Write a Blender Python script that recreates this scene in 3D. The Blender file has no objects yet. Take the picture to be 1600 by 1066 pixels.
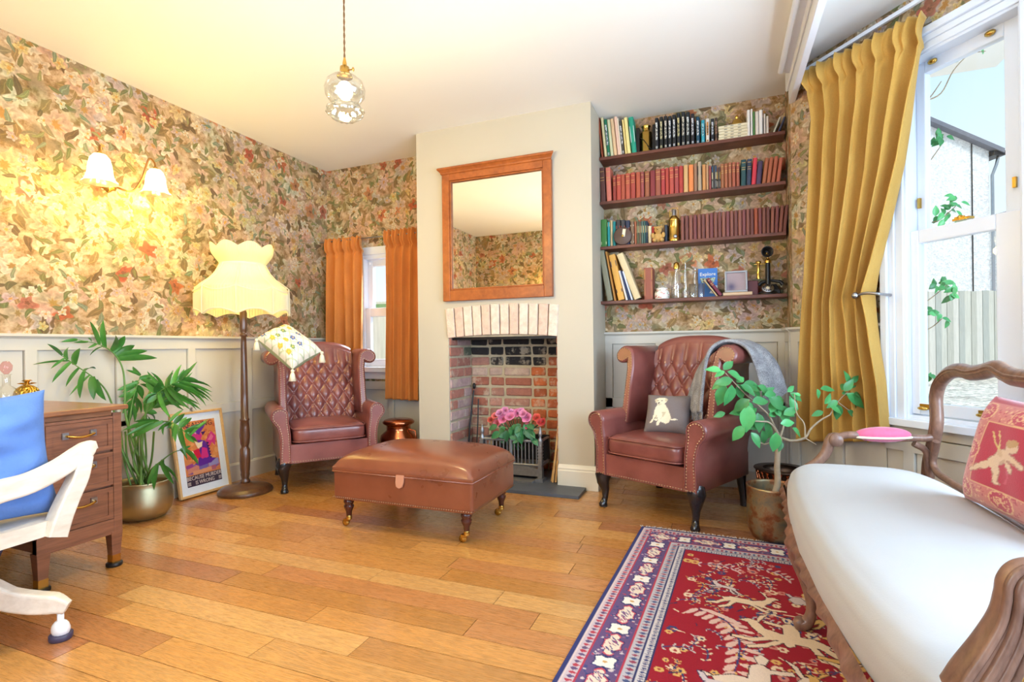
import bpy, math, random
import numpy as np
from mathutils import Vector, Matrix, Euler
rnd = random.Random(11)
scene = bpy.context.scene
COL = scene.collection
PI = math.pi

# ---------------------------------------------------------------- camera
FPX, TH, ROLL, CY, CAMH = 816.38, .3787, -.0119, 541.78, 1.0
cam_d = bpy.data.cameras.new('camera')
cam_d.sensor_width = 36
cam_d.lens = FPX / 1600 * 36
cam_d.shift_y = (CY - 533) / 1600
cam_d.clip_start = .02
cam = bpy.data.objects.new('camera', cam_d)
COL.objects.link(cam)
cam.matrix_world = Matrix.Translation((0, 0, CAMH)) @ Matrix.Rotation(TH, 4, 'Z') @ Matrix.Rotation(PI / 2, 4, 'X') @ Matrix.Rotation(ROLL, 4, 'Z')
scene.camera = cam

# ---------------------------------------------------------------- world, lights, exposure
world = bpy.data.worlds.new('sky')
scene.world = world
world.use_nodes = True
wn = world.node_tree
bg = wn.nodes['Background']
wtc = wn.nodes.new('ShaderNodeTexCoord')
wsep = wn.nodes.new('ShaderNodeSeparateXYZ')
wr = wn.nodes.new('ShaderNodeValToRGB')
wn.links.new(wtc.outputs['Generated'], wsep.inputs[0])
wn.links.new(wsep.outputs['Z'], wr.inputs[0])
wn.links.new(wr.outputs[0], bg.inputs[0])
wr.color_ramp.elements[0].position = 0.0
wr.color_ramp.elements[0].color = (.92, .97, 1, 1)
wr.color_ramp.elements[1].position = .6
wr.color_ramp.elements[1].color = (.46, .78, .96, 1)
bg.inputs[1].default_value = 1.12


def area_light(name, loc, target, sx, sy, power, color):
    l = bpy.data.lights.new(name, 'AREA')
    l.shape = 'RECTANGLE'
    l.size, l.size_y = sx, sy
    l.energy = power
    l.color = color
    o = bpy.data.objects.new(name, l)
    COL.objects.link(o)
    o.location = loc
    d = Vector(target) - Vector(loc)
    o.rotation_euler = d.to_track_quat('-Z', 'Y').to_euler()
    return o


# daylight at the room's windows plus an added rear fill (all outside their panes)
area_light('daylight_bay_front', (1.66, 1.75, 1.35), (-1.2, 1.9, 1.75), 1.6, 1.5, 135, (.60, .79, 1.0))
area_light('daylight_bay_side', (1.42, .1, 1.25), (-1.0, 2.6, 1.7), 1.0, 1.5, 90, (.58, .78, 1.0))
area_light('rear_fill_light', (-1.3, -.55, 1.35), (-1.4, 3.5, 1.3), 1.5, 1.0, 62, (.78, .89, 1.0))  # added fill from behind the camera, brightens the surfaces facing it
area_light('daylight_left_window', (-2.78, 4.85, 2.56), (-2.4, 2.6, 1.9), .9, 1.0, 240, (.78, .89, 1.0))

sun_d = bpy.data.lights.new('hazy_sun', 'SUN')
sun_d.energy = 2.2
sun_d.angle = math.radians(12)
sun_d.color = (1, .97, .92)
sun = bpy.data.objects.new('hazy_sun', sun_d)
COL.objects.link(sun)
sun.rotation_euler = Vector((-.22, .56, -.80)).to_track_quat('-Z', 'Y').to_euler()

vs = scene.view_settings
vs.view_transform = 'Standard'
vs.look = 'None'
vs.exposure = 0.1
vs.gamma = 1.0
vs.use_curve_mapping = False
try:
    scene.cycles.use_denoising = True
    scene.cycles.max_bounces = 10
    scene.cycles.transparent_max_bounces = 32
    scene.cycles.sample_clamp_indirect = 6
    scene.cycles.caustics_reflective = False
    scene.cycles.caustics_refractive = False
except Exception:
    pass

# ---------------------------------------------------------------- measuring helpers (photo pixel -> point on a real plane of the room)
A, YB, YC, CEIL = 3.463, 3.978, 3.564, 2.689


def ray(x, y):
    X, Y = x - 800, -(y - CY)
    c, s = math.cos(ROLL), math.sin(ROLL)
    X, Y = c * X - s * Y, s * X + c * Y
    u, w = X / FPX, Y / FPX
    return Vector((u * math.cos(TH) - math.sin(TH), math.cos(TH) + u * math.sin(TH), w))


def at(x, y, t):
    return Vector((0, 0, CAMH)) + ray(x, y) * t


def onX(x, y, X):
    d = ray(x, y); return Vector((0, 0, CAMH)) + d * (X / d.x)


def onY(x, y, Y):
    d = ray(x, y); return Vector((0, 0, CAMH)) + d * (Y / d.y)


def onZ(x, y, Z):
    d = ray(x, y); return Vector((0, 0, CAMH)) + d * ((Z - CAMH) / d.z)


# ---------------------------------------------------------------- objects
def tag(o, label=None, cat=None, group=None, kind=None):
    if label: o['label'] = label
    if cat: o['category'] = cat
    if group: o['group'] = group
    if kind: o['kind'] = kind
    return o


def empty(name, loc=(0, 0, 0), rz=0, label=None, cat=None, group=None, parent=None):
    o = bpy.data.objects.new(name, None)
    COL.objects.link(o)
    o.empty_display_size = .1
    o.location = loc
    o.rotation_euler = (0, 0, rz)
    if parent: o.parent = parent
    return tag(o, label, cat, group)


def link(name, me, parent=None, kind=None, label=None):
    o = bpy.data.objects.new(name, me)
    COL.objects.link(o)
    if parent: o.parent = parent
    return tag(o, label, None, None, kind)


class MB:
    """collects geometry for ONE mesh object"""

    def __init__(s):
        s.v, s.f, s.sm, s.mi, s.uv = [], [], [], [], None

    def add(s, vs_, fs, smooth=False, mi=0, M=None):
        b = len(s.v)
        for p in vs_:
            p = Vector(p)
            s.v.append(tuple(M @ p) if M is not None else tuple(p))
        for f in fs:
            s.f.append(tuple(b + i for i in f)); s.sm.append(smooth); s.mi.append(mi)
        return s

    def box(s, x0, x1, y0, y1, z0, z1, M=None, mi=0):
        x0, x1 = min(x0, x1), max(x0, x1); y0, y1 = min(y0, y1), max(y0, y1); z0, z1 = min(z0, z1), max(z0, z1)
        v = [(x0, y0, z0), (x1, y0, z0), (x1, y1, z0), (x0, y1, z0), (x0, y0, z1), (x1, y0, z1), (x1, y1, z1), (x0, y1, z1)]
        return s.add(v, [(0, 3, 2, 1), (4, 5, 6, 7), (0, 1, 5, 4), (1, 2, 6, 5), (2, 3, 7, 6), (3, 0, 4, 7)], False, mi, M)

    def grid(s, fn, nu, nv, cu=False, cv=False, smooth=True, mi=0, M=None):
        vs_ = [fn(i / nu if cu else i / max(nu - 1, 1), j / nv if cv else j / max(nv - 1, 1)) for j in range(nv) for i in range(nu)]
        fs = []
        for j in range(nv if cv else nv - 1):
            for i in range(nu if cu else nu - 1):
                a, b = i, (i + 1) % nu
                c, d = j % nv, (j + 1) % nv
                fs.append((c * nu + a, c * nu + b, d * nu + b, d * nu + a))
        return s.add(vs_, fs, smooth, mi, M)

    def lathe(s, prof, n=24, c=(0, 0, 0), M=None, smooth=True, mi=0, scal=None, caps=True):
        vs_ = []
        for (r, z) in prof:
            for k in range(n):
                a = 2 * PI * k / n
                q = scal(a, z) if scal else 1
                vs_.append((c[0] + r * q * math.cos(a), c[1] + r * q * math.sin(a), c[2] + z))
        fs = []
        for j in range(len(prof) - 1):
            for k in range(n):
                k2 = (k + 1) % n
                fs.append((j * n + k, j * n + k2, (j + 1) * n + k2, (j + 1) * n + k))
        s.add(vs_, fs, smooth, mi, M)
        if caps:
            for j, rev in ((0, True), (len(prof) - 1, False)):
                if prof[j][0] > 1e-4:
                    ring = [vs_[j * n + k] for k in range(n)]
                    s.add(ring, [tuple(reversed(range(n))) if rev else tuple(range(n))], False, mi, M)
        return s

    def tube(s, path, rad, n=8, caps=True, mi=0, M=None, smooth=True, flat=1.0, up=None, ph=0):
        P = [Vector(p) for p in path]
        if not hasattr(rad, '__len__'): rad = [rad] * len(P)
        vs_, prev = [], None
        for i, p in enumerate(P):
            t = (P[min(i + 1, len(P) - 1)] - P[max(i - 1, 0)])
            if t.length < 1e-9: t = Vector((0, 0, 1))
            t.normalize()
            if prev is None:
                a = Vector(up) if up else (Vector((0, 0, 1)) if abs(t.z) < .9 else Vector((1, 0, 0)))
            else:
                a = prev
            a = a - t * a.dot(t)
            if a.length < 1e-6: a = t.orthogonal()
            a.normalize(); prev = a
            b = t.cross(a)
            for k in range(n):
                w = 2 * PI * k / n + ph
                vs_.append(p + a * (math.cos(w) * rad[i]) + b * (math.sin(w) * rad[i] * flat))
        m = len(P)
        fs = [(j * n + k, j * n + (k + 1) % n, (j + 1) * n + (k + 1) % n, (j + 1) * n + k) for j in range(m - 1) for k in range(n)]
        s.add(vs_, fs, smooth, mi, M)
        if caps:
            s.add(vs_[:n], [tuple(reversed(range(n)))], False, mi, M)
            s.add(vs_[-n:], [tuple(range(n))], False, mi, M)
        return s

    def ball(s, c, r, nu=10, nv=7, M=None, mi=0, sc=(1, 1, 1)):
        def fn(u, v):
            a, b = 2 * PI * u, PI * (v - .5)
            return (c[0] + r * sc[0] * math.cos(b) * math.cos(a), c[1] + r * sc[1] * math.cos(b) * math.sin(a), c[2] + r * sc[2] * math.sin(b))
        return s.grid(fn, nu, nv, cu=True, M=M, mi=mi)

    def loft(s, rings, caps=True, smooth=True, mi=0, M=None):
        n = len(rings[0])
        vs_ = [p for r in rings for p in r]
        fs = [(j * n + k, j * n + (k + 1) % n, (j + 1) * n + (k + 1) % n, (j + 1) * n + k) for j in range(len(rings) - 1) for k in range(n)]
        s.add(vs_, fs, smooth, mi, M)
        if caps:
            s.add(rings[0], [tuple(reversed(range(n)))], False, mi, M)
            s.add(rings[-1], [tuple(range(n))], False, mi, M)
        return s

    def prism(s, poly, y0, y1, plane='xz', M=None, mi=0, smooth=False):
        def mk(p, d):
            return {'xz': (p[0], d, p[1]), 'xy': (p[0], p[1], d), 'yz': (d, p[0], p[1])}[plane]
        return s.loft([[mk(p, y0) for p in poly], [mk(p, y1) for p in poly]], True, smooth, mi, M)

    def mesh(s, name, mats):
        me = bpy.data.meshes.new(name)
        me.from_pydata(s.v, [], s.f)
        for m in (mats if isinstance(mats, (list, tuple)) else [mats]): me.materials.append(m)
        me.polygons.foreach_set('use_smooth', s.sm)
        me.polygons.foreach_set('material_index', s.mi)
        import bmesh
        bm = bmesh.new(); bm.from_mesh(me)
        bmesh.ops.recalc_face_normals(bm, faces=bm.faces)
        bm.to_mesh(me); bm.free()
        if s.uv is not None:
            uvl = me.uv_layers.new(name='UV')
            dat = []
            for l in me.loops:
                dat += list(s.uv(me.vertices[l.vertex_index].co))
            uvl.data.foreach_set('uv', dat)
        me.update()
        return me

    def build(s, name, mats, parent=None, bevel=0, seg=2, sub=0, kind=None, label=None, loc=None, color=None, rot=None):
        o = link(name, s.mesh(name, mats), parent, kind, label)
        if bevel:
            b = o.modifiers.new('bevel', 'BEVEL'); b.width = bevel; b.segments = seg; b.limit_method = 'ANGLE'; b.angle_limit = .6
        if sub:
            b = o.modifiers.new('subd', 'SUBSURF'); b.levels = sub; b.render_levels = sub
        if loc is not None: o.location = loc
        if rot is not None: o.rotation_euler = rot
        if color: o.color = (*color[:3], 1)
        return o


def offset(poly, d):
    """inset a counter-clockwise 2D polygon by d"""
    n, out = len(poly), []
    ar = sum(poly[i][0] * poly[(i + 1) % n][1] - poly[(i + 1) % n][0] * poly[i][1] for i in range(n))
    sg = 1 if ar > 0 else -1
    for i in range(n):
        a, b, c = Vector(poly[i - 1]), Vector(poly[i]), Vector(poly[(i + 1) % n])
        e1, e2 = (b - a), (c - b)
        if e1.length < 1e-9 or e2.length < 1e-9: out.append(tuple(b)); continue
        n1 = Vector((-e1.y, e1.x)).normalized() * sg
        n2 = Vector((-e2.y, e2.x)).normalized() * sg
        m = n1 + n2
        m = m / max(m.length_squared, .5) * 2 / 1 if m.length > 1e-6 else n1
        m = (n1 + n2).normalized() if (n1 + n2).length > 1e-6 else n1
        out.append(tuple(b + m * d))
    return out


def arc(cx, cz, r, a0, a1, n):
    return [(cx + r * math.cos(math.radians(a0 + (a1 - a0) * i / (n - 1))), cz + r * math.sin(math.radians(a0 + (a1 - a0) * i / (n - 1)))) for i in range(n)]


def spline(pts, n=8):
    """Catmull-Rom through points (tuples of any size)"""
    P = [np.array(p, float) for p in pts]
    P = [2 * P[0] - P[1]] + P + [2 * P[-1] - P[-2]]
    out = []
    for i in range(1, len(P) - 2):
        for k in range(n):
            t = k / n
            out.append(.5 * ((2 * P[i]) + (-P[i - 1] + P[i + 1]) * t + (2 * P[i - 1] - 5 * P[i] + 4 * P[i + 1] - P[i + 2]) * t * t + (-P[i - 1] + 3 * P[i] - 3 * P[i + 1] + P[i + 2]) * t ** 3))
    out.append(P[-2])
    return [tuple(p) for p in out]


def smoothstep(a, b, x):
    t = min(1, max(0, (x - a) / (b - a))); return t * t * (3 - 2 * t)


def lin(*c):
    if len(c) == 1: c = [int(c[0][i:i + 2], 16) for i in (0, 2, 4)]
    return tuple((x / 255 / 12.92 if x / 255 <= .04045 else ((x / 255 + .055) / 1.055) ** 2.4) for x in c)


def text_mesh(body, size, align='CENTER', ext=.0006):
    cu = bpy.data.curves.new('lettering', 'FONT')
    cu.body = body; cu.size = size; cu.extrude = ext; cu.align_x = align; cu.align_y = 'CENTER'; cu.resolution_u = 2
    o = bpy.data.objects.new('lettering', cu); COL.objects.link(o)
    dg = bpy.context.evaluated_depsgraph_get(); dg.update()
    me = bpy.data.meshes.new_from_object(o.evaluated_get(dg))
    bpy.data.objects.remove(o)
    return me


def lettering(name, body, size, mat, parent, M, color=None, sx=1.0):
    me = text_mesh(body, size); me.materials.clear(); me.materials.append(mat)
    o = link(name, me, parent)
    o.matrix_local = M @ Matrix.Diagonal((sx, 1, 1, 1))
    return o


# ---------------------------------------------------------------- painted canvas (vertex colours for woven / printed designs)
class Canvas:
    def __init__(s, w, h, col):
        s.w, s.h = w, h
        s.a = np.empty((h, w, 3)); s.a[:] = lin(*col) if max(col) > 1 else col

    def _c(s, c): return np.array(lin(*c) if max(c) > 1 else c)

    def rect(s, x0, y0, x1, y1, c):
        s.a[max(0, int(round(y0))):max(0, int(round(y1))), max(0, int(round(x0))):max(0, int(round(x1)))] = s._c(c)

    def poly(s, pts, c, alpha=1.0):
        P = np.array(pts, float)
        x0, x1 = int(max(0, P[:, 0].min())), int(min(s.w - 1, P[:, 0].max() + 1))
        y0, y1 = int(max(0, P[:, 1].min())), int(min(s.h - 1, P[:, 1].max() + 1))
        if x1 < x0 or y1 < y0: return
        X, Y = np.meshgrid(np.arange(x0, x1 + 1) + .01, np.arange(y0, y1 + 1) + .01)
        ins = np.zeros(X.shape, bool)
        n = len(P)
        for i in range(n):
            xa, ya = P[i]; xb, yb = P[(i + 1) % n]
            if ya == yb: continue
            cnd = ((ya > Y) != (yb > Y)) & (X < (xb - xa) * (Y - ya) / (yb - ya) + xa)
            ins ^= cnd
        sub = s.a[y0:y1 + 1, x0:x1 + 1]
        sub[ins] = sub[ins] * (1 - alpha) + s._c(c) * alpha

    def ell(s, cx, cy, rx, ry, c, rot=0, n=18):
        cr, sr = math.cos(rot), math.sin(rot)
        s.poly([(cx + rx * math.cos(2 * PI * k / n) * cr - ry * math.sin(2 * PI * k / n) * sr, cy + rx * math.cos(2 * PI * k / n) * sr + ry * math.sin(2 * PI * k / n) * cr) for k in range(n)], c)

    def line(s, pts, w, c):
        for (xa, ya), (xb, yb) in zip(pts[:-1], pts[1:]):
            d = math.hypot(xb - xa, yb - ya) or 1e-6
            nx, ny = -(yb - ya) / d * w / 2, (xb - xa) / d * w / 2
            ex, ey = (xb - xa) / d * w * .3, (yb - ya) / d * w * .3
            s.poly([(xa + nx - ex, ya + ny - ey), (xb + nx + ex, yb + ny + ey), (xb - nx + ex, yb - ny + ey), (xa - nx - ex, ya - ny - ey)], c)

    def sample(s, u, v):
        return s.a[min(s.h - 1, max(0, int(v * s.h))), min(s.w - 1, max(0, int(u * s.w)))]


def sheet(name, nu, nv, fn, mat, colfn=None, parent=None, kind=None, label=None):
    """grid of fn(u, v) with an optional per-vertex colour"""
    vs_ = [fn(i / (nu - 1), j / (nv - 1)) for j in range(nv) for i in range(nu)]
    fs = [(j * nu + i, j * nu + i + 1, (j + 1) * nu + i + 1, (j + 1) * nu + i) for j in range(nv - 1) for i in range(nu - 1)]
    me = bpy.data.meshes.new(name)
    me.from_pydata(vs_, [], fs)
    me.materials.append(mat)
    me.polygons.foreach_set('use_smooth', [True] * len(fs))
    if colfn:
        ca = me.color_attributes.new('Col', 'FLOAT_COLOR', 'POINT')
        dat = np.ones((nv * nu, 4), np.float32)
        k = 0
        for j in range(nv):
            for i in range(nu):
                dat[k, :3] = colfn(i / (nu - 1), j / (nv - 1)); k += 1
        ca.data.foreach_set('color', dat.ravel())
    return link(name, me, parent, kind, label)
# ---------------------------------------------------------------- materials
class NT:
    """small helper over a node tree"""

    def __init__(s, name):
        s.m = bpy.data.materials.new(name)
        s.m.use_nodes = True
        s.t = s.m.node_tree
        s.b = s.t.nodes['Principled BSDF']

    def n(s, typ, **kw):
        o = s.t.nodes.new('ShaderNode' + typ)
        for k, v in kw.items(): setattr(o, k, v)
        return o

    def put(s, sock, v):
        if v is None: return
        if hasattr(v, 'is_output') or hasattr(v, 'links'): s.t.links.new(v, sock)
        else:
            if hasattr(sock.default_value, '__len__') and not hasattr(v, '__len__'): v = (v, v, v)
            if hasattr(sock.default_value, '__len__') and len(sock.default_value) == 4 and len(v) == 3: v = (*v, 1)
            sock.default_value = v

    def math(s, op, a, b=None, c=None, clamp=False):
        o = s.n('Math', operation=op, use_clamp=clamp)
        s.put(o.inputs[0], a); s.put(o.inputs[1], b)
        if c is not None: s.put(o.inputs[2], c)
        return o.outputs[0]

    def vmath(s, op, a, b=None, scale=None):
        o = s.n('VectorMath', operation=op)
        s.put(o.inputs[0], a)
        if b is not None: s.put(o.inputs[1], b)
        if scale is not None: s.put(o.inputs['Scale'], scale)
        return o.outputs['Value'] if op in ('LENGTH', 'DOT_PRODUCT', 'DISTANCE') else o.outputs[0]

    def mix(s, fac, a, b, mode='MIX'):
        o = s.n('Mix', data_type='RGBA', blend_type=mode)
        s.put(o.inputs[0], fac); s.put(o.inputs[6], a); s.put(o.inputs[7], b)
        return o.outputs[2]

    def noise(s, vec, scale, detail=3, rough=.5, dist=0):
        o = s.n('TexNoise')
        if vec is not None: s.put(o.inputs['Vector'], vec)
        o.inputs['Scale'].default_value = scale; o.inputs['Detail'].default_value = detail
        o.inputs['Roughness'].default_value = rough; o.inputs['Distortion'].default_value = dist
        return o

    def voro(s, vec, scale=1, rand=.85, feature='F1', dim='2D'):
        o = s.n('TexVoronoi', voronoi_dimensions=dim, feature=feature)
        s.put(o.inputs['Vector'], vec); o.inputs['Scale'].default_value = scale; o.inputs['Randomness'].default_value = rand
        return o

    def ramp(s, fac, stops, interp='LINEAR'):
        o = s.n('ValToRGB'); cr = o.color_ramp; cr.interpolation = interp
        while len(cr.elements) < len(stops): cr.elements.new(.5)
        for e, (p, c) in zip(cr.elements, stops):
            e.position = p; e.color = (*c, 1) if len(c) == 3 else c
        s.put(o.inputs[0], fac)
        return o.outputs[0]

    def smooth(s, x, a, b):
        o = s.n('MapRange', interpolation_type='SMOOTHSTEP')
        s.put(o.inputs[0], x); s.put(o.inputs[1], a); s.put(o.inputs[2], b)
        return o.outputs[0]

    def coord(s, which='Object'):
        return s.n('TexCoord').outputs[which]

    def mapping(s, vec, scale=(1, 1, 1), loc=(0, 0, 0), rot=(0, 0, 0)):
        o = s.n('Mapping'); s.put(o.inputs[0], vec)
        o.inputs[1].default_value = loc; o.inputs[2].default_value = rot; o.inputs[3].default_value = scale
        return o.outputs[0]

    def bump(s, h, strength=.3, dist=.01):
        o = s.n('Bump'); o.inputs['Strength'].default_value = strength; o.inputs['Distance'].default_value = dist
        s.put(o.inputs['Height'], h)
        s.t.links.new(o.outputs[0], s.b.inputs['Normal'])

    def set(s, **kw):
        names = dict(col='Base Color', rough='Roughness', metal='Metallic', spec='Specular IOR Level', trans='Transmission Weight', ior='IOR',
                     coat='Coat Weight', coatr='Coat Roughness', sheen='Sheen Weight', sheenr='Sheen Roughness', sheent='Sheen Tint', em='Emission Color', ems='Emission Strength', alpha='Alpha', sss='Subsurface Weight')
        for k, v in kw.items(): s.put(s.b.inputs[names[k]], v)
        return s.m

    def objcol(s):
        return s.n('ObjectInfo').outputs['Color']

    def objrand(s):
        return s.n('ObjectInfo').outputs['Random']

    def attr(s, name='Col'):
        o = s.n('Attribute'); o.attribute_name = name; return o.outputs['Color']


def mat(name, col, rough=.5, metal=0, var=.12, vs_=8, bump=0, bs=60, **kw):
    t = NT(name)
    co = t.coord()
    no = t.noise(co, vs_, 4)
    lo = tuple(c * (1 - var) for c in col); hi = tuple(min(1, c * (1 + var)) for c in col)
    t.set(col=t.mix(no.outputs[0], lo, hi), rough=rough, metal=metal, **kw)
    if bump: t.bump(t.noise(co, bs, 3).outputs[0], bump, .005)
    return t.m


def objmat(name, rough=.5, var=.15, vs_=20, bump=0, bs=80, stretch=(1, 1, 1), **kw):
    """colour comes from the object's own colour"""
    t = NT(name)
    co = t.mapping(t.coord(), stretch)
    no = t.noise(co, vs_, 4)
    oc = t.objcol()
    k = t.math('MULTIPLY_ADD', no.outputs[0], 2 * var, 1 - var)
    t.set(col=t.vmath('SCALE', oc, scale=k), rough=rough, **kw)
    if bump: t.bump(t.noise(co, bs, 3).outputs[0], bump, .004)
    return t.m


def attrmat(name, rough=.8, bump=0, bs=300, **kw):
    t = NT(name)
    no = t.noise(t.coord(), bs, 2)
    t.set(col=t.vmath('SCALE', t.attr(), scale=t.math('MULTIPLY_ADD', no.outputs[0], .3, .85)), rough=rough, **kw)
    if bump: t.bump(no.outputs[0], bump, .003)
    return t.m


def wood(name, c1, c2, rough=.35, scale=(3, 40, 40), coat=0, bump=.05):
    t = NT(name)
    co = t.mapping(t.coord(), scale)
    n1 = t.noise(co, 1.0, 6, .6, .6)
    n2 = t.noise(co, 4.0, 3, .6)
    f = t.math('MULTIPLY_ADD', n2.outputs[0], .4, t.math('MULTIPLY', n1.outputs[0], .7))
    t.set(col=t.ramp(f, [(.3, c1), (.7, c2)]), rough=rough, coat=coat, coatr=.15)
    t.bump(f, bump, .003)
    return t.m


def wallpaper():
    t = NT('floral_wallpaper')
    uv = t.coord('UV')
    wob = t.noise(uv, 9, 2)
    wv = t.vmath('SUBTRACT', wob.outputs['Color'], (.5, .5, .5))
    p0 = t.vmath('ADD', uv, t.vmath('SCALE', wv, scale=.075))
    fine = t.noise(uv, 45, 4, .65)
    med = t.noise(uv, 13, 3, .6)
    big = t.noise(uv, 4.5, 3, .55)
    col = t.ramp(t.math('MULTIPLY_ADD', fine.outputs[0], .35, t.math('MULTIPLY', med.outputs[0], .7)),
                 [(.32, lin(86, 64, 40)), (.44, lin(140, 110, 70)), (.54, lin(186, 158, 128)), (.7, lin(222, 200, 176))])
    col = t.mix(t.smooth(big.outputs[0], .5, .68), col, t.mix(med.outputs[0], lin(86, 74, 52), lin(164, 146, 118)))

    def cell(scale, seed, rand=.9):
        v = t.voro(t.vmath('ADD', t.vmath('SCALE', p0, scale=scale), (seed, seed * 1.7, 0)), 1, rand)
        d = t.vmath('SUBTRACT', t.vmath('ADD', t.vmath('SCALE', p0, scale=scale), (seed, seed * 1.7, 0)), v.outputs['Position'])
        sp = t.n('SeparateXYZ'); t.put(sp.inputs[0], d)
        sc = t.n('SeparateColor'); t.put(sc.inputs[0], v.outputs['Color'])
        return sp.outputs[0], sp.outputs[1], sc.outputs[0], sc.outputs[1], sc.outputs[2]

    def flower(col, scale, seed, petals, R, prob, pal, centre, edge=.06):
        x, y, cr, cg, cb = cell(scale, seed)
        r = t.math('SQRT', t.math('ADD', t.math('MULTIPLY', x, x), t.math('MULTIPLY', y, y)))
        an = t.math('ARCTAN2', y, x)
        w = t.math('COSINE', t.math('MULTIPLY_ADD', an, petals, t.math('MULTIPLY', cg, 6.28)))
        re = t.math('MULTIPLY', t.math('MULTIPLY_ADD', w, .2, .8), t.math('MULTIPLY_ADD', cb, R * .6, R * .6))
        q = t.math('DIVIDE', r, re)
        inside = t.smooth(q, 1.0, 1.0 - edge * 4)
        m = t.math('MULTIPLY', inside, t.math('LESS_THAN', cr, prob))
        base = t.ramp(t.math('FRACT', t.math('MULTIPLY', cg, 7.3)), pal, 'CONSTANT')
        # petals lie in two rings: darker towards the throat and along petal joints
        ring = t.math('MULTIPLY_ADD', t.math('SINE', t.math('MULTIPLY', q, 9)), .16, .84)
        joint = t.math('MULTIPLY_ADD', w, .14, .86)
        tone = t.math('MULTIPLY', t.math('MULTIPLY', ring, joint), t.math('MULTIPLY_ADD', fine.outputs[0], .7, .66))
        base = t.vmath('SCALE', base, scale=tone)
        base = t.mix(t.smooth(q, .34, .16), base, centre)
        base = t.mix(t.smooth(q, .80, 1.0), base, t.vmath('SCALE', base, scale=.72))
        return t.mix(m, col, base)

    def leaf(col, scale, seed, L, W, prob, pal):
        x, y, cr, cg, cb = cell(scale, seed)
        an = t.math('MULTIPLY', cg, 6.28)
        c, s = t.math('COSINE', an), t.math('SINE', an)
        a = t.math('ADD', t.math('MULTIPLY', x, c), t.math('MULTIPLY', y, s))
        b = t.math('SUBTRACT', t.math('MULTIPLY', y, c), t.math('MULTIPLY', x, s))
        b = t.math('ADD', b, t.math('MULTIPLY', t.math('MULTIPLY', a, a), .5))
        k = t.math('SUBTRACT', 1, t.math('POWER', t.math('ABSOLUTE', t.math('DIVIDE', a, L)), 2))
        q = t.math('DIVIDE', t.math('ABSOLUTE', b), t.math('MULTIPLY', t.math('MAXIMUM', k, .001), W))
        m = t.math('MULTIPLY', t.math('MULTIPLY', t.smooth(q, 1.0, .8), t.math('GREATER_THAN', k, .03)), t.math('LESS_THAN', cr, prob))
        base = t.ramp(t.math('FRACT', t.math('MULTIPLY', cb, 5.7)), pal, 'CONSTANT')
        base = t.vmath('SCALE', base, scale=t.math('MULTIPLY_ADD', fine.outputs[0], .8, .6))
        base = t.mix(t.smooth(q, .16, .06), base, t.vmath('SCALE', base, scale=1.7))
        return t.mix(m, col, base)

    olive = [(0, lin(108, 88, 52)), (.3, lin(136, 112, 70)), (.55, lin(84, 66, 44)), (.8, lin(126, 118, 92))]
    green = [(0, lin(96, 104, 62)), (.35, lin(128, 130, 84)), (.6, lin(92, 82, 54)), (.8, lin(108, 126, 106))]
    cream = [(0, lin(230, 210, 186)), (.2, lin(230, 192, 170)), (.42, lin(240, 228, 208)), (.6, lin(218, 180, 164)), (.78, lin(234, 210, 160)), (.9, lin(212, 194, 194))]
    coral = [(0, lin(206, 100, 62)), (.3, lin(190, 74, 50)), (.55, lin(220, 138, 94)), (.8, lin(196, 108, 94))]
    small = [(0, lin(240, 228, 204)), (.3, lin(226, 190, 170)), (.55, lin(212, 190, 190)), (.8, lin(234, 210, 150))]
    col = leaf(col, 9, 3.1, .55, .20, .8, olive)
    col = flower(col, 7.2, 7.7, 6, .62, .75, cream, lin(150, 112, 56))
    col = leaf(col, 11, 11.3, .5, .17, .45, green)
    col = flower(col, 5.6, 19.2, 8, .60, .55, cream, lin(176, 128, 58))
    col = flower(col, 6.2, 27.4, 5, .46, .22, coral, lin(110, 40, 26))
    col = leaf(col, 8.5, 33.9, .46, .2, .3, olive)
    col = flower(col, 13, 41.6, 5, .55, .42, small, lin(200, 150, 70))
    col = leaf(col, 14, 55.2, .5, .18, .28, green)
    st = t.noise(t.mapping(uv, (1, 1, 1), rot=(0, 0, .6)), 120, 2, .6)
    col = t.vmath('SCALE', col, scale=t.math('MULTIPLY_ADD', st.outputs[0], .6, .72))
    zone = t.noise(uv, 2.6, 3, .6)
    zt = t.ramp(zone.outputs[0], [(.30, (1.0, .85, .72)), (.42, (1.08, 1.0, .82)), (.5, (1.02, .97, .90)), (.58, (.84, .96, .82)), (.66, (1.08, .95, .93))])
    wash = t.ramp(big.outputs[0], [(.3, lin(200, 168, 132)), (.7, lin(180, 156, 134))])
    col = t.mix(t.math('MULTIPLY_ADD', med.outputs[0], .4, .0), col, wash)
    col = t.vmath('MULTIPLY', col, zt)
    t.set(col=t.vmath('SCALE', col, scale=.86), rough=.75, spec=.2)
    return t.m


M_PAPER = wallpaper()
M_PAINT = mat('greige_wall_paint', lin(196, 187, 168), .6, var=.03, vs_=3, bump=.03, bs=120)
M_PANEL = mat('greige_panel_paint', lin(203, 198, 187), .5, var=.03, vs_=3)
M_SKIRT = mat('cream_skirting_gloss', lin(232, 226, 212), .35, var=.02)
M_CEIL = mat('ceiling_white', lin(242, 238, 230), .85, var=.015, vs_=2)
M_WHITE = mat('white_gloss_paint', lin(238, 240, 244), .28, var=.02)
M_UPVC = mat('sash_white', lin(226, 232, 242), .25, var=.02)


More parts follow.
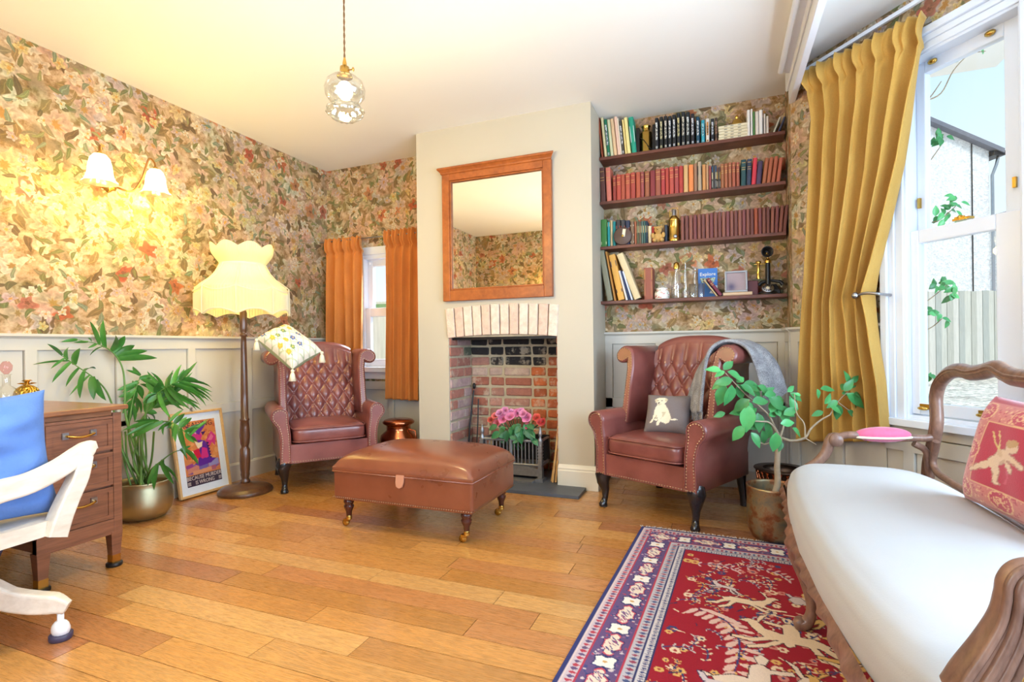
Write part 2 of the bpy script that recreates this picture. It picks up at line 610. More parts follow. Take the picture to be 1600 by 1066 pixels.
def plank_mat():
    t = NT('oak_plank')
    oc = t.objcol(); rn = t.objrand()
    co = t.vmath('ADD', t.mapping(t.coord(), (1.2, 15, 1)), t.n('CombineXYZ').outputs[0])
    sh = t.n('CombineXYZ'); t.put(sh.inputs[0], t.math('MULTIPLY', rn, 37)); t.put(sh.inputs[1], t.math('MULTIPLY', rn, 91))
    co = t.vmath('ADD', co, sh.outputs[0])
    n1 = t.noise(co, 1.6, 5, .6, 1.6)
    n2 = t.noise(t.mapping(co, (6, 12, 1)), 3, 3, .6)
    wv = t.math('SINE', t.math('MULTIPLY', n1.outputs[0], 44))
    f = t.math('ADD', t.math('MULTIPLY', wv, .14), t.math('MULTIPLY_ADD', n2.outputs[0], .45, .72))
    t.set(col=t.vmath('SCALE', oc, scale=f), rough=t.math('MULTIPLY_ADD', n2.outputs[0], .12, .22), spec=.5, coat=.25, coatr=.2)
    t.bump(f, .06, .002)
    return t.m


M_PLANK = plank_mat()
M_GAP = mat('floor_joint_dark', lin(58, 34, 16), .8)
def brickmat():
    t = NT('fired_brick')
    co = t.coord('Generated'); ob = t.n('NewGeometry').outputs['Position']
    n1 = t.noise(ob, 26, 4, .65); n2 = t.noise(ob, 9, 4, .7); n3 = t.noise(ob, 90, 2)
    c = t.vmath('SCALE', t.objcol(), scale=t.math('MULTIPLY_ADD', n1.outputs[0], .8, .62))
    c = t.mix(t.math('MULTIPLY', t.smooth(n2.outputs[0], .52, .66), .55), c, lin(206, 190, 166))
    t.set(col=c, rough=.92)
    t.bump(t.math('ADD', n1.outputs[0], n3.outputs[0]), .6, .006)
    return t.m


M_BRICK = brickmat()
M_MORTAR = mat('lime_mortar', lin(186, 172, 144), .95, var=.2, vs_=30, bump=.5, bs=120)
M_SLATE = mat('hearth_slate', lin(82, 88, 98), .45, var=.25, vs_=9, bump=.1)
M_IRON = mat('cast_iron', lin(150, 150, 152), .42, metal=.75, var=.25, vs_=40, bump=.1)
M_BLACK = mat('black_metal', lin(34, 32, 34), .35, metal=.4, var=.2)
M_BRASS = mat('polished_brass', lin(205, 165, 82), .25, metal=1, var=.15, vs_=20)
M_AGED = mat('aged_brass', lin(186, 180, 146), .42, metal=1, var=.25, vs_=14, bump=.04)
M_COPPER = mat('polished_copper', lin(196, 120, 84), .22, metal=1, var=.15)
M_STEEL = mat('steel_grey_metal', lin(170, 172, 178), .3, metal=1, var=.08)
M_OAK = wood('mahogany_desk', lin(92, 56, 40), lin(146, 96, 70), .38, (3, 3, 40), coat=.2)
M_OAKH = wood('mahogany_desk_top', lin(104, 64, 42), lin(164, 110, 74), .3, (30, 3, 30), coat=.3)
M_LAMPW = wood('turned_dark_wood', lin(58, 36, 24), lin(104, 68, 44), .3, (30, 30, 3), coat=.3)
M_FRAME = wood('mahogany_mirror_frame', lin(122, 58, 22), lin(178, 98, 44), .38, (8, 8, 8))
M_SHELF = wood('dark_stained_shelf', lin(66, 32, 22), lin(120, 66, 48), .45, (4, 40, 40))
M_SOFAW = wood('carved_walnut', lin(84, 56, 46), lin(148, 112, 94), .36, (20, 20, 6), coat=.1)
M_LIMED = wood('limed_pale_wood', lin(206, 190, 168), lin(238, 228, 212), .5, (14, 4, 14))
M_PINE = wood('pale_picture_frame', lin(186, 140, 84), lin(222, 180, 120), .4, (8, 8, 8))
M_LEGB = mat('ebonised_leg', lin(30, 26, 28), .22, var=.2, coat=.4)
M_LEGR = mat('turned_mahogany_leg', lin(74, 32, 24), .25, var=.25, coat=.4)


def leather(name, c1, c2, rough=.33):
    t = NT(name)
    co = t.coord()
    n1 = t.noise(co, 5, 4, .6)
    t.set(col=t.mix(t.smooth(n1.outputs[0], .2, .8), c1, c2), rough=t.math('MULTIPLY_ADD', n1.outputs[0], .06, rough - .03), spec=.6, coat=.28, coatr=.28)
    t.bump(t.noise(co, 45, 2).outputs[0], .04, .002)
    return t.m


M_LEATH = leather('oxblood_leather', lin(112, 58, 52), lin(148, 86, 78), .30)
M_LEATH2 = leather('tan_brown_leather', lin(118, 62, 40), lin(136, 76, 52), .28)
M_STUD = mat('stud_brass', lin(176, 150, 126), .3, metal=1)
M_FABC = mat('cream_upholstery', lin(176, 175, 175), .85, var=.03, bump=.06, bs=300, sheen=.2)
M_CUSHB = mat('blue_cotton', lin(92, 130, 198), .85, var=.2, vs_=12, bump=.3, bs=120)
M_NAVY = mat('navy_cloth', lin(52, 58, 108), .85, var=.25, vs_=12)
M_PINK = mat('pink_velvet', lin(206, 92, 128), .7, var=.2, vs_=60, sheen=.4, bump=.2, bs=200)
t = NT('grey_wool')
n1 = t.noise(t.coord(), 330, 3, .7); n2 = t.noise(t.coord(), 20, 2)
t.set(col=t.ramp(t.math('MULTIPLY_ADD', n2.outputs[0], .25, t.math('MULTIPLY', n1.outputs[0], .85)), [(.38, lin(78, 76, 80)), (.52, lin(136, 135, 138)), (.66, lin(196, 196, 198))]), rough=.95, sheen=.15)
t.bump(n1.outputs[0], .9, .006); M_THROW = t.m


def velvet(name, c1, c2):
    t = NT(name)
    n1 = t.noise(t.mapping(t.coord(), (1, 1, .35)), 9, 4, .6)
    n2 = t.noise(t.coord(), 220, 2)
    t.set(col=t.vmath('SCALE', t.mix(n1.outputs[0], c1, c2), scale=t.math('MULTIPLY_ADD', n2.outputs[0], .3, .85)), rough=.78, spec=.2, sheen=.5, sheenr=.4, sheent=(1, .8, .45, 1))
    t.bump(n2.outputs[0], .08, .002)
    return t.m


M_VELV = velvet('mustard_velvet', lin(178, 130, 52), lin(214, 172, 92))
M_VELV2 = velvet('amber_velvet', lin(180, 100, 42), lin(212, 138, 70))
M_ROPE = mat('cream_tassel', lin(236, 226, 196), .9, var=.1, bump=.3, bs=200)


def glass(name, col=(1, 1, 1), rough=.0, edge=.035, k=.6):
    """clear glass: mostly lets light straight through, reflects at grazing angles"""
    m = bpy.data.materials.new(name); m.use_nodes = True
    t = m.node_tree
    t.nodes.remove(t.nodes['Principled BSDF'])
    out = t.nodes['Material Output']
    tr = t.nodes.new('ShaderNodeBsdfTransparent'); tr.inputs[0].default_value = (*col, 1)
    gl = t.nodes.new('ShaderNodeBsdfGlossy'); gl.inputs['Roughness'].default_value = rough
    lw = t.nodes.new('ShaderNodeLayerWeight'); lw.inputs[0].default_value = .5
    p4 = t.nodes.new('ShaderNodeMath'); p4.operation = 'POWER'; p4.inputs[1].default_value = 4
    fr = t.nodes.new('ShaderNodeMath'); fr.operation = 'MULTIPLY_ADD'; fr.inputs[1].default_value = k; fr.inputs[2].default_value = edge
    t.links.new(lw.outputs['Facing'], p4.inputs[0]); t.links.new(p4.outputs[0], fr.inputs[0])
    mx = t.nodes.new('ShaderNodeMixShader')
    t.links.new(fr.outputs[0], mx.inputs[0]); t.links.new(tr.outputs[0], mx.inputs[1]); t.links.new(gl.outputs[0], mx.inputs[2])
    t.links.new(mx.outputs[0], out.inputs[0])
    return m


M_GLASS = glass('window_glass', (.98, .99, 1), .0, .02, .22)
M_CRYST = glass('cut_crystal', (.97, .98, .97), .08, .14)
t_ = NT('mirror_silver'); t_.set(col=(.93, .92, .88), metal=1.0, rough=.015); M_MIRROR = t_.m


def glow(name, col, strength, base=(.9, .88, .8), trans=0):
    t = NT(name)
    t.set(col=base, rough=.5, em=col, ems=strength)
    return t.m


def shade_fabric():
    """lamp-shade silk that glows because the bulb behind it shines through"""
    m = bpy.data.materials.new('pleated_shade_silk'); m.use_nodes = True
    t = m.node_tree
    out = t.nodes['Material Output']; t.nodes.remove(t.nodes['Principled BSDF'])
    d = t.nodes.new('ShaderNodeBsdfDiffuse'); d.inputs[0].default_value = (*lin(246, 236, 196), 1)
    tl = t.nodes.new('ShaderNodeBsdfTranslucent'); tl.inputs[0].default_value = (*lin(252, 240, 178), 1)
    mx = t.nodes.new('ShaderNodeMixShader'); mx.inputs[0].default_value = .36
    t.links.new(d.outputs[0], mx.inputs[1]); t.links.new(tl.outputs[0], mx.inputs[2]); t.links.new(mx.outputs[0], out.inputs[0])
    return m


M_SHADE = shade_fabric()
M_BULB = glow('lit_bulb', (1, .86, .55), 30)


def milky(name, clear):
    m = bpy.data.materials.new(name); m.use_nodes = True
    t = m.node_tree
    out = t.nodes['Material Output']; t.nodes.remove(t.nodes['Principled BSDF'])
    d = t.nodes.new('ShaderNodeBsdfGlossy'); d.inputs[0].default_value = (.9, .9, .85, 1); d.inputs['Roughness'].default_value = .25
    tl = t.nodes.new('ShaderNodeBsdfTranslucent'); tl.inputs[0].default_value = (1, .98, .9, 1)
    tr = t.nodes.new('ShaderNodeBsdfTransparent')
    mx = t.nodes.new('ShaderNodeMixShader'); mx.inputs[0].default_value = .85
    m2 = t.nodes.new('ShaderNodeMixShader'); m2.inputs[0].default_value = clear
    t.links.new(d.outputs[0], mx.inputs[1]); t.links.new(tl.outputs[0], mx.inputs[2])
    t.links.new(mx.outputs[0], m2.inputs[1]); t.links.new(tr.outputs[0], m2.inputs[2]); t.links.new(m2.outputs[0], out.inputs[0])
    return m


M_FROST = milky('frosted_bell_glass', .4)


def leafmat(name, c1, c2, rough=.4):
    t = NT(name)
    n = t.noise(t.coord(), 14, 3)
    c = t.mix(n.outputs[0], c1, c2)
    c = t.vmath('SCALE', c, scale=t.math('MULTIPLY_ADD', t.objrand(), .7, .65))
    t.set(col=c, rough=rough, spec=.5)
    return t.m


M_PALM = leafmat('palm_green', lin(36, 96, 34), lin(84, 148, 62), .38)
M_LEAF = leafmat('citrus_green', lin(40, 124, 66), lin(96, 178, 104), .32)
M_ROSELEAF = leafmat('rose_leaf', lin(24, 88, 48), lin(60, 130, 80), .4)
M_STEM = mat('green_stem', lin(96, 136, 62), .5, var=.2)
M_BARK = mat('pale_bark', lin(168, 150, 124), .8, var=.25, vs_=40, bump=.4)
M_SOIL = mat('dark_soil', lin(110, 66, 46), .95, var=.4, vs_=60, bump=.8)
M_BOOK = objmat('book_cloth', .62, var=.16, vs_=30, bump=.12, bs=160)
M_PAGES = mat('paper_pages', lin(232, 220, 190), .8, var=.12, vs_=60)
M_PLAIN = objmat('plain_paint', .5, var=.05)
M_PRINT = attrmat('printed_cotton', .85, bump=.2, bs=240)
M_RUG = attrmat('woven_wool', .95, bump=.5, bs=420)
M_FRINGE = mat('rug_fringe', lin(214, 204, 196), .95, var=.15)


def inkmat():
    t = NT('spine_print')
    no = t.noise(t.mapping(t.coord(), (1, 1, 7)), 3.2, 2, .5)
    f = t.smooth(no.outputs[0], .46, .56)
    t.set(col=t.mix(f, lin(24, 24, 28), t.objcol()), rough=.5)
    return t.m


M_INK = inkmat()
M_GILT = mat('gilt_print', lin(206, 166, 96), .4, metal=.6)
# ================================================================ the setting
BP0 = Vector((.427, 3.695, 0)); BE = Vector((.6225, -.7826, 0)); BN = Vector((-.7826, -.6225, 0))
M_BAY = Matrix(((BE.x, -BN.x, 0, BP0.x), (BE.y, -BN.y, 0, BP0.y), (0, 0, 1, 0), (0, 0, 0, 1)))   # x along the bay wall, y outwards


def bay(px, py, off=0):
    """pixel -> (s, z) on the bay wall's plane pushed outwards by off"""
    d = ray(px, py); o = BP0 - BN * off
    p = Vector((0, 0, CAMH)) + d * ((o - Vector((0, 0, CAMH))).dot(BN) / d.dot(BN))
    return (p - BP0).dot(BE), p.z


def uvx(s0=0.0):
    return lambda c: (c.x + s0, c.z)


def uvy(c): return (-c.y + 20, c.z)


# --- floor of oak planks
fl = MB().box(-3.47, 1.45, -.2, 4.0, -.05, -.006).build('floor', M_GAP, kind='structure')
PL_COL = [lin(190, 132, 70), lin(200, 144, 80), lin(182, 122, 70), lin(194, 136, 72), lin(172, 112, 68), lin(204, 152, 90), lin(188, 128, 64)]
known = {0: [-1.44], 1: [-1.137, -2.3], 2: [-1.427], 3: [-.84, -2.01], 4: [-.637, -1.9], 5: [-.83, -1.42], 6: [-1.137, -2.35]}
pr = random.Random(5)
plank_me = None
for r in range(-12, 23):
    y0, y1 = 1.255 + .12 * r, 1.255 + .12 * (r + 1)
    y0 = max(y0, -.15); y1 = min(y1, 3.977)
    if y1 - y0 < .02: continue
    cuts = sorted(known.get(r, []))
    if not cuts: cuts = [-1.2 + pr.uniform(-.6, .6)]
    while cuts[0] > -3.0: cuts.insert(0, cuts[0] - pr.uniform(.55, 1.15))
    while cuts[-1] < .9: cuts.append(cuts[-1] + pr.uniform(.6, 1.2))
    cuts = [-3.462] + [c for c in cuts if -3.3 < c < 1.25] + [1.42]
    for a, b in zip(cuts[:-1], cuts[1:]):
        if y1 > 3.57 and b > -2.2 and a < -.82:      # the chimney breast stands here
            if a < -2.215: b = -2.215
            elif b > -.81: a = -.811
            else: continue
        g = .0014
        if plank_me is None:
            plank_me = MB().box(-.5, .5, -.5, .5, -.5, .5).mesh('plank', M_PLANK)
        o = link('plank', MB().box(a + g, b - g, y0 + g, y1 - g, -.02, pr.uniform(-.0008, .0)).mesh('plank', M_PLANK), fl)
        c = PL_COL[pr.randrange(len(PL_COL))]; k = pr.uniform(.88, 1.1)
        o.color = (c[0] * k, c[1] * k, c[2] * k, 1)

# --- ceiling
MB().box(-3.6, 1.6, -.3, 4.1, CEIL, CEIL + .08).build('ceiling', M_CEIL, kind='structure')

# --- walls
wl = MB().box(-3.6, -3.463, -.2, 4.1, 0, CEIL); wl.uv = uvy
wall_left = wl.build('wall_left', M_PAPER, kind='structure')
WX0, WX1, WZ0, WZ1 = -3.075, -2.42, .80, 1.86     # left window opening
wb = MB()
wb.box(-3.463, WX0, YB, YB + .12, 0, CEIL).box(WX1, -1.9, YB, YB + .12, 0, CEIL)
wb.box(WX0, WX1, YB, YB + .12, 0, WZ0).box(WX0, WX1, YB, YB + .12, WZ1, CEIL)
wb.uv = uvx(7.3)
wall_back = wb.build('wall_back', M_PAPER, kind='structure')
wb = MB().box(-1.1, .53, YB, YB + .12, 0, CEIL); wb.uv = uvx(3.05)
wall_alcove = wb.build('wall_alcove', M_PAPER, kind='structure')
wr_ = MB().box(.427, .53, 3.695, YB, 0, CEIL); wr_.uv = uvy
wall_right = wr_.build('wall_right', M_PAPER, kind='structure')
# bay side wall with its window opening
WS0, WS1, WB0, WB1, BAYL = .70, 1.19, .615, 2.40, 1.36
wy = MB()
for x0, x1, z0, z1 in ((0, WS0, 0, CEIL), (WS1, BAYL + .02, 0, CEIL), (WS0, WS1, 0, WB0), (WS0, WS1, WB1, CEIL)):
    wy.box(x0, x1, 0, .13, z0, z1)
wy.uv = uvx(1.4)
wall_bay = wy.build('wall_bay_side', M_PAPER, kind='structure')
wall_bay.matrix_world = M_BAY
BC = M_BAY @ Vector((BAYL, 0, 0))       # bay corner
MFR = Matrix(((0, 1, 0, BC.x), (-1, 0, 0, BC.y), (0, 0, 1, 0), (0, 0, 0, 1)))
FRL = BC.y - .85
B2 = MFR @ Vector((FRL, 0, 0))
ang = math.atan2(-.15 - B2.y, .427 - B2.x)
L3 = math.hypot(-.15 - B2.y, .427 - B2.x)
MRE = Matrix(((math.cos(ang), -math.sin(ang), 0, B2.x), (math.sin(ang), math.cos(ang), 0, B2.y), (0, 0, 1, 0), (0, 0, 0, 1)))


def wall_with_window(name, M, L, x0, x1, z0, z1, th=.13):
    w = MB()
    for a, b, c, d in ((0, x0, 0, CEIL), (x1, L, 0, CEIL), (x0, x1, 0, z0), (x0, x1, z1, CEIL)):
        w.box(a, b, 0, th, c, d)
    w.uv = uvx(2.2)
    o = w.build(name, M_PAPER, kind='structure'); o.matrix_world = M
    return o


wall_with_window('wall_bay_front', MFR, FRL, .12, FRL - .12, .62, 2.42)
wall_with_window('wall_bay_rear', MRE, L3, .2, L3 - .25, .62, 2.42)
MRR = Matrix(((1, 0, 0, -3.6), (0, -1, 0, -.15), (0, 0, 1, 0), (0, 0, 0, 1)))
wr2 = MB()
for a, b, c, d in ((0, 1.5, 0, CEIL), (3.1, 4.2, 0, CEIL), (1.5, 3.1, 0, .8), (1.5, 3.1, 1.85, CEIL)): wr2.box(a, b, 0, .12, c, d)
wr2.uv = uvx(5.5)
wall_rear = wr2.build('wall_rear', M_PAPER, kind='structure'); wall_rear.matrix_world = MRR


def plain_window(name, M, x0, x1, z0, z1, n=2):
    root = empty(name); root['kind'] = 'structure'; root.matrix_world = M
    f = MB()
    f.box(x0 - .07, x0 + .05, -.03, .10, z0 - .07, z1 + .07).box(x1 - .05, x1 + .07, -.03, .10, z0 - .07, z1 + .07)
    f.box(x0 + .05, x1 - .05, -.028, .098, z1 - .05, z1 + .07).box(x0 + .05, x1 - .05, -.06, .098, z0 - .07, z0 + .05)
    for i in range(1, n): xm = x0 + (x1 - x0) * i / n; f.box(xm - .05, xm + .05, .0, .10, z0, z1)
    zm = (z0 + z1) / 2 + .02
    f.box(x0, x1, .02, .09, zm - .03, zm + .03)
    f.build('window_frame', M_UPVC, root, bevel=.006)
    for i in range(n):
        a, b = x0 + (x1 - x0) * i / n, x0 + (x1 - x0) * (i + 1) / n
        MB().box(a + .05, b - .05, .06, .064, z0 + .05, z1 - .05).build('window_pane', M_GLASS, root)
    return root


plain_window('window_3', MFR, .12, FRL - .12, .62, 2.42)
plain_window('window_4', MRE, .2, L3 - .25, .62, 2.42, 1)
plain_window('added_window_5', MRR, 1.5, 3.1, .8, 1.85, 2)  # invented rear window, added to give the fill light an opening

# --- panelling: boards stand proud of flat panels, under a moulded dado cap
def wainscot(wall, M, x0, x1, stiles, base_h=.135, mid=(.53, .605), zt=1.085, skip=None, w=.055, cap=True, zbot=None):
    """x along the wall, y towards the room (negative)"""
    rel = wall.matrix_world.inverted() @ M

    def put(name, mb, m=M_PANEL, bv=.003):
        o = mb.build(name, m, wall, bevel=bv); o.matrix_local = rel; return o
    put('rail', MB().box(x0, x1, -.022, 0, zt - .075, zt))
    if cap: put('dado_cap', MB().prism([(0, zt - .012), (-.026, zt - .012), (-.032, zt - .004), (-.042, zt), (-.042, zt + .015), (0, zt + .015)], x0, x1, 'yz'), bv=.002)
    if mid: put('rail', MB().box(x0, x1, -.022, 0, *mid))
    xs = [x0] + list(stiles) + [x1]
    for s in stiles:
        put('stile', MB().box(s - w / 2, s + w / 2, -.022, 0, base_h, zt - .07))
    for a, b in zip(xs[:-1], xs[1:]):
        a2, b2 = a + (w / 2 if a != x0 else 0), b - (w / 2 if b != x1 else 0)
        if b2 - a2 < .02: continue
        spans = [(base_h, mid[0]), (mid[1], zt - .07)] if mid else [(base_h, zt - .07)]
        for z0, z1 in spans:
            put('panel', MB().box(a2 + .002, b2 - .002, -.007, 0, z0, z1))


ML = Matrix(((0, -1, 0, -3.463), (1, 0, 0, 0), (0, 0, 1, 0), (0, 0, 0, 1)))
wainscot(wall_left, ML, -.2, 3.978, [.27, .73, 1.19, 1.655, 2.11, 2.575, 3.053, 3.53])
MBk = Matrix.Translation((0, YB, 0))
wainscot(wall_back, MBk, -3.463, WX0 - .08, [-3.3], w=.05)
wainscot(wall_back, MBk, WX0 - .08, WX1 + .1, [-2.75], zt=.70, cap=False, mid=None)
wainscot(wall_back, MBk, WX1 + .1, -2.213, [])
wainscot(wall_alcove, MBk, -.813, .427, [-.785, -.412, -.02, .392])
MRt = Matrix(((0, 1, 0, .427), (-1, 0, 0, 3.978), (0, 0, 1, 0), (0, 0, 0, 1)))
wainscot(wall_right, MRt, 0, .283, [.03, .25])
MBayIn = M_BAY
wainscot(wall_bay, MBayIn, 0, .60, [.03, .33])
wainscot(wall_bay, MBayIn, .60, BAYL, [.72, 1.1], zt=.53, cap=False, mid=None)
for nm, x0, x1, M in (('baseboard_left', -.2, 3.978, ML), ('baseboard_back', -3.463, -2.213, MBk), ('baseboard_alcove', -.813, .427, MBk), ('baseboard_right', 0, .283, MRt), ('baseboard_bay', 0, BAYL, M_BAY), ('baseboard_front', 0, FRL, MFR)):
    o = MB().prism([(0, 0), (-.026, 0), (-.026, .122), (-.018, .134), (0, .138)], x0, x1, 'yz').build(nm, M_PANEL, kind='structure')
    o.matrix_world = M

# --- chimney breast with brick fireplace
FX0, FX1, FYB, FZ = -1.943, -1.073, 3.955, 1.075
ch = MB()
ch.box(-2.213, FX0, YC, YB + .1, 0, CEIL).box(FX1, -.813, YC, YB + .1, 0, CEIL).box(FX0, FX1, YC, YB + .1, 1.30, CEIL)
chimney = ch.build('wall_chimney', M_PAINT, kind='structure')
mo = MB()
mo.box(FX0 - .02, FX1 + .02, FYB, FYB + .1, 0, 1.3).box(FX0 - .012, FX0 + .002, YC + .02, FYB, 0, 1.3).box(FX1 - .002, FX1 + .012, YC + .02, FYB, 0, 1.3)
mo.box(FX0 - .02, FX1 + .02, YC + .012, YC + .10, 1.075, 1.31)
mo.build('mortar', M_MORTAR, chimney)
SOOT = lin(42, 38, 38)
BR = [lin(170, 92, 60), lin(186, 100, 58), lin(156, 96, 78), lin(170, 122, 106), lin(160, 106, 92), lin(196, 106, 58)]
br = random.Random(3)


def brick(x0, x1, y0, y1, z0, z1, c):
    j = lambda: br.uniform(-.0055, .0055)
    b = MB()
    v = [(x0 + j(), y0 + j() * .6, z0 + j()), (x1 + j(), y0 + j() * .6, z0 + j()), (x1, y1, z0), (x0, y1, z0), (x0 + j(), y0 + j() * .6, z1 + j()), (x1 + j(), y0 + j() * .6, z1 + j()), (x1, y1, z1), (x0, y1, z1)]
    b.add(v, [(0, 3, 2, 1), (4, 5, 6, 7), (0, 1, 5, 4), (1, 2, 6, 5), (2, 3, 7, 6), (3, 0, 4, 7)])
    o = b.build('brick', M_BRICK, chimney, bevel=.011, seg=3)
    k = br.uniform(.85, 1.15); o.color = (c[0] * k, c[1] * k, c[2] * k, 1)


CRS = .0835
for row in range(13):
    z1 = 1.082 - row * CRS; z0 = z1 - CRS + .017
    z0 = max(z0, .02)
    x = FX0 - [.07, .20][row % 2] + br.uniform(-.015, .015); k = row % 2
    while x < FX1:
        L = .222 if k % 2 == 0 else .112
        a, b = max(x, FX0 + .004), min(x + L, FX1 - .004)
        if b - a > .03:
            cx = (a + b) / 2
            if row < 2 or (row == 2 and FX0 + .1 < cx < FX1 - .1): c = SOOT
            elif cx > -1.42: c = BR[br.choice([0, 1, 5])]
            else: c = [BR[br.choice([2, 3, 4])], lin(186, 160, 146)][1 if row == 3 else 0]
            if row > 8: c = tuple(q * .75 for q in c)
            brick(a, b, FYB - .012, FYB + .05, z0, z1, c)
        x += L + .018; k += 1
    # side cheeks
    for side in (0, 1):
        y = YC + .012 - (.0 if row % 2 else .115)
        while y < FYB - .02:
            a, b = max(y, YC + .012), min(y + .222, FYB - .016)
            if b - a > .04:
                c = lin(178, 150, 146) if br.random() < .6 else lin(168, 112, 96)
                if row < 2 and a > YC + .15: c = lin(92, 96, 78)
                if side == 0:
                    m_ = MB(); j = lambda: br.uniform(-.003, .003)
                    m_.box(FX0 - .05, FX0 + .012 + j(), a + j(), b + j(), z0, z1)
                else:
                    m_ = MB().box(FX1 - .012, FX1 + .05, a, b, z0, z1)
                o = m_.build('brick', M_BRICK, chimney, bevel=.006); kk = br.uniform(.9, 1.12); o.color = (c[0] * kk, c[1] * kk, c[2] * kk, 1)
            y += .222 + .017
# flat arch of twelve soldier bricks
NA = 12
for i in range(NA):
    u0, u1 = i / NA, (i + 1) / NA
    def bx(u): return -1.943 + u * .870 + (u - .5) * .01
    def tx(u): return -1.966 + u * .912
    crv = lambda u: .022 * (1 - (2 * u - 1) ** 2)
    g = .004
    b = MB()
    ys = (YC - .014 + br.uniform(-.003, .003), YC + .05)
    v = []
    for y in ys:
        v += [(bx(u0) + g, y, 1.070 + crv(u0)), (bx(u1) - g, y, 1.070 + crv(u1)), (tx(u1) - g, y, 1.295 + crv(u1)), (tx(u0) + g, y, 1.295 + crv(u0))]
    b.add(v, [(0, 1, 2, 3), (7, 6, 5, 4), (0, 4, 5, 1), (1, 5, 6, 2), (2, 6, 7, 3), (3, 7, 4, 0)])
    o = b.build('brick', M_BRICK, chimney, bevel=.005)
    c = [lin(222, 200, 182), lin(214, 186, 168), lin(226, 206, 190)][i % 3]; o.color = (*c, 1)
MB().box(FX0, FX1, YC + .03, YC + .05, 1.055, 1.075).build('iron_lintel', M_BLACK, chimney)
MB().box(FX0 - .01, FX1 + .01, YC + .06, FYB + .01, 1.085, 1.1).build('flue_plate', M_BLACK, chimney)
# tall moulded skirting round the chimney's right pier and left pier
for nm, x0, x1 in (('baseboard_chimney_right', FX1, -.813), ('baseboard_chimney_left', -2.213, FX0)):
    sk = MB()
    prof = [(0, 0), (.030, 0), (.030, .125), (.024, .132), (.026, .142), (.016, .155), (0, .165)]
    if nm.endswith('right'):
        rings = [[(x0 + .001, YC - d, z) for d, z in prof], [(x1 + d, YC - d, z) for d, z in prof], [(x1 + d, YB - .03, z) for d, z in prof]]
    else:
        rings = [[(x0 - d, YB - .03, z) for d, z in prof], [(x0 - d, YC - d, z) for d, z in prof], [(x1 - .001, YC - d, z) for d, z in prof]]
    sk.loft(rings, True, False).build(nm, M_SKIRT, kind='structure')
# hearth slab
tag(MB().prism([(FX0 + .01, FYB - .02), (FX0 + .01, YC), (-2.05, YC - .035), (-2.05, 3.30), (-.864, 3.31), (-.868, YC - .035), (FX1 - .01, YC), (FX1 - .01, FYB - .02)], .0012, .022, 'xy').build('hearth_slab', M_SLATE, bevel=.004),
    'dark grey slate hearth slab on the floor of the brick fireplace', 'hearth')

# --- white casing along the head of the bay opening
tr = MB()
tr.prism([(.335, 2.600), (.345, 2.592), (.360, 2.592), (.366, 2.604), (.366, CEIL), (.352, CEIL), (.352, 2.64), (.342, 2.635)], -.1, 3.46, 'xz')
tr.prism([(.366, 2.612), (.402, 2.606), (.402, CEIL), (.366, CEIL)], -.1, 3.50, 'xz')
tr.prism([(.400, 2.585), (.408, 2.578), (.416, 2.585), (.418, 2.50), (.452, 2.50), (.455, CEIL), (.40, CEIL)], -.1, 3.69, 'xz')
tr.build('trim_1', M_WHITE, kind='structure', bevel=.002)

# --- sash window of the bay (window_2)
w2 = empty('window_2'); w2['kind'] = 'structure'; w2.matrix_world = M_BAY


def wpart(name, mb, m=M_UPVC, parent=None, bv=.004):
    return mb.build(name, m, parent or w2, bevel=bv)


AT = 2.487
wpart('architrave', MB().box(.600, .635, -.045, 0, .60, AT - .035).box(.635, .665, -.030, 0, .60, AT - .065).box(.665, .705, -.022, 0, .60, AT - .10))
wpart('architrave', MB().box(.600, 1.345, -.045, 0, AT - .035, AT).box(.635, 1.345, -.030, 0, AT - .065, AT - .035).box(.665, 1.345, -.022, 0, AT - .10, AT - .065))
wpart('architrave', MB().box(1.19, 1.345, -.030, 0, .60, AT - .1).box(1.25, 1.345, -.045, 0, .60, AT - .1))
wpart('frame_lining', MB().box(.695, .715, -.01, .13, .61, 2.40).box(1.175, 1.20, -.01, .13, .61, 2.40).box(.70, 1.19, -.01, .13, 2.375, 2.41).box(.70, 1.19, 0, .15, .60, .64))
s0, zt0 = bay(1449, 116.3, .085); s1, _ = bay(1572.9, 55.7, .085); _, zm0 = bay(1453, 345, .085)
us = wpart('upper_sash', MB().box(.715, s0, .065, .105, 1.50, 2.385).box(s1, 1.178, .065, .105, 1.50, 2.385).box(s0, s1, .065, .105, zt0, 2.385).box(s0, s1, .065, .105, 1.50, 1.545))
wpart('window_pane', MB().box(s0 - .005, s1 + .005, .083, .087, 1.53, zt0 + .005), M_GLASS, us, 0)
q0, zb = bay(1442.5, 628.8, .035); q1, _ = bay(1563.7, 635.2, .035); _, zq = bay(1440, 381, .035); _, zr = bay(1414, 364, .015)
ls = wpart('lower_sash', MB().box(.715, q0, .015, .055, .645, zr).box(q1, 1.178, .015, .055, .645, zr).box(q0, q1, .015, .055, zq, zr).box(q0, q1, .015, .055, .645, zb))
wpart('window_pane', MB().box(q0 - .005, q1 + .005, .033, .037, zb - .005, zq + .005), M_GLASS, ls, 0)
for px, py in ((1443, 637), (1536, 648)):      # brass sash lifts
    s, z = bay(px, py, 0)
    lf = MB().box(s - .022, s + .022, .006, .016, z - .008, z + .016)
    lf.ball((s, -.004, z - .004), .02, 10, 6, sc=(1.3, .8, .5))
    lf.build('sash_lift', M_BRASS, ls)
for px, py in ((1458, 96), (1548, 52)):
    s, z = bay(px, py, .06)
    MB().ball((s, .055, z), .016, 10, 6, sc=(1.4, .8, .8)).build('sash_knob', M_BRASS, us)
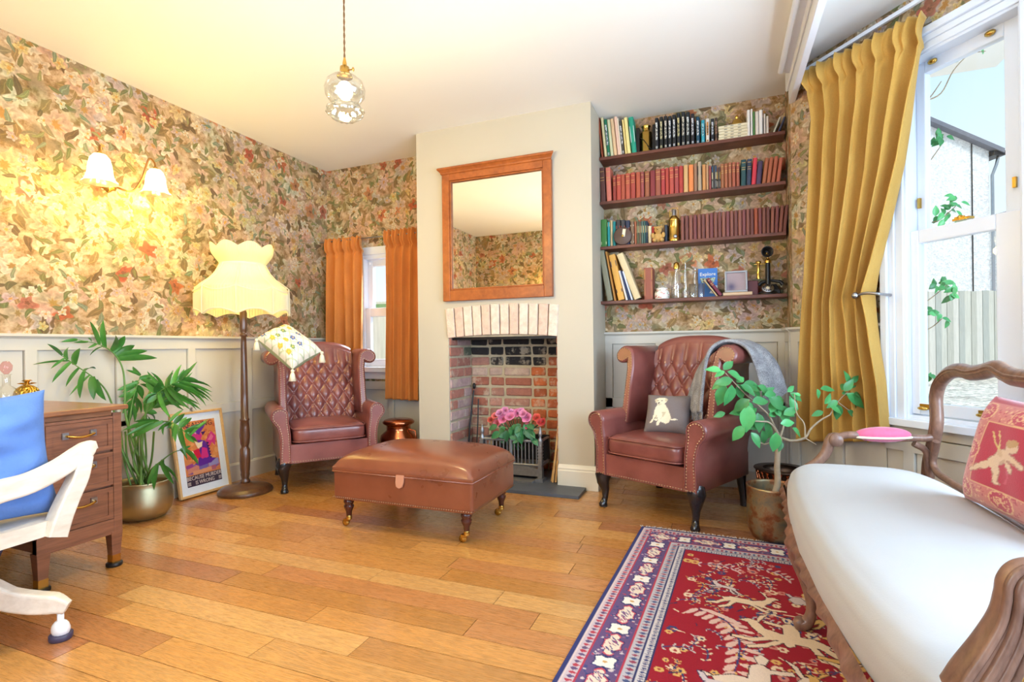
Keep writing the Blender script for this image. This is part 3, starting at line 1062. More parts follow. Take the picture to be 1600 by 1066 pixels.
for px, py, zl in ((1437, 318, .05), (1586, 285, .045)):
    s, z = bay(px, py, .06)
    MB().box(s - .006, s + .006, .052, .066, z - zl / 2, z + zl / 2).build('sash_stop', M_BRASS, us)
s, z = bay(1497, 343, .0)
fa = MB().box(s - .035, s + .035, .016, .05, z, z + .01); fa.ball((s - .01, .03, z + .014), .012, 8, 6); fa.box(s - .03, s + .01, .022, .03, z + .01, z + .018)
fa.build('sash_fastener', M_BRASS, ls)
wpart('window_sill', MB().box(.57, 1.36, -.065, .13, .585, .622))
wpart('apron', MB().box(.60, 1.345, -.022, 0, .535, .586), M_PANEL)

# --- sash window of the left alcove (window_1)
w1 = empty('window_1', (0, YB, 0)); w1['kind'] = 'structure'
def w1p(name, mb, m=M_UPVC, parent=None, bv=.004): return mb.build(name, m, parent or w1, bevel=bv)
w1p('architrave', MB().box(WX0 - .03, WX1 + .03, -.025, 0, 1.855, 1.925))
w1p('architrave', MB().box(WX0 - .05, WX0 + .0, -.025, 0, .80, 1.86)); w1p('architrave', MB().box(WX1, WX1 + .05, -.025, 0, .80, 1.86))
w1p('frame_lining', MB().box(WX0, WX0 + .03, 0, .12, .8, 1.86).box(WX1 - .03, WX1, 0, .12, .8, 1.86).box(WX0 + .03, WX1 - .03, 0, .12, 1.82, 1.86))
u1 = w1p('upper_sash', MB().box(WX0 + .03, WX0 + .085, .06, .10, 1.30, 1.82).box(WX1 - .085, WX1 - .03, .06, .10, 1.30, 1.82).box(WX0 + .085, WX1 - .085, .06, .10, 1.76, 1.82).box(WX0 + .085, WX1 - .085, .06, .10, 1.30, 1.34))
w1p('window_pane', MB().box(WX0 + .08, WX1 - .08, .078, .082, 1.33, 1.765), M_GLASS, u1, 0)
l1 = w1p('lower_sash', MB().box(WX0 + .03, WX0 + .085, .015, .055, .83, 1.37).box(WX1 - .085, WX1 - .03, .015, .055, .83, 1.37).box(WX0 + .085, WX1 - .085, .015, .055, 1.29, 1.37).box(WX0 + .085, WX1 - .085, .015, .055, .83, .90))
w1p('window_pane', MB().box(WX0 + .08, WX1 - .08, .033, .037, .89, 1.30), M_GLASS, l1, 0)
MB().box(-2.78, -2.73, .012, .05, 1.365, 1.378).build('sash_fastener', M_WHITE, l1)
MB().ball((WX0 + .058, .05, 1.79), .013, 8, 6).build('sash_knob', M_WHITE, u1)
w1p('window_sill', MB().box(WX0 - .07, WX1 + .07, -.07, .12, .785, .83))
w1p('apron', MB().box(WX0 - .05, WX1 + .05, -.022, 0, .72, .785), M_WHITE)

# ================================================================ outside
g = NT('gravel_ground')
gc = g.coord()
v_ = g.voro(gc, 15, 1, 'F1', '3D')
nz = g.noise(gc, 1.2, 3)
gcol = g.mix(g.smooth(nz.outputs[0], .45, .6), lin(232, 216, 202), lin(206, 190, 176))
sc_ = g.n('SeparateColor'); g.put(sc_.inputs[0], v_.outputs['Color'])
g.set(col=g.vmath('SCALE', gcol, scale=g.math('MULTIPLY_ADD', sc_.outputs[0], 1.0, .45)), rough=.95)
g.bump(v_.outputs[0], .25, .01)
MB().box(-20, 40, 4.3, 45, -.3, -.06).box(1.9, 40, -12, 4.3, -.3, -.06).build('ground', g.m, kind='structure')
CR = Vector((math.cos(TH), math.sin(TH), 0)); CF = Vector((-math.sin(TH), math.cos(TH), 0))


def camframe(t): return Matrix(((CR.x, CF.x, 0, CF.x * t), (CR.y, CF.y, 0, CF.y * t), (0, 0, 1, 0), (0, 0, 0, 1)))


t = NT('weathered_boards')
oc = t.objcol(); no = t.noise(t.mapping(t.coord(), (20, 20, 1.2)), 2, 5, .65)
t.set(col=t.vmath('SCALE', oc, scale=t.math('MULTIPLY_ADD', no.outputs[0], .6, .7)), rough=.9); M_BOARD = t.m


def fence(name, label, Mx, x0, x1, bw, z0, z1, cols, rails=()):
    root = empty(name, label=label, cat='fence'); root.matrix_world = Mx
    x = x0; k = 0
    while x < x1:
        w = bw * (1 + .1 * math.sin(k * 2.3))
        o = MB().box(x + .004, x + w - .004, -.01 - .012 * (k % 2), .012, z0, z1 + .01 * math.sin(k * 1.7)).build('board', M_BOARD, root)
        c = cols[k % len(cols)]; o.color = (*c, 1)
        x += w; k += 1
    for z, c in rails:
        o = MB().box(x0, x1, -.06, -.02, z, z + .09).build('fence_rail', M_BOARD, root); o.color = (*c, 1)
    return root


fence('garden_fence', 'tall weathered pale board fence across the gravel beyond the bay window', camframe(15), 9.6, 15.8, .17, -.1, 2.44, [lin(208, 206, 196), lin(190, 188, 178), lin(216, 212, 204), lin(182, 184, 178)])
fence('side_fence', 'mossy pale board fence just outside the small left window', Matrix.Translation((0, 5.9, 0)), -5.6, -3.0, .15, -.1, 1.62, [lin(206, 206, 194), lin(186, 192, 178), lin(214, 210, 200)], [(1.5, lin(120, 156, 110)), (.72, lin(130, 160, 112))])
bp = empty('brick_pier', (-4.36, 5.4, 0), label='red brick pier outside the small left window, beside the fence', cat='brick pier')
MB().box(-.115, .105, -.005, .1, -.1, 3.0).build('mortar', M_MORTAR, bp)
for r in range(36):
    for a, b in (((-.11, .10),), ((-.11, -.01), (.0, .10)))[r % 2]:
        o = MB().box(a, b, -.012, .09, -.1 + r * .085, -.1 + r * .085 + .072).build('brick', M_BRICK, bp, bevel=.004)
        c = BR[r % 5]; o.color = (*c, 1)
# the neighbouring house
t = NT('pebbledash'); pv = t.voro(t.coord(), 17, 1, 'F1', '3D'); ps = t.n('SeparateColor'); t.put(ps.inputs[0], pv.outputs['Color'])
t.set(col=t.vmath('SCALE', lin(244, 244, 246), scale=t.math('MULTIPLY_ADD', ps.outputs[0], .3, .78)), rough=.95); t.bump(pv.outputs[0], .6, .03); M_PEB = t.m
M_ROOF = mat('slate_roof', lin(120, 122, 134), .7, var=.2)
HT = 19.0
hs = empty('neighbour_house', label='pale pebbledash house gable with slate roof seen through the bay window', cat='house'); hs.matrix_world = camframe(HT)


def hp(px, py):
    p = at(px, py, HT); q = hs.matrix_world.inverted() @ p; return q.x, q.z


xa, za = hp(1395, 172); xb, zb_ = hp(1545, 236)
MB().prism([(xa, -.1), (xb, -.1), (xb, zb_), (xa, za)], 0, 6, 'xz').build('gable_wall', M_PEB, hs)
xe, ze = hp(1573, 233)
sl = (zb_ - za) / (xb - xa)
rf = MB().prism([(xa, za), (xb + .35, zb_ + sl * .35), (xb + .35, zb_ + sl * .35 + .16), (xa, za + .16)], -.25, 6.2, 'xz').build('roof', M_ROOF, hs)
MB().box(xb, xb + .42, -.2, 6, zb_ - .22, zb_ - .06).build('gutter', M_BLACK, hs)
MB().tube([(xb + .3, -.05, zb_ - .2), (xb + .22, -.06, zb_ - .5), (xb + .06, -.06, zb_ - .9), (xb + .06, -.06, 0)], .05, 8).build('downpipe', M_STEEL, hs)
x1_, z1_ = hp(1517, 225); MB().tube([(x1_, -.03, z1_), (x1_, -.03, .5)], .018, 6).build('cable', M_BLACK, hs)
hb = empty('garden_shed', label='small pale rendered outbuilding behind the fence right of the pebbledash house', cat='shed'); hb.matrix_world = camframe(24)
x0_, z0_ = (hb.matrix_world.inverted() @ at(1556, 345, 24)).x, (at(1556, 345, 24)).z
MB().box(x0_, x0_ + 3, 0, 3, -.1, z0_).build('wall', M_PEB, hb)
MB().prism([(x0_ - .1, z0_), (x0_ + 3.1, z0_), (x0_ + 1.5, z0_ + .7)], -.1, 3.1, 'xz').build('roof', M_ROOF, hb)
# ================================================================ alcove shelves, books and ornaments
SHZ = [2.364, 2.037, 1.706, 1.304]
SHN = ['top shelf', 'second shelf', 'third shelf', 'lowest shelf']
for z, nm in zip(SHZ, SHN):
    s = MB().box(-.811, .41, 3.82, 3.977, z, z + .022).build('alcove_shelf', M_SHELF, bevel=.002)
    tag(s, 'dark stained wooden ' + {'top shelf': 'top', 'second shelf': 'second from top', 'third shelf': 'third from top', 'lowest shelf': 'lowest'}[nm] + ' wall shelf in the alcove', 'shelf', 'alcove wall shelves')
SPY = 3.832
_ou = [(-.5, 1), (-.5, .10), (-.44, .03), (-.25, .0), (.25, .0), (.44, .03), (.5, .10), (.5, 1)]
_in = [(.40, 1), (.40, .13), (-.40, .13), (-.40, 1)]
cov = MB()
poly = _ou + _in
n_ = len(poly)
quads = [(0, 1, 10, 11), (6, 7, 8, 9), (1, 2, 3, 10), (3, 4, 9, 10), (4, 5, 6, 9)]
for z in (0, 1): cov.add([(x, y, z) for x, y in poly], quads)
cov.loft([[(x, y, 0) for x, y in poly], [(x, y, 1) for x, y in poly]], False, False)
ME_COVER = cov.mesh('cover', M_BOOK)
ME_PAGES = MB().box(-.39, .39, .11, .97, .015, .975).mesh('pages', M_PAGES)
ME_TITLE = MB().box(-.5, .5, -.5, .5, -.5, .5).mesh('title_print', M_INK)
ME_BAND = MB().box(-.5, .5, -.5, .5, -.5, .5).mesh('gilt_band', M_GILT)
ME_PLAIN = MB().box(-.5, .5, -.5, .5, -.5, .5).mesh('spine_label', M_PLAIN)
ORD = 'first second third fourth fifth sixth seventh eighth ninth tenth eleventh twelfth thirteenth fourteenth fifteenth sixteenth seventeenth eighteenth nineteenth twentieth twenty-first twenty-second twenty-third twenty-fourth twenty-fifth twenty-sixth'.split()


def book(k, org, sc, xb, w, xt, yt, yb, c, label, deco=None, dcol=(235, 235, 235), ang=None, depth=.125, spy=SPY):
    z0 = SHZ[k] + .0225
    pb = onY(org[0] + xb * sc, org[1] + yb * sc, spy); ptp = onY(org[0] + xt * sc, org[1] + yt * sc, spy)
    wl_ = onY(org[0] + (xb - w / 2) * sc, org[1] + yb * sc, spy); wr_2 = onY(org[0] + (xb + w / 2) * sc, org[1] + yb * sc, spy)
    W = (wr_2.x - wl_.x) * .97
    if ang is None:
        ang = math.atan2(ptp.x - pb.x, ptp.z - pb.z)
        if abs(ang) < .06: ang = 0
    H = math.hypot(ptp.x - pb.x, ptp.z - z0)
    W *= math.cos(ang)
    root = empty('book', (pb.x, spy, z0 + abs(math.sin(ang)) * W / 2), label=label, cat='book', group='books on the ' + SHN[k])
    root.rotation_euler = (0, ang, 0)
    o = link('cover', ME_COVER, root); o.scale = (W, depth, H); o.color = (*lin(*c), 1)
    o = link('pages', ME_PAGES, root); o.scale = (W, depth, H)
    if deco == 'ink':
        o = link('title_print', ME_TITLE, root); o.scale = (W * .5, .0012, H * .56); o.location = (0, -.0004, H * .58); o.color = (*lin(*dcol), 1)
        o = link('title_print', ME_TITLE, root); o.scale = (W * .5, .0012, H * .07); o.location = (0, -.0004, H * .07); o.color = (*lin(*dcol), 1)
    elif deco == 'gilt':
        for q in (.62, .70, .88): o = link('gilt_band', ME_BAND, root); o.scale = (W * .72, .0012, .0032); o.location = (0, -.0004, H * q)
    elif deco:
        for q0, q1, cc in deco:
            o = link('spine_label', ME_PLAIN, root); o.scale = (W * .9, .0016, H * (q1 - q0)); o.location = (0, .002, H * (q0 + q1) / 2); o.color = (*lin(*cc), 1)
    return root


O1, S1 = (925, 140), 160 / 1312
for xb, w, xt, yt, yb, c, lb, dc in [
    (132, 24, 70, 362, 855, (150, 72, 42), 'thin rust brown book leaning against the chimney side of the top shelf', None),
    (176, 36, 114, 362, 850, (222, 206, 156), 'thin pale cream book between rust and green spines, top shelf', None),
    (216, 40, 163, 385, 840, (24, 112, 78), 'dark green paperback with white spine title at left of top shelf', 'ink'),
    (256, 40, 208, 385, 835, (208, 204, 162), 'pale sage paperback right of the dark green one on top shelf', None),
    (300, 44, 250, 375, 830, (226, 186, 142), 'peach coloured paperback in the left group on top shelf', None),
    (348, 42, 292, 350, 824, (224, 186, 166), 'creased pinkish white paperback in the left group on top shelf', None),
    (375, 20, 330, 368, 820, (230, 214, 190), 'thin off-white book before a charcoal spine on top shelf', None),
    (402, 34, 362, 400, 815, (72, 64, 54), 'charcoal spined book between cream paperbacks on top shelf', 'ink'),
    (437, 26, 398, 385, 810, (232, 206, 132), 'thin straw yellow book beside a wider yellow one on top shelf', None),
    (475, 46, 434, 357, 805, (232, 216, 146), 'creased pale yellow paperback next to the teal book on top shelf', None),
    (540, 64, 500, 352, 796, (30, 146, 120), 'thick teal green book ending the left group on top shelf', [(.3, .75, (190, 205, 200))])]:
    book(0, O1, S1, xb, w, xt, yt, yb, c, lb, dc, ang=-.09)
dark = [(830, 46, 365, 755, (24, 26, 32), (236, 236, 230)), (888, 46, 350, 745, (26, 26, 24), (226, 214, 160)), (945, 46, 340, 735, (26, 26, 30), (230, 220, 200)),
        (998, 46, 340, 725, (28, 30, 36), (226, 226, 226)), (1053, 46, 325, 720, (28, 28, 32), (236, 236, 236)), (1110, 48, 300, 710, (26, 28, 34), (226, 210, 150)),
        (1170, 50, 285, 695, (24, 28, 34), (220, 210, 190)), (1230, 52, 290, 690, (26, 30, 34), (220, 224, 220)), (1290, 46, 310, 685, (34, 32, 40), (236, 236, 240))]
for i, (xb, w, yt, yb, c, d) in enumerate(dark):
    book(0, O1, S1, xb, w, xb - 16, yt, yb, c, 'black paperback with pale spine title, %s right of the brass tin, top shelf' % ORD[i], 'ink', d, ang=0)
O2 = (1075, 140)
for xb, w, yt, yb, c, d, lb in [
    (128, 46, 350, 676, (24, 70, 92), (230, 236, 240), 'navy and teal paperback with white title block on top shelf'),
    (192, 46, 392, 665, (40, 150, 170), (170, 220, 230), 'turquoise spined paperback in the middle of the top shelf'),
    (252, 46, 374, 655, (216, 206, 196), (230, 150, 60), 'white paperback with orange and black spine patch on top shelf'),
    (315, 44, 374, 648, (30, 30, 38), (220, 224, 230), 'black paperback left of the thin dark brown book on top shelf'),
    (362, 34, 362, 640, (70, 52, 44), (190, 140, 110), 'thin dark brown book beside the flat stack on top shelf')]:
    book(0, O2, S1, xb, w, xb - 12, yt, yb, c, lb, 'ink', d, ang=0)
# flat stack of five thin pale books
pl0, pl1 = onY(1075 + 392 * S1, 140 + 632 * S1, SPY), onY(1075 + 760 * S1, 140 + 580 * S1, SPY)
Ls = pl1.x - pl0.x
for i in range(5):
    r = empty('book', ((pl0.x + pl1.x) / 2 + rnd.uniform(-.003, .003), SPY, SHZ[0] + .023 + i * .0196), label='thin cream book lying flat, %s in the stack on top shelf' % ['lowest', 'second from bottom', 'middle one', 'second from top', 'uppermost'][i], cat='book', group='flat stack of pale books')
    o = link('cover', ME_COVER, r); o.scale = (.0192, .125, Ls); o.rotation_euler = (0, PI / 2, 0); o.location = (-Ls / 2, 0, .0096); o.color = (*lin(222, 210, 178), 1)
    o = link('pages', ME_PAGES, r); o.scale = (.0192, .125, Ls); o.rotation_euler = (0, PI / 2, 0); o.location = (-Ls / 2, 0, .0096)
    for q in (.2, .42, .68): o = link('title_print', ME_TITLE, r); o.scale = (Ls * .12, .001, .006); o.location = (Ls * (q - .45), -.0004, .0096); o.color = (*lin(214, 200, 170), 1)
zst = SHZ[0] + .023 + 5 * .0196
p = onY(1075 + 625 * S1, 140 + 430 * S1, SPY + .05)
ob = empty('brass_bell', (p.x, SPY + .05, zst), label='small brass hand bell on the flat stack of books, top shelf', cat='bell')
MB().lathe([(.042, 0), (.043, .004), (.038, .012), (.030, .03), (.024, .042), (.008, .047)], 20).build('bell_body', M_BRASS, ob)
MB().lathe([(.006, .045), (.011, .055), (.012, .066), (.006, .074), (0, .076)], 14).build('handle', M_BRASS, ob)
for i, (xb, w, xt, yt, yb, c, lb) in enumerate([
    (778, 40, 760, 262, 580, (232, 226, 220), 'white paperback just right of the flat stack on top shelf'),
    (818, 26, 800, 250, 575, (236, 234, 230), 'thin white book left of the green one on top shelf'),
    (846, 24, 832, 280, 570, (90, 138, 76), 'thin green book among white ones at right of top shelf'),
    (886, 48, 874, 280, 565, (228, 220, 212), 'cream white book right of the thin green one on top shelf'),
    (936, 48, 934, 260, 560, (240, 238, 236), 'bright white thick book at right of top shelf'),
    (985, 24, 988, 310, 550, (226, 218, 212), 'thin short white book, second last upright on top shelf'),
    (1020, 34, 1026, 336, 548, (216, 206, 198), 'short off-white book, last upright one on top shelf')]):
    book(0, O2, S1, xb, w, xt, yt, yb, c, lb, ang=0)
book(0, O2, S1, 1100, 30, 1185, 358, 540, (200, 196, 176), 'small pale book leaning right at the end of top shelf', ang=.38)
book(0, O2, S1, 1160, 30, 1240, 350, 525, (60, 66, 92), 'small navy book leaning on the wall at the end of top shelf', ang=.40)
# brass tin between the groups
p = onY(985 + 330 * 50 / 666, 170 + 870 * 50 / 666, 3.87); tp = onY(985 + 330 * 50 / 666, 170 + 340 * 50 / 666, 3.87)
H = tp.z - SHZ[0] - .023
ti = empty('brass_carriage_lamp', (p.x, 3.875, SHZ[0] + .023), label='old brass cylindrical lamp with dark shutters between books on top shelf', cat='lamp')
MB().lathe([(.042, 0), (.043, .006), (.040, .01), (.040, H * .70), (.036, H * .73), (.026, H * .75), (.026, H * .92), (.034, H * .95), (.02, H), (0, H)], 22).build('body', M_BRASS, ti)
MB().box(-.066, -.044, -.03, .04, 0, H * .9).build('side_shutter', M_BLACK, ti)
MB().box(.046, .064, -.02, .05, 0, H * .95).build('side_shutter', M_BLACK, ti)
MB().tube([(-.045, -.03, H * .55), (-.01, -.045, H * .4), (.03, -.035, H * .1), (.055, -.02, .01)], .0022, 6).build('wire', M_BLACK, ti)

# --- second shelf
O3, S3 = (930, 235), .1
row = [(124, 84, 100, 270, 785, (92, 52, 44), 'tall mottled dark brown book first on the second shelf', 'gilt'), (215, 78, 190, 270, 780, (212, 118, 96), 'tall salmon pink book beside the dark brown one, second shelf', 'gilt')]
for xb, w, xt, yt, yb, c, lb, d in row: book(1, O3, S3, xb, w, xt, yt, yb, c, lb, d, ang=-.03)
reds = [(300, 54, 395, 765, (151, 60, 49)), (368, 74, 380, 760, (172, 69, 54)), (435, 64, 375, 755, (168, 77, 54)), (510, 78, 360, 750, (175, 80, 60)), (590, 78, 345, 740, (163, 66, 54)),
        (672, 74, 340, 730, (172, 80, 54)), (738, 56, 335, 720, (151, 73, 70)), (812, 78, 325, 710, (151, 88, 60)), (898, 86, 315, 700, (129, 47, 50)), (983, 84, 290, 690, (154, 84, 64)),
        (1062, 66, 285, 680, (168, 60, 60)), (1126, 56, 275, 675, (177, 69, 56)), (1195, 74, 260, 665, (178, 75, 64)), (1272, 72, 250, 658, (158, 66, 64)), (1343, 68, 245, 650, (172, 57, 50))]
for i, (xb, w, yt, yb, c) in enumerate(reds):
    kind = 'deep crimson' if i == 8 else ('brownish red' if i in (7, 9) else 'faded red')
    book(1, O3, S3, xb, w, xb - 8, yt, yb, c, '%s cloth book, %s of the red row on the second shelf' % (kind, ORD[i]), 'gilt' if i % 3 != 2 else None, ang=0)
book(1, O3, S3, 1418, 72, 1410, 230, 640, (206, 164, 110), 'tan cloth book after the red row on the second shelf', ang=0)
book(1, O3, S3, 1500, 78, 1490, 225, 630, (226, 132, 72), 'orange cloth book after the tan one on the second shelf', ang=0)
O4 = (1080, 225)
for xb, w, xt, yt, yb, c, lb, d in [
    (70, 54, 65, 305, 720, (150, 112, 88), 'brown beige book right of the orange one, second shelf', None),
    (134, 62, 135, 275, 715, (172, 152, 128), 'rounded grey beige book with dark title label, second shelf', [(.55, .85, (70, 64, 60))]),
    (202, 56, 200, 320, 705, (200, 140, 84), 'light orange tan book near the middle of the second shelf', None),
    (254, 40, 250, 320, 700, (186, 142, 104), 'worn tan book left of a mauve one, second shelf', None),
    (297, 38, 295, 340, 695, (150, 74, 74), 'thin mauve red book left of the blue banded one, second shelf', None),
    (361, 78, 358, 330, 688, (52, 50, 50), 'book with blue, cream and black spine bands on second shelf', [(.72, .95, (44, 92, 140)), (.42, .7, (232, 214, 170)), (.08, .36, (150, 146, 140))]),
    (432, 54, 430, 365, 682, (60, 52, 46), 'book with maroon, yellow and black spine bands on second shelf', [(.82, .98, (120, 54, 50)), (.45, .78, (206, 160, 84)), (.08, .36, (170, 160, 150))])]:
    book(1, O4, S3, xb, w, xt, yt, yb, c, lb, d, ang=0)
for i, (xb, yt, yb) in enumerate([(490, 310, 672), (548, 305, 668), (608, 290, 660), (668, 285, 652), (732, 285, 645)]):
    book(1, O4, S3, xb, 56, xb, yt, yb, (156 + 6 * (i % 2), 98 - 4 * i, 64), 'brown gilt-banded volume, %s of five matching ones on second shelf' % ORD[i], 'gilt', ang=0)
for xb, w, yt, yb, c, lb, a in [
    (815, 84, 245, 635, (32, 72, 76), 'dark teal book with gilt bands toward the right of second shelf', .02),
    (900, 78, 235, 628, (48, 58, 82), 'navy blue book beside the dark teal one on second shelf', .035),
    (976, 72, 220, 618, (206, 56, 72), 'bright crimson slim book toward the right of second shelf', .07),
    (1052, 84, 270, 610, (74, 58, 88), 'indigo violet book right of the crimson one on second shelf', .09)]:
    book(1, O4, S3, xb, w, xb, yt, yb, c, lb, 'gilt' if a < .05 else None, ang=a)
for i, (xb, xt, yt, yb) in enumerate([(1136, 1188, 220, 605), (1208, 1268, 210, 595), (1282, 1342, 195, 590), (1358, 1428, 215, 580)]):
    book(1, O4, S3, xb, 66, xt, yt, yb, (168 + 4 * i, 98, 66 + 3 * i), 'reddish tan book leaning right, %s of the last four on second shelf' % ORD[i], ang=.13)

# --- third shelf
O5 = (930, 310)
for xb, w, yt, yb, c, lb, d in [
    (136, 100, 330, 745, (66, 124, 56), 'grass green hardback first on the third shelf', [(.1, .2, (190, 200, 150))]),
    (212, 42, 370, 742, (40, 150, 150), 'teal slim book with cream top beside the green hardback', [(.82, .98, (226, 200, 150))]),
    (255, 40, 342, 738, (206, 178, 132), 'thin beige book on third shelf behind the round tape case', None),
    (298, 48, 362, 732, (30, 130, 128), 'teal book left of the black ones on third shelf', None),
    (360, 70, 336, 722, (62, 54, 52), 'black book with red label, leftmost of three on third shelf', [(.66, .78, (170, 70, 56))]),
    (436, 70, 338, 715, (58, 56, 60), 'black book with red label, middle of three on third shelf', [(.66, .78, (176, 82, 60))]),
    (508, 66, 344, 708, (44, 50, 74), 'navy black book with red label, rightmost of three on third shelf', [(.60, .72, (176, 82, 60))]),
    (580, 58, 362, 704, (128, 100, 76), 'dotted brown beige book right of the black ones on third shelf', [(.1, .16, (226, 214, 190)), (.4, .46, (226, 214, 190)), (.8, .86, (226, 214, 190))]),
    (632, 36, 360, 698, (160, 92, 62), 'thin orange brown book on the third shelf', None),
    (668, 34, 360, 696, (96, 96, 72), 'thin olive banded book on third shelf', [(.5, .8, (206, 190, 140))]),
    (702, 34, 358, 694, (110, 88, 70), 'thin brown banded book on third shelf', [(.5, .8, (196, 170, 120))]),
    (737, 36, 356, 692, (86, 106, 96), 'thin grey green banded book on third shelf', [(.5, .8, (216, 190, 130))]),
    (773, 36, 354, 690, (60, 92, 86), 'thin dark green banded book on third shelf', [(.5, .8, (220, 200, 140))]),
    (806, 28, 352, 688, (44, 62, 80), 'thin navy banded book on third shelf', [(.5, .8, (206, 180, 120))]),
    (855, 56, 432, 680, (226, 208, 172), 'short cream book left of the teddy bear on third shelf', None),
    (908, 44, 440, 678, (168, 44, 38), 'short dark red book behind the teddy bear on third shelf', None),
    (1110, 52, 412, 655, (52, 62, 78), 'dark slate blue book between teddy bear and brass extinguisher', None)]:
    book(2, O5, S3, xb, w, xb, yt, yb, c, lb, d, ang=0, spy=SPY + .022, depth=.11)
p = onY(930 + 43.0, 310 + 57.0, 3.84)
dk = empty('tape_measure_case', (p.x, 3.8395, SHZ[2] + .0235 + .066), label='round brown leather tape measure case standing before the books, third shelf', cat='tape measure')
MR = Matrix.Rotation(PI / 2, 4, 'X')
MB().lathe([(0, -.010), (.058, -.010), (.065, -.006), (.065, .006), (.058, .0105), (.03, .0105), (.028, .012), (0, .012)], 32, M=MR).build('case', mat('brown_case_leather', lin(92, 70, 60), .5, var=.2), dk)
MB().box(-.004, .018, -.0145, -.0115, -.005, .05, M=Matrix.Rotation(.15, 4, 'Y')).build('paper_tag', M_PAGES, dk)
MB().lathe([(.010, .011), (.010, .015), (0, .016)], 14, M=MR).build('boss', M_BRASS, dk)
# teddy bear
p = onY(930 + 100, 310 + 66.5, 3.84)
tb = empty('teddy_bear', (p.x - .006, 3.842, SHZ[2] + .0228), label='small honey coloured teddy bear sitting on the third shelf', cat='teddy bear')
M_FUR = mat('honey_fur', lin(204, 160, 92), .95, var=.25, vs_=120, bump=.8, bs=200)
bd = MB(); bd.ball((0, .0, .036), .034, 14, 10, sc=(1, .75, 1.05)); bd.ball((-.024, -.02, .014), .016, 10, 8, sc=(1, 1.4, .9)); bd.ball((.026, -.02, .014), .016, 10, 8, sc=(1, 1.4, .9))
bd.ball((-.036, -.008, .05), .013, 10, 8, sc=(1, 1, 1.6)); bd.ball((.036, -.008, .05), .013, 10, 8, sc=(1, 1, 1.6)); bd.build('body', M_FUR, tb)
hd = MB(); hd.ball((0, -.004, .088), .027, 14, 10); hd.ball((-.021, 0, .108), .010, 8, 6); hd.ball((.021, 0, .108), .010, 8, 6); hd.ball((0, -.028, .082), .011, 8, 6); hd.build('head', M_FUR, tb)
ey = MB(); ey.ball((-.009, -.027, .094), .003, 6, 5); ey.ball((.009, -.027, .094), .003, 6, 5); ey.ball((0, -.038, .085), .0034, 6, 5); ey.build('eyes_and_nose', M_BLACK, tb)
# brass extinguisher shaped bottle
p = onY(930 + 123.5, 310 + 65, 3.85); tp = onY(930 + 123.5, 310 + 15, 3.85); H = tp.z - SHZ[2] - .022
q0_, q1_ = onY(930 + 114, 365, 3.85), onY(930 + 132, 365, 3.85); R = (q1_.x - q0_.x) / 2
ex = empty('brass_extinguisher', (p.x, 3.852, SHZ[2] + .0225), label='polished brass vintage hand extinguisher standing on the third shelf', cat='extinguisher')
MB().lathe([(R * .98, 0), (R, .004), (R, H * .12), (R * .95, H * .13), (R * .95, H * .60), (R * .99, H * .61), (R * .99, H * .65), (R * .8, H * .70), (R * .55, H * .74), (R * .5, H * .76)], 26).build('cylinder', M_BRASS, ex)
MB().lathe([(R * .36, H * .75), (R * .38, H * .93), (R * .30, H * .94), (0, H * .94)], 18).build('glass_gauge', M_STEEL, ex)
MB().tube([(R * .7, 0, H * .7), (R * .78, 0, H * .9), (R * .55, 0, H * .99), (0, 0, H), (-R * .55, 0, H * .99), (-R * .78, 0, H * .9), (-R * .7, 0, H * .7)], .0028, 8).build('carry_ring', M_BRASS, ex)
MB().lathe([(.012, 0), (.014, .004), (.008, .008), (0, .009)], 14, M=Matrix.Translation((R * .25, -R * .93, H * .12)) @ MR).build('tap', M_STEEL, ex)
# matching brown volumes
O6, S6 = (1050, 310), .11875
NV = 26
for i in range(NV):
    f = i / (NV - 1)
    xb = 138 + (1480 - 138) * (f ** .985)
    yb = 543 - (543 - 440) * f; yt = 232 - (232 - 88) * f
    a = 0 if i < NV - 4 else (.03, .05, .08, .10)[i - NV + 4]
    c = [(128, 76, 64), (112, 64, 58), (138, 84, 70), (120, 66, 66)][i % 4]
    if i == 18: c = (158, 78, 52)
    lb = 'rust brown leather volume brighter than its neighbours on the third shelf' if i == 18 else 'worn brown leather volume, %s of the long matching set on third shelf' % ORD[i]
    book(2, O6, S6, xb, 50, xb, yt, yb, c, lb, None, ang=a)

# --- lowest shelf
O7, S7 = (930, 380), 160 / 1551
for xb, w, xt, yt, yb, c, lb, d, a in [
    (222, 92, 92, 118, 860, (140, 136, 112), 'tall grey ledger leaning against the chimney side, lowest shelf', None, -.165),
    (300, 30, 172, 128, 858, (190, 130, 60), 'thin orange edged book behind the grey ledger, lowest shelf', None, -.17),
    (395, 104, 240, 186, 856, (222, 164, 76), 'thick ochre book with two dark spine bands, lowest shelf', [(.17, .24, (70, 56, 48)), (.74, .86, (96, 70, 60))], -.20),
    (478, 36, 372, 420, 852, (222, 214, 206), 'thin white striped booklet right of the ochre book, lowest shelf', None, -.24),
    (520, 26, 402, 420, 852, (44, 56, 96), 'thin navy booklet between white ones, lowest shelf', None, -.27),
    (556, 30, 432, 425, 850, (214, 220, 234), 'thin bluish white booklet under the cream album, lowest shelf', None, -.29),
    (640, 112, 368, 178, 842, (222, 200, 156), 'large cream album leaning steeply left, lowest shelf', None, -.36),
    (806, 140, 796, 372, 836, (150, 84, 66), 'upright red brown antique book with gilt spine, lowest shelf', [(.62, .95, (170, 112, 62)), (.12, .56, (160, 98, 66))], 0)]:
    book(3, O7, S7, xb, w, xt, yt, yb, c, lb, d, ang=a)


def shelf_at(px, py, y=3.86): q = onY(px, py, y); return (q.x, y, SHZ[3] + .0225)


def widths(px, py, w, y=3.86): return onY(px + w / 2, py, y).x - onY(px - w / 2, py, y).x


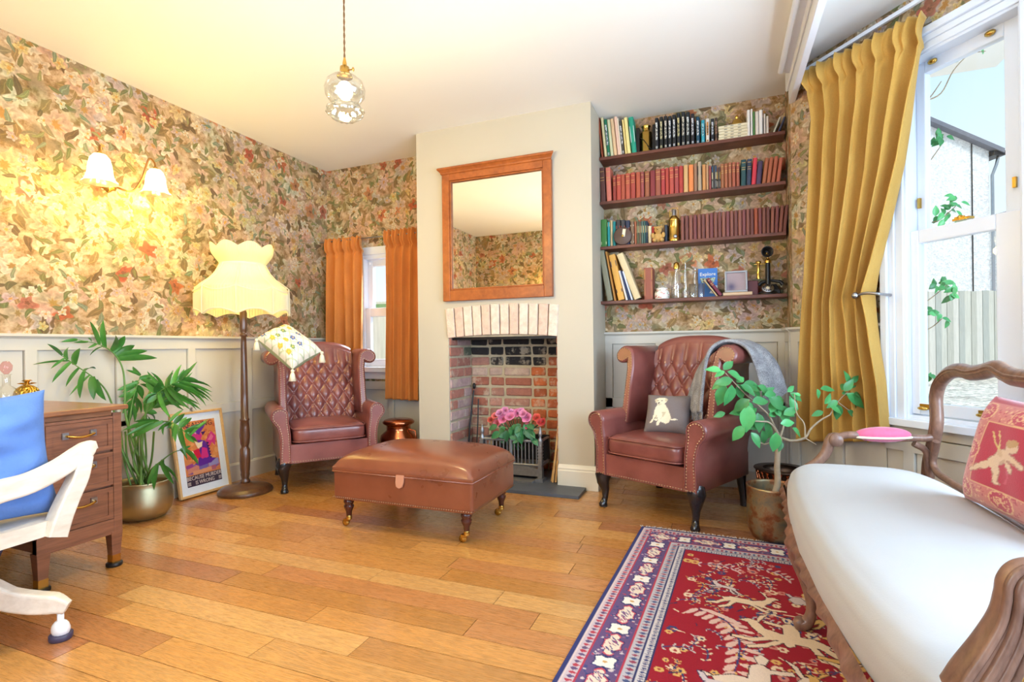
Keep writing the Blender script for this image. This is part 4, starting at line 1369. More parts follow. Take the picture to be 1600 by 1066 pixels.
# floral mug pot
px, py = 930 + 1012 * S7, 380 + 820 * S7
W = widths(px, py, 225 * S7)
cv = Canvas(60, 30, (240, 234, 226))
for _ in range(46):
    cx, cy = rnd.uniform(0, 60), rnd.uniform(2, 28); cc = rnd.choice([(206, 120, 120), (222, 170, 150), (150, 170, 120), (196, 90, 80), (236, 226, 214)])
    cv.ell(cx, cy, rnd.uniform(1, 2.6), rnd.uniform(1, 2.6), cc)
jar = empty('floral_jar', shelf_at(px, py), label='white china jar with pink flower print on the lowest shelf', cat='jar')
prof = [(W * .46, 0), (W * .5, .015), (W * .5, .040), (W * .44, .056), (W * .38, .062), (W * .39, .076)]


def jarf(u, v):
    k = v * (len(prof) - 1); i = min(int(k), len(prof) - 2); f = k - i
    r = prof[i][0] * (1 - f) + prof[i + 1][0] * f; z = prof[i][1] * (1 - f) + prof[i + 1][1] * f
    return (r * math.cos(2 * PI * u), r * math.sin(2 * PI * u), z)


sheet('body', 40, 18, jarf, attrmat('glazed_china', .25), lambda u, v: cv.sample(u, v), jar)
MB().lathe([(W * .38, .074), (W * .34, .080), (W * .10, .084), (W * .09, .090), (0, .091)], 20).build('lid', M_FABC, jar)


def decanter(px, py, hpx, wpx, label, name='crystal_decanter', stopper=None, y=3.87):
    s = S7
    W = widths(px, py, wpx * s, y) / 2
    H = (onY(px, py - hpx * s, y).z - onY(px, py, y).z)
    r = empty(name, shelf_at(px, py, y), label=label, cat='decanter')
    MB().lathe([(W * .95, 0), (W, .006), (W * .98, H * .35), (W * .7, H * .62), (W * .42, H * .74), (W * .40, H * .84), (W * .52, H * .86)], 16, scal=lambda a, z: 1 + .04 * math.cos(8 * a)).build('glass_body', M_CRYST, r)
    if stopper == 'brass':
        MB().lathe([(W * .56, H * .80), (W * .58, H * .88), (W * .5, H * .96), (W * .2, H * .98), (0, H)], 16).build('brass_collar', M_BRASS, r)
    else:
        MB().lathe([(W * .2, H * .8), (W * .25, H * .86), (W * .45, H * .92), (W * .4, H * .97), (0, H)], 10).build('stopper', M_CRYST, r)
    return r


decanter(930 + 1235 * S7, 380 + 818 * S7, 560, 165, 'cut crystal decanter with brass collar on the lowest shelf', stopper='brass')
decanter(930 + 1368 * S7, 380 + 806 * S7, 570, 90, 'slim crystal bottle right of the brass collared decanter, lowest shelf')
decanter(1080 + 62 * S7, 370 + 880 * S7, 480, 110, 'tall glass decanter with ball stopper left of the blue book', y=3.915)
for i, (xx, w) in enumerate([(20, 115), (152, 110)]):
    px, py = 1080 + xx * S7, 370 + 893 * S7
    W = widths(px, py, w * S7, 3.845) / 2
    tg = empty('glass_tumbler', shelf_at(px, py, 3.845), label=['clear glass tumbler left of another one, lowest shelf', 'clear glass tumbler in front of the blue book, lowest shelf'][i], cat='tumbler', group='glass tumblers on the lowest shelf')
    MB().lathe([(W * .88, 0), (W * .9, .002), (W, .095), (W * .93, .095), (W * .84, .012), (0, .010)], 18).build('tumbler_wall', M_CRYST, tg)
# blue book facing out with its title
b0, b1 = onY(1080 + 105 * S7, 370 + 720 * S7, 3.93), onY(1080 + 395 * S7, 370 + 462 * S7, 3.93)
bh = b1.z - SHZ[3] - .023
bl = empty('guide_book', ((b0.x + b1.x) / 2, 3.93, SHZ[3] + .0228), label='bright blue guide book facing outward on the lowest shelf', cat='book')
bl.rotation_euler = (-.10, 0, 0)
bw = b1.x - b0.x
o = MB().box(-bw / 2, bw / 2, 0, .003, 0, bh).build('front_cover', M_PLAIN, bl); o.color = (*lin(58, 118, 196), 1)
MB().box(-bw / 2 + .002, bw / 2 - .002, .003, .010, .002, bh - .002).build('pages', M_PAGES, bl)
o = MB().box(-bw / 2, bw / 2, .010, .013, 0, bh).build('back_cover', M_PLAIN, bl); o.color = (*lin(58, 118, 196), 1)
MTX = Matrix.Translation((.0, -.0008, bh * .80)) @ Matrix.Rotation(PI / 2, 4, 'X')
M_LET = mat('cream_lettering', lin(244, 236, 206), .6, var=.02)
lettering('lettering', 'Explore', .034, M_LET, bl, MTX)
for z, w_ in ((.64, .8), (.555, .7)):       # further lines too small to read in the picture
    o = link('title_print', ME_TITLE, bl); o.scale = (.016, .001, bw * w_); o.rotation_euler = (0, PI / 2, 0); o.location = (0, -.0006, bh * z); o.color = (*lin(206, 226, 196), 1)
o = MB().prism([(bw * .08, bh * .16), (bw * .5, bh * .12), (bw * .5, bh * .40), (bw * .30, bh * .42)], -.0012, 0, 'xz').build('cover_picture', M_PLAIN, bl); o.color = (*lin(226, 232, 236), 1)
book(3, (1080, 370), S7, 392, 26, 205, 650, 886, (214, 186, 140), 'thin tan notebook leaning left under the maroon book, lowest shelf', ang=-.62, spy=SPY - .004, depth=.09)
book(3, (1080, 370), S7, 452, 66, 255, 640, 880, (112, 40, 62), 'maroon book with gilt title leaning left before the blue book', 'gilt', ang=-.62, spy=SPY - .004, depth=.09)
# framed photograph on a flat book
px0, px1 = onY(1080 + 505 * S7, 370 + 800 * S7, 3.85).x, onY(1080 + 870 * S7, 370 + 800 * S7, 3.85).x
fb = empty('book', ((px0 + px1) / 2 + .006, SPY, SHZ[3] + .0228), label='pale book lying flat under the silver photo frame, lowest shelf', cat='book', group='books on the lowest shelf')
LL = px1 - px0 + .03
o = link('cover', ME_COVER, fb); o.scale = (.024, .125, LL); o.rotation_euler = (0, PI / 2, 0); o.location = (-LL / 2, 0, .012); o.color = (*lin(206, 176, 142), 1)
o = link('pages', ME_PAGES, fb); o.scale = (.024, .125, LL); o.rotation_euler = (0, PI / 2, 0); o.location = (-LL / 2, 0, .012)
f0, f1 = onY(1080 + 508 * S7, 370 + 800 * S7, 3.86), onY(1080 + 850 * S7, 370 + 455 * S7, 3.88)
fw, fh = f1.x - f0.x, f1.z - f0.z
pf = empty('photo_frame', (f0.x + fw / 2, 3.862, SHZ[3] + .0475), label='silver photo frame with a blurred picture on the lowest shelf', cat='photo frame')
pf.rotation_euler = (-.16, 0, 0)
fr = MB()
for a, b, c, d in ((-fw / 2, fw / 2, 0, .013), (-fw / 2, fw / 2, fh - .013, fh), (-fw / 2, -fw / 2 + .013, .013, fh - .013), (fw / 2 - .013, fw / 2, .013, fh - .013)): fr.box(a, b, -.008, .008, c, d)
fr.build('frame_moulding', M_STEEL, pf, bevel=.002)
blur = Canvas(24, 24, (150, 134, 140))
for y in range(24):
    for x in range(24):
        k = math.exp(-((x - 6) ** 2 + (y - 18) ** 2) / 30); g2 = math.exp(-((x - 14) ** 2 + (y - 13) ** 2) / 40)
        blur.a[y, x] = np.array(lin(160, 142, 146)) * (1 - k - .0) * 1 + np.array(lin(84, 78, 108)) * k + np.array(lin(30, 4, 12)) * g2
sheet('photo_print', 24, 24, lambda u, v: ((u - .5) * (fw - .02), -.001, fh - .01 - v * (fh - .02)), attrmat('photo_paper', .3), lambda u, v: np.clip(blur.sample(u, v), 0, 1), pf)
MB().box(-.01, .01, .01, .014, .0, fh * .7).build('strut', M_BLACK, pf, rot=(-.22, 0, 0))
p = onY(1080 + 918 * S7, 370 + 830 * S7, 3.93)
dr = MB().box(-.038, .038, -.035, .035, 0, .102).build('leather_box', M_PLAIN, bevel=.004, loc=(p.x, 3.93, SHZ[3] + .0228)); dr.color = (*lin(92, 30, 36), 1)
tag(dr, 'dark red leather box behind the photo frame and telephone', 'box')
# candlestick telephone
p = onY(1080 + 1165 * S7, 370 + 820 * S7, 3.885)
cp = empty('candlestick_telephone', (p.x, 3.885, SHZ[3] + .0225), label='black and brass candlestick telephone at the right of the lowest shelf', cat='telephone')
zt_ = onY(1185 * S7 + 1080, 370 + 330 * S7, 3.885).z - SHZ[3] - .022
MB().lathe([(.062, 0), (.064, .006), (.058, .018), (.035, .030), (.018, .036)], 26).build('base', M_BLACK, cp)
MB().lathe([(.016, .034), (.0155, zt_ - .03), (.016, zt_ - .028)], 18).build('column', M_BLACK, cp)
MB().lathe([(.0185, zt_ - .03), (.0195, zt_ - .02), (.0185, zt_ - .008), (.010, zt_), (0, zt_ + .002)], 18).build('collar', M_BRASS, cp)
mx = -.028; mz = onY(1080 + 1140 * S7, 370 + 235 * S7, 3.86).z - SHZ[3] - .022
MB().lathe([(0, -.008), (.010, -.008), (.014, -.002), (.030, .022), (.037, .026), (.038, .022), (.030, .014), (.012, -.012), (0, -.012)], 24, M=Matrix.Translation((mx + .02, -.02, mz)) @ Matrix.Rotation(PI / 2, 4, 'X') @ Matrix.Rotation(.12, 4, 'Y')).build('mouthpiece', M_BLACK, cp)
MB().tube([(0, 0, zt_ - .01), (.0, -.002, zt_ + .01), (mx + .02, -.012, mz)], .006, 8).build('swivel', M_BRASS, cp)
rx = -.058
MB().tube([(-.0, 0, zt_ - .035), (-.04, -.006, zt_ - .034), (-.085, -.01, zt_ - .036)], .0045, 8).build('receiver_hook', M_BRASS, cp)
MB().lathe([(.011, -.10), (.013, -.09), (.010, -.07), (.010, .0), (.018, .012), (.016, .02), (0, .022)], 16, c=(rx, -.008, zt_ - .036)).build('receiver', M_BRASS, cp)
MD = Matrix.Translation((-.006, -.058, .040)) @ Matrix.Rotation(.9, 4, 'X')
MB().lathe([(.036, -.006), (.037, 0), (.034, .003), (0, .003)], 24, M=MD).build('dial', M_STEEL, cp)
ME_HOLE = MB().lathe([(.0042, .0030), (.0042, .0042), (0, .0042)], 8).mesh('finger_hole', M_BLACK)
for k in range(10):
    o = link('finger_hole', ME_HOLE, cp); a = .6 + k * .53; o.matrix_local = MD @ Matrix.Translation((.026 * math.cos(a), .026 * math.sin(a), 0))
MB().lathe([(.012, .003), (.012, .0045), (0, .0045)], 14, M=MD).build('dial_card', M_PAGES, cp)
p = onY(1080 + 1330 * S7, 370 + 820 * S7, 3.91)
hb_ = empty('handset_telephone', (.325, 3.905, SHZ[3] + .0225), label='low black telephone beside the candlestick telephone at the shelf end', cat='telephone')
MB().loft([[(-.055, -.05, 0), (.055, -.05, 0), (.055, .055, 0), (-.055, .055, 0)], [(-.05, -.045, .03), (.05, -.045, .03), (.05, .05, .03), (-.05, .05, .03)], [(-.03, -.015, .07), (.03, -.015, .07), (.03, .03, .07), (-.03, .03, .07)]], True, False).build('body', M_BLACK, hb_, bevel=.006)
MB().tube([(-.075, .0, .068), (-.06, 0, .088), (0, 0, .098), (.055, 0, .086), (.07, 0, .066)], [.015, .012, .009, .012, .015], 10).build('handset', M_BLACK, hb_)
MB().tube([(-.05, -.05, .01), (-.02, -.07, .006), (.03, -.068, .004), (.06, -.05, .004)], .0025, 6).build('cord', M_BLACK, hb_)

# ================================================================ mirror over the fireplace
mi_ = empty('wall_mirror', (-1.530, YC, 0), label='large mahogany framed mirror on the chimney breast above the fireplace', cat='mirror')
mx0, mx1, mz0, mz1 = -.435, .438, 1.352, 2.325
gx0, gx1, gz0, gz1 = -.362, .365, 1.446, 2.256
def mp(name, mb, m=M_FRAME, bv=.004): return mb.build(name, m, mi_, bevel=bv)
mp('frame_stile', MB().box(mx0, gx0 - .012, -.042, -.002, mz0, mz1)); mp('frame_stile', MB().box(gx1 + .012, mx1, -.042, -.002, mz0, mz1))
mp('frame_rail', MB().box(gx0 - .012, gx1 + .012, -.042, -.002, mz0, gz0 - .012)); mp('frame_rail', MB().box(gx0 - .012, gx1 + .012, -.042, -.002, gz1 + .012, mz1))
mp('inner_moulding', MB().box(gx0 - .012, gx0, -.034, -.006, gz0 - .012, gz1 + .012).box(gx1, gx1 + .012, -.034, -.006, gz0 - .012, gz1 + .012).box(gx0, gx1, -.034, -.006, gz0 - .012, gz0).box(gx0, gx1, -.034, -.006, gz1, gz1 + .012))
co_ = MB()
pr_ = [(.043, 2.315), (.050, 2.322), (.050, 2.33), (.062, 2.345), (.070, 2.352), (.070, 2.362), (.062, 2.368), (0, 2.368), (0, 2.315)]
co_.loft([[(mx0 - d + .042, -d, z) for d, z in pr_], [(mx1 + d - .042, -d, z) for d, z in pr_]], True, False)
mp('cornice', co_, bv=.002)
MB().box(gx0 - .004, gx1 + .004, -.016, -.012, gz0 - .004, gz1 + .004).build('mirror_glass', M_MIRROR, mi_)

# ================================================================ lamps
def point(name, loc, power, color, r, parent=None):
    l = bpy.data.lights.new(name, 'POINT'); l.energy = power; l.color = color; l.shadow_soft_size = r
    o = bpy.data.objects.new(name, l); COL.objects.link(o); o.location = loc
    if parent: o.parent = parent
    return o


WARM = (1.0, .72, .17)
M_PGL = glass('pendant_glass', (.93, .95, .93), .06, .20, .8)
M_ANTIQUE = mat('antique_brass', lin(150, 100, 46), .4, metal=.5)
# pendant
PT = at(539, 145, 2.32)
pd = empty('pendant_light', (PT.x, PT.y, 0), label='clear glass globe pendant light with ruffled lower shade hanging from the ceiling', cat='ceiling light')
zg = PT.z + .005
MB().lathe([(.05, CEIL - .03), (.05, CEIL - .001), (0, CEIL - .001)], 24).build('ceiling_rose', M_BRASS, pd)
tw = MB()
for ph in (0, PI):
    tw.tube([(.0022 * math.cos(ph + k * .7), .0022 * math.sin(ph + k * .7), zg + .12 + k * (CEIL - .02 - zg - .12) / 60) for k in range(61)], .0026, 5)
tw.build('twisted_cord', mat('brown_flex', lin(120, 84, 52), .7), pd)
MB().lathe([(.004, .150), (.009, .128), (.010, .112), (.020, .108), (.022, .085), (.030, .076), (.034, .064), (.0, .064)][::-1], 20, c=(0, 0, zg)).build('brass_fitting', M_BRASS, pd)
MB().tube([(.02, -.0, zg + .092), (.042, 0, zg + .090)], .003, 6).ball((.046, 0, zg + .09), .007, 8, 6, sc=(.6, 1, 1.4)).build('switch_key', M_BRASS, pd)
MB().lathe([(.030, .068), (.055, .062), (.078, .042), (.088, .012), (.084, -.018), (.064, -.045), (.042, -.058)], 32, c=(0, 0, zg), caps=False).build('glass_globe', M_PGL, pd)
MB().lathe([(.040, -.054), (.060, -.062), (.075, -.075), (.080, -.090), (.068, -.108), (.045, -.124), (.022, -.132), (0, -.134)], 48, c=(0, 0, zg), scal=lambda a, z: 1 + .07 * math.cos(12 * a), caps=False).build('ruffled_shade', M_PGL, pd)
MB().ball((0, 0, zg + .005), .034, 16, 12, sc=(1, 1, 1.2)).build('bulb', glow('pendant_bulb', (1, .93, .76), 4), pd)
point('pendant_bulb_light', (0, 0, zg - .16), 36, (1, .80, .38), .05, pd)

# floor lamp
LX, LY = -3.11, 2.715
fl_ = empty('floor_lamp', (LX, LY, 0), label='tall turned wood floor lamp with scalloped cream fringed shade', cat='lamp')
MB().lathe([(.172, 0), (.177, .012), (.172, .026), (.160, .030), (.156, .038), (.126, .046), (.092, .052), (.05, .058), (.040, .066), (0, .068)], 40).build('base', M_LAMPW, fl_)
MB().lathe([(.020, .06), (.032, .07), (.032, .082), (.023, .095), (.026, .108), (.030, .125), (.028, .14), (.031, .16), (.034, .22), (.033, .30), (.024, .315), (.024, .325), (.030, .345), (.034, .40), (.030, .46), (.027, .50), (.031, .504), (.031, .514), (.025, .52),
            (.024, .70), (.019, 1.05), (.017, 1.09), (.025, 1.10), (.025, 1.108), (.016, 1.115), (.022, 1.13), (.024, 1.15), (.023, 1.26), (.016, 1.28), (.009, 1.3), (.009, 1.50), (0, 1.5)], 24, scal=lambda a, z: 1 + (.05 * math.cos(10 * a) if .16 < z < .30 else 0)).build('turned_pole', M_LAMPW, fl_)
NS = 8
def scallop(a, k=NS): return abs(math.sin(a * k / 2 + .3))
def lampf(prof, amp_top=0, amp_bot=0, pleat=.0022):
    def fn(u, v):
        a = 2 * PI * u
        k = v * (len(prof) - 1); i = min(int(k), len(prof) - 2); f = k - i
        r = prof[i][0] * (1 - f) + prof[i + 1][0] * f; z = prof[i][1] * (1 - f) + prof[i + 1][1] * f
        pan = 1 + .018 * math.cos(NS * a + .6 + PI)
        z += amp_top * scallop(a) * max(0, 1 - v * 3) - amp_bot * scallop(a) * max(0, v * 2 - 1) ** 2
        r = r * pan + pleat * math.cos(96 * a)
        return (r * math.cos(a), r * math.sin(a), z)
    return fn
sh = MB().grid(lampf([(.142, 1.595), (.152, 1.575), (.172, 1.535), (.205, 1.495), (.250, 1.462), (.284, 1.440), (.290, 1.425)], 0, .03), 384, 14, cu=True).build('lamp_shade', M_SHADE, fl_)
MB().grid(lampf([(.200, 1.70), (.194, 1.672), (.170, 1.635), (.143, 1.60)], .035, 0), 384, 8, cu=True).build('ruffle', M_SHADE, sh)
fr_ = MB().grid(lampf([(.291, 1.425), (.293, 1.38), (.294, 1.30), (.292, 1.235)], 0, -.035), 384, 8, cu=True).build('silk_skirt', M_SHADE, sh)
fg = MB()
for k in range(260):
    a = 2 * PI * k / 260; pan = (1 + .018 * math.cos(NS * a + .6 + PI)) * .298
    zt = 1.41 - .03 * scallop(a); zb2 = 1.238 + .030 * scallop(a)
    fg.tube([(pan * math.cos(a), pan * math.sin(a), zt), (pan * math.cos(a), pan * math.sin(a), zb2)], .0018, 3, caps=False)
fg.build('fringe', M_ROPE, sh, kind='stuff')
for k in range(NS):
    a = (k + .0) * 2 * PI / NS - .075
    sp = [(q[0] * 1.035 * math.cos(a), q[0] * 1.035 * math.sin(a), q[1]) for q in [(.142, 1.597), (.152, 1.575), (.172, 1.535), (.205, 1.495), (.250, 1.462), (.288, 1.43), (.292, 1.33), (.291, 1.24)]]
    MB().tube(sp, .0035, 6).build('braid', M_ROPE, sh)
ed = MB()
for zf, rf in ((lambda a: 1.425 - .030 * scallop(a), .300), (lambda a: 1.245 + .0 * a + .032 * scallop(a), .300)):
    ed.tube([((1 + .018 * math.cos(NS * t + .6 + PI)) * rf * math.cos(t), (1 + .018 * math.cos(NS * t + .6 + PI)) * rf * math.sin(t), zf(t)) for t in [2 * PI * k / 128 for k in range(129)]], .004, 5, caps=False)
ed.build('scalloped_braid', M_ROPE, sh)
MB().grid(lambda u, v: (.147 * math.cos(2 * PI * u), .147 * math.sin(2 * PI * u), 1.590 + .012 * v), 64, 2, cu=True).build('waist_braid', M_ROPE, sh)
MB().ball((0, 0, 1.46), .03, 14, 10, sc=(1, 1, 1.3)).build('bulb', M_BULB, fl_)
point('floor_lamp_bulb_light', (0, 0, 1.46), 17, WARM, .04, fl_)

# two-armed wall light
bp0 = onX(171, 287, -3.445)
wl_ = empty('wall_light', (-3.463, bp0.y, bp0.z), label='brass wall light with two frosted bell glass shades on the floral wall', cat='wall light')
MXR = Matrix.Rotation(PI / 2, 4, 'Y')
MB().lathe([(.046, 0), (.05, .004), (.040, .010), (.025, .016), (.012, .022), (0, .024)], 20, M=MXR, scal=lambda a, z: 1 + .12 * math.cos(6 * a)).build('back_plate', M_BRASS, wl_)
for (px, py), X in (((156, 240), -3.13), ((243, 264), -3.30)):
    tpt = onX(px, py, X) - Vector((-3.463, bp0.y, bp0.z))
    q = [(.02, 0, -.0), (.05 + tpt.x * .2, tpt.y * .22, -.035), (tpt.x * .5, tpt.y * .55, -.02), (tpt.x * .7, tpt.y * .72, .06), (tpt.x * .85, tpt.y * .86, tpt.z + .055), (tpt.x * .97, tpt.y * .98, tpt.z + .04), (tpt.x, tpt.y, tpt.z)]
    MB().tube(spline(q, 8), .0058, 8).build('scroll_arm', M_ANTIQUE, wl_)
    M0 = Matrix.Translation(tpt)
    bs_ = MB().lathe([(.012, .0), (.030, -.006), (.046, -.028), (.054, -.065), (.059, -.11), (.068, -.145), (.082, -.160)], 36, M=M0, scal=lambda a, z: 1 + (.05 * math.cos(9 * a) if z < -.13 else 0), caps=False).build('bell_shade', M_FROST, wl_)
    MB().lathe([(.014, -.012), (.016, .0), (.010, .012), (0, .014)], 14, M=M0).build('cap', M_BRASS, wl_)
    MB().ball(tuple(tpt + Vector((0, 0, -.075))), .028, 12, 10, sc=(1, 1, 1.3)).build('bulb', M_BULB, wl_)
    point('wall_light_bulb_light', tpt + Vector((.04, 0, -.20)), 13, WARM, .04, wl_)

# the matching wall light on the rear wall, behind the photographer
w2l = wl_.copy(); COL.objects.link(w2l)
w2l['label'] = 'brass wall light with two bell shades on the rear wall behind the camera'
w2l.location = (-1.98, -.15, 1.95); w2l.rotation_euler = (0, 0, PI / 2)
for ch in list(wl_.children):
    c = ch.copy(); COL.objects.link(c); c.parent = w2l
# ================================================================ curtains
def interp(tab, v):
    for (a, x), (b, y) in zip(tab[:-1], tab[1:]):
        if v <= b: return x + (y - x) * max(0, (v - a) / (b - a))
    return tab[-1][1]


def curtain(name, M, left, right, ztop, zbot, nfold, amp, material, label, group=None, head=.09, seed=0, off=.09, pinch=None):
    """left/right: tables (v, x) with v 0 at the top; y is negative towards the room"""
    r = random.Random(seed)
    ph = [r.uniform(-.25, .25) for _ in range(nfold + 2)]

    def fn(u, v):
        xl, xr = interp(left, v), interp(right, v)
        w = xr - xl
        z = ztop[0] + (ztop[1] - ztop[0]) * u + v * ((zbot[0] + (zbot[1] - zbot[0]) * u) - (ztop[0] + (ztop[1] - ztop[0]) * u))
        k = u * nfold
        i = int(min(k, nfold - 1)); p = ph[i] * (1 - (k - i)) + ph[i + 1] * (k - i)
        hd = smoothstep(.0, head * 1.7, v)
        a = amp * (.55 + .45 * smoothstep(0, .25, v))
        s = math.sin(2 * PI * (k + p * v * 1.2))
        fold = a * (math.copysign(abs(s) ** .75, s) + .22 * math.sin(4 * PI * k + 1 + p * 3))
        ruf = (1 - smoothstep(head * .8, head * 1.5, v)) * (.014 * math.sin(2 * PI * k * 2 + .6 + p * 6) + .016 * math.sin(PI * min(1, v / head)))
        gath = -.014 * math.exp(-((v - head) / .010) ** 2)
        y = -off - fold - ruf - gath
        x = xl + u * w + .010 * math.cos(2 * PI * k) * hd
        if pinch:
            e = math.exp(-((v - pinch[0]) / .05) ** 2) * smoothstep(pinch[1] - .1, pinch[1] + .1, u)
            y = y * (1 - .0 * e) - .015 * e * math.cos(6 * PI * k)
        z += .006 * math.sin(2 * PI * k * 2 + 1.3) * (1 - smoothstep(0, .03, v))
        return (x, y, z)
    nu, nv = nfold * 30, 110
    o = MB().grid(fn, nu, nv).build(name, material)
    m = o.modifiers.new('solid', 'SOLIDIFY'); m.thickness = .004
    o.matrix_world = M
    tag(o, label, 'curtain', group)
    return o


MBkY = Matrix.Translation((0, YB, 0))
def bx_(px, py, y=3.855): return onY(px, py, y).x
curtain('velvet_curtain', MBkY, [(0, bx_(510, 380)), (1, bx_(512, 560))], [(0, bx_(565, 375)), (1, bx_(565, 560))], (2.005, 2.01), (.55, .55), 4, .030, M_VELV2, 'left amber velvet curtain of the small corner window, behind the armchair', 'amber curtains', seed=2, off=.125)
curtain('velvet_curtain', MBkY, [(0, bx_(602, 365)), (.4, bx_(604, 460)), (1, bx_(603, 622))], [(0, bx_(653, 360)), (1, bx_(654, 628))], (2.03, 2.03), (.555, .545), 4, .030, M_VELV2, 'right amber velvet curtain of the small corner window, beside the chimney', 'amber curtains', seed=5, off=.125)
rod = empty('curtain_rod', (-2.8, YB - .125, 1.985), label='thin dark curtain rod over the small corner window', cat='curtain rod')
MB().tube([(-.64, 0, 0), (.45, 0, 0)], .006, 8).build('rod', M_STEEL, rod)
for x in (-.62, .43): MB().tube([(x, 0, 0), (x, .124, 0)], .005, 6).build('bracket', M_STEEL, rod)

LT = [bay(px, py, -.09) for px, py in ((1258, 112), (1273, 190), (1270, 300), (1263, 450), (1255, 560), (1250, 690))]
RT = [bay(px, py, -.09) for px, py in ((1446, 20), (1424, 140), (1408, 250), (1390, 330), (1368, 420), (1360, 460), (1371, 540), (1382, 600), (1391, 690))]
zt_l, zt_r, zb_l, zb_r = LT[0][1], RT[0][1], LT[-1][1], RT[-1][1]
lt = [((zt_l - z) / (zt_l - zb_l), s) for s, z in LT]; rt = [((zt_r - z) / (zt_r - zb_r), s) for s, z in RT]
lt[0] = (0, lt[0][1]); lt[-1] = (1, lt[-1][1]); rt[0] = (0, rt[0][1]); rt[-1] = (1, rt[-1][1])
tie_v = (zt_r - bay(1373, 460, -.09)[1]) / (zt_r - zb_r)
curtain('velvet_curtain', M_BAY, lt, rt, (zt_l, zt_r), (zb_l, zb_r), 6, .052, M_VELV, 'full length mustard velvet curtain of the bay window with metal tieback', None, head=.062, seed=9, off=.10, pinch=(tie_v, .62))
a0, a1 = bay(1338, 462, -.16), bay(1374, 459, -.16)
tb_ = empty('curtain_tieback', label='slim brushed metal tieback arm holding the mustard curtain', cat='tieback'); tb_.matrix_world = M_BAY
MB().tube(spline([(a0[0], -.165, a0[1]), (a0[0] + .06, -.168, a0[1] + .006), (a1[0] - .01, -.155, a1[1]), (a1[0] - .02, -.12, a1[1]), (a1[0] - .05, .0, a1[1])], 6), .0075, 8).build('arm', M_STEEL, tb_)
MB().ball((a0[0], -.166, a0[1]), .018, 12, 8).build('finial', M_STEEL, tb_)
ct = MB().box(.09, 1.3, -.075, -.060, 2.60, 2.62)
for x in (.3, 1.0): ct.box(x, x + .03, -.07, 0, 2.605, 2.615)
o = ct.build('curtain_track', M_WHITE); o.matrix_world = M_BAY; tag(o, 'white curtain track on the wall above the bay sash window', 'curtain track')

# ================================================================ wingback armchairs
def resample(pts, step):
    out = [Vector(pts[0])]; acc = 0
    for a, b in zip(pts[:-1], pts[1:]):
        a, b = Vector(a), Vector(b); L = (b - a).length; d = step - acc
        while d < L:
            out.append(a + (b - a) * (d / L)); d += step
        acc = (acc + L) % step
    return out


def studs(mb, pts, nrm, r=.0055):
    n = Vector(nrm).normalized(); a = n.orthogonal().normalized(); b = n.cross(a)
    for p in pts:
        p = Vector(p)
        ring = [p + a * (r * math.cos(k * PI / 2)) + b * (r * math.sin(k * PI / 2)) for k in range(4)]
        mb.add(ring + [p + n * r * .8], [(0, 1, 4), (1, 2, 4), (2, 3, 4), (3, 0, 4)], True)


def rolled(poly, y0, y1, b=.010, front_fn=None):
    """a padded board: outline poly (x, z) swept from y0 (front) to y1, soft front edge. front_fn(z) shifts the front in y"""
    ff = front_fn or (lambda z: 0)
    p0, p1 = offset(poly, b), offset(poly, b * .35)
    R = lambda P, d: [(x, y0 + d + ff(z), z) for x, z in P]
    rings = [R(p0, 0), R(p1, b * .35), R(poly, b), [(x, y1 - b, z) for x, z in poly], [(x, y1, z) for x, z in p0]]
    return MB().loft(rings)


ARM = [(.262, .205), (.262, .40), (.270, .46), (.276, .50)] + arc(.333, .535, .060, 195, -50, 16) + [(.352, .462), (.338, .41), (.332, .36), (.335, .205)]
WING = [(.262, .50), (.262, .86), (.268, .90)] + arc(.345, .925, .072, 170, 60, 8) + arc(.360, .935, .052, 55, -150, 12) + [(.322, .885), (.316, .85), (.316, .50)]


TH_, TV_ = .0475, .076


def tuft(x, z):
    a, b = x / TH_ + (z - .50) / TV_, x / TH_ - (z - .50) / TV_
    return .024 * math.sqrt(abs(math.sin(PI * a / 2) * math.sin(PI * b / 2)) + 1e-5)


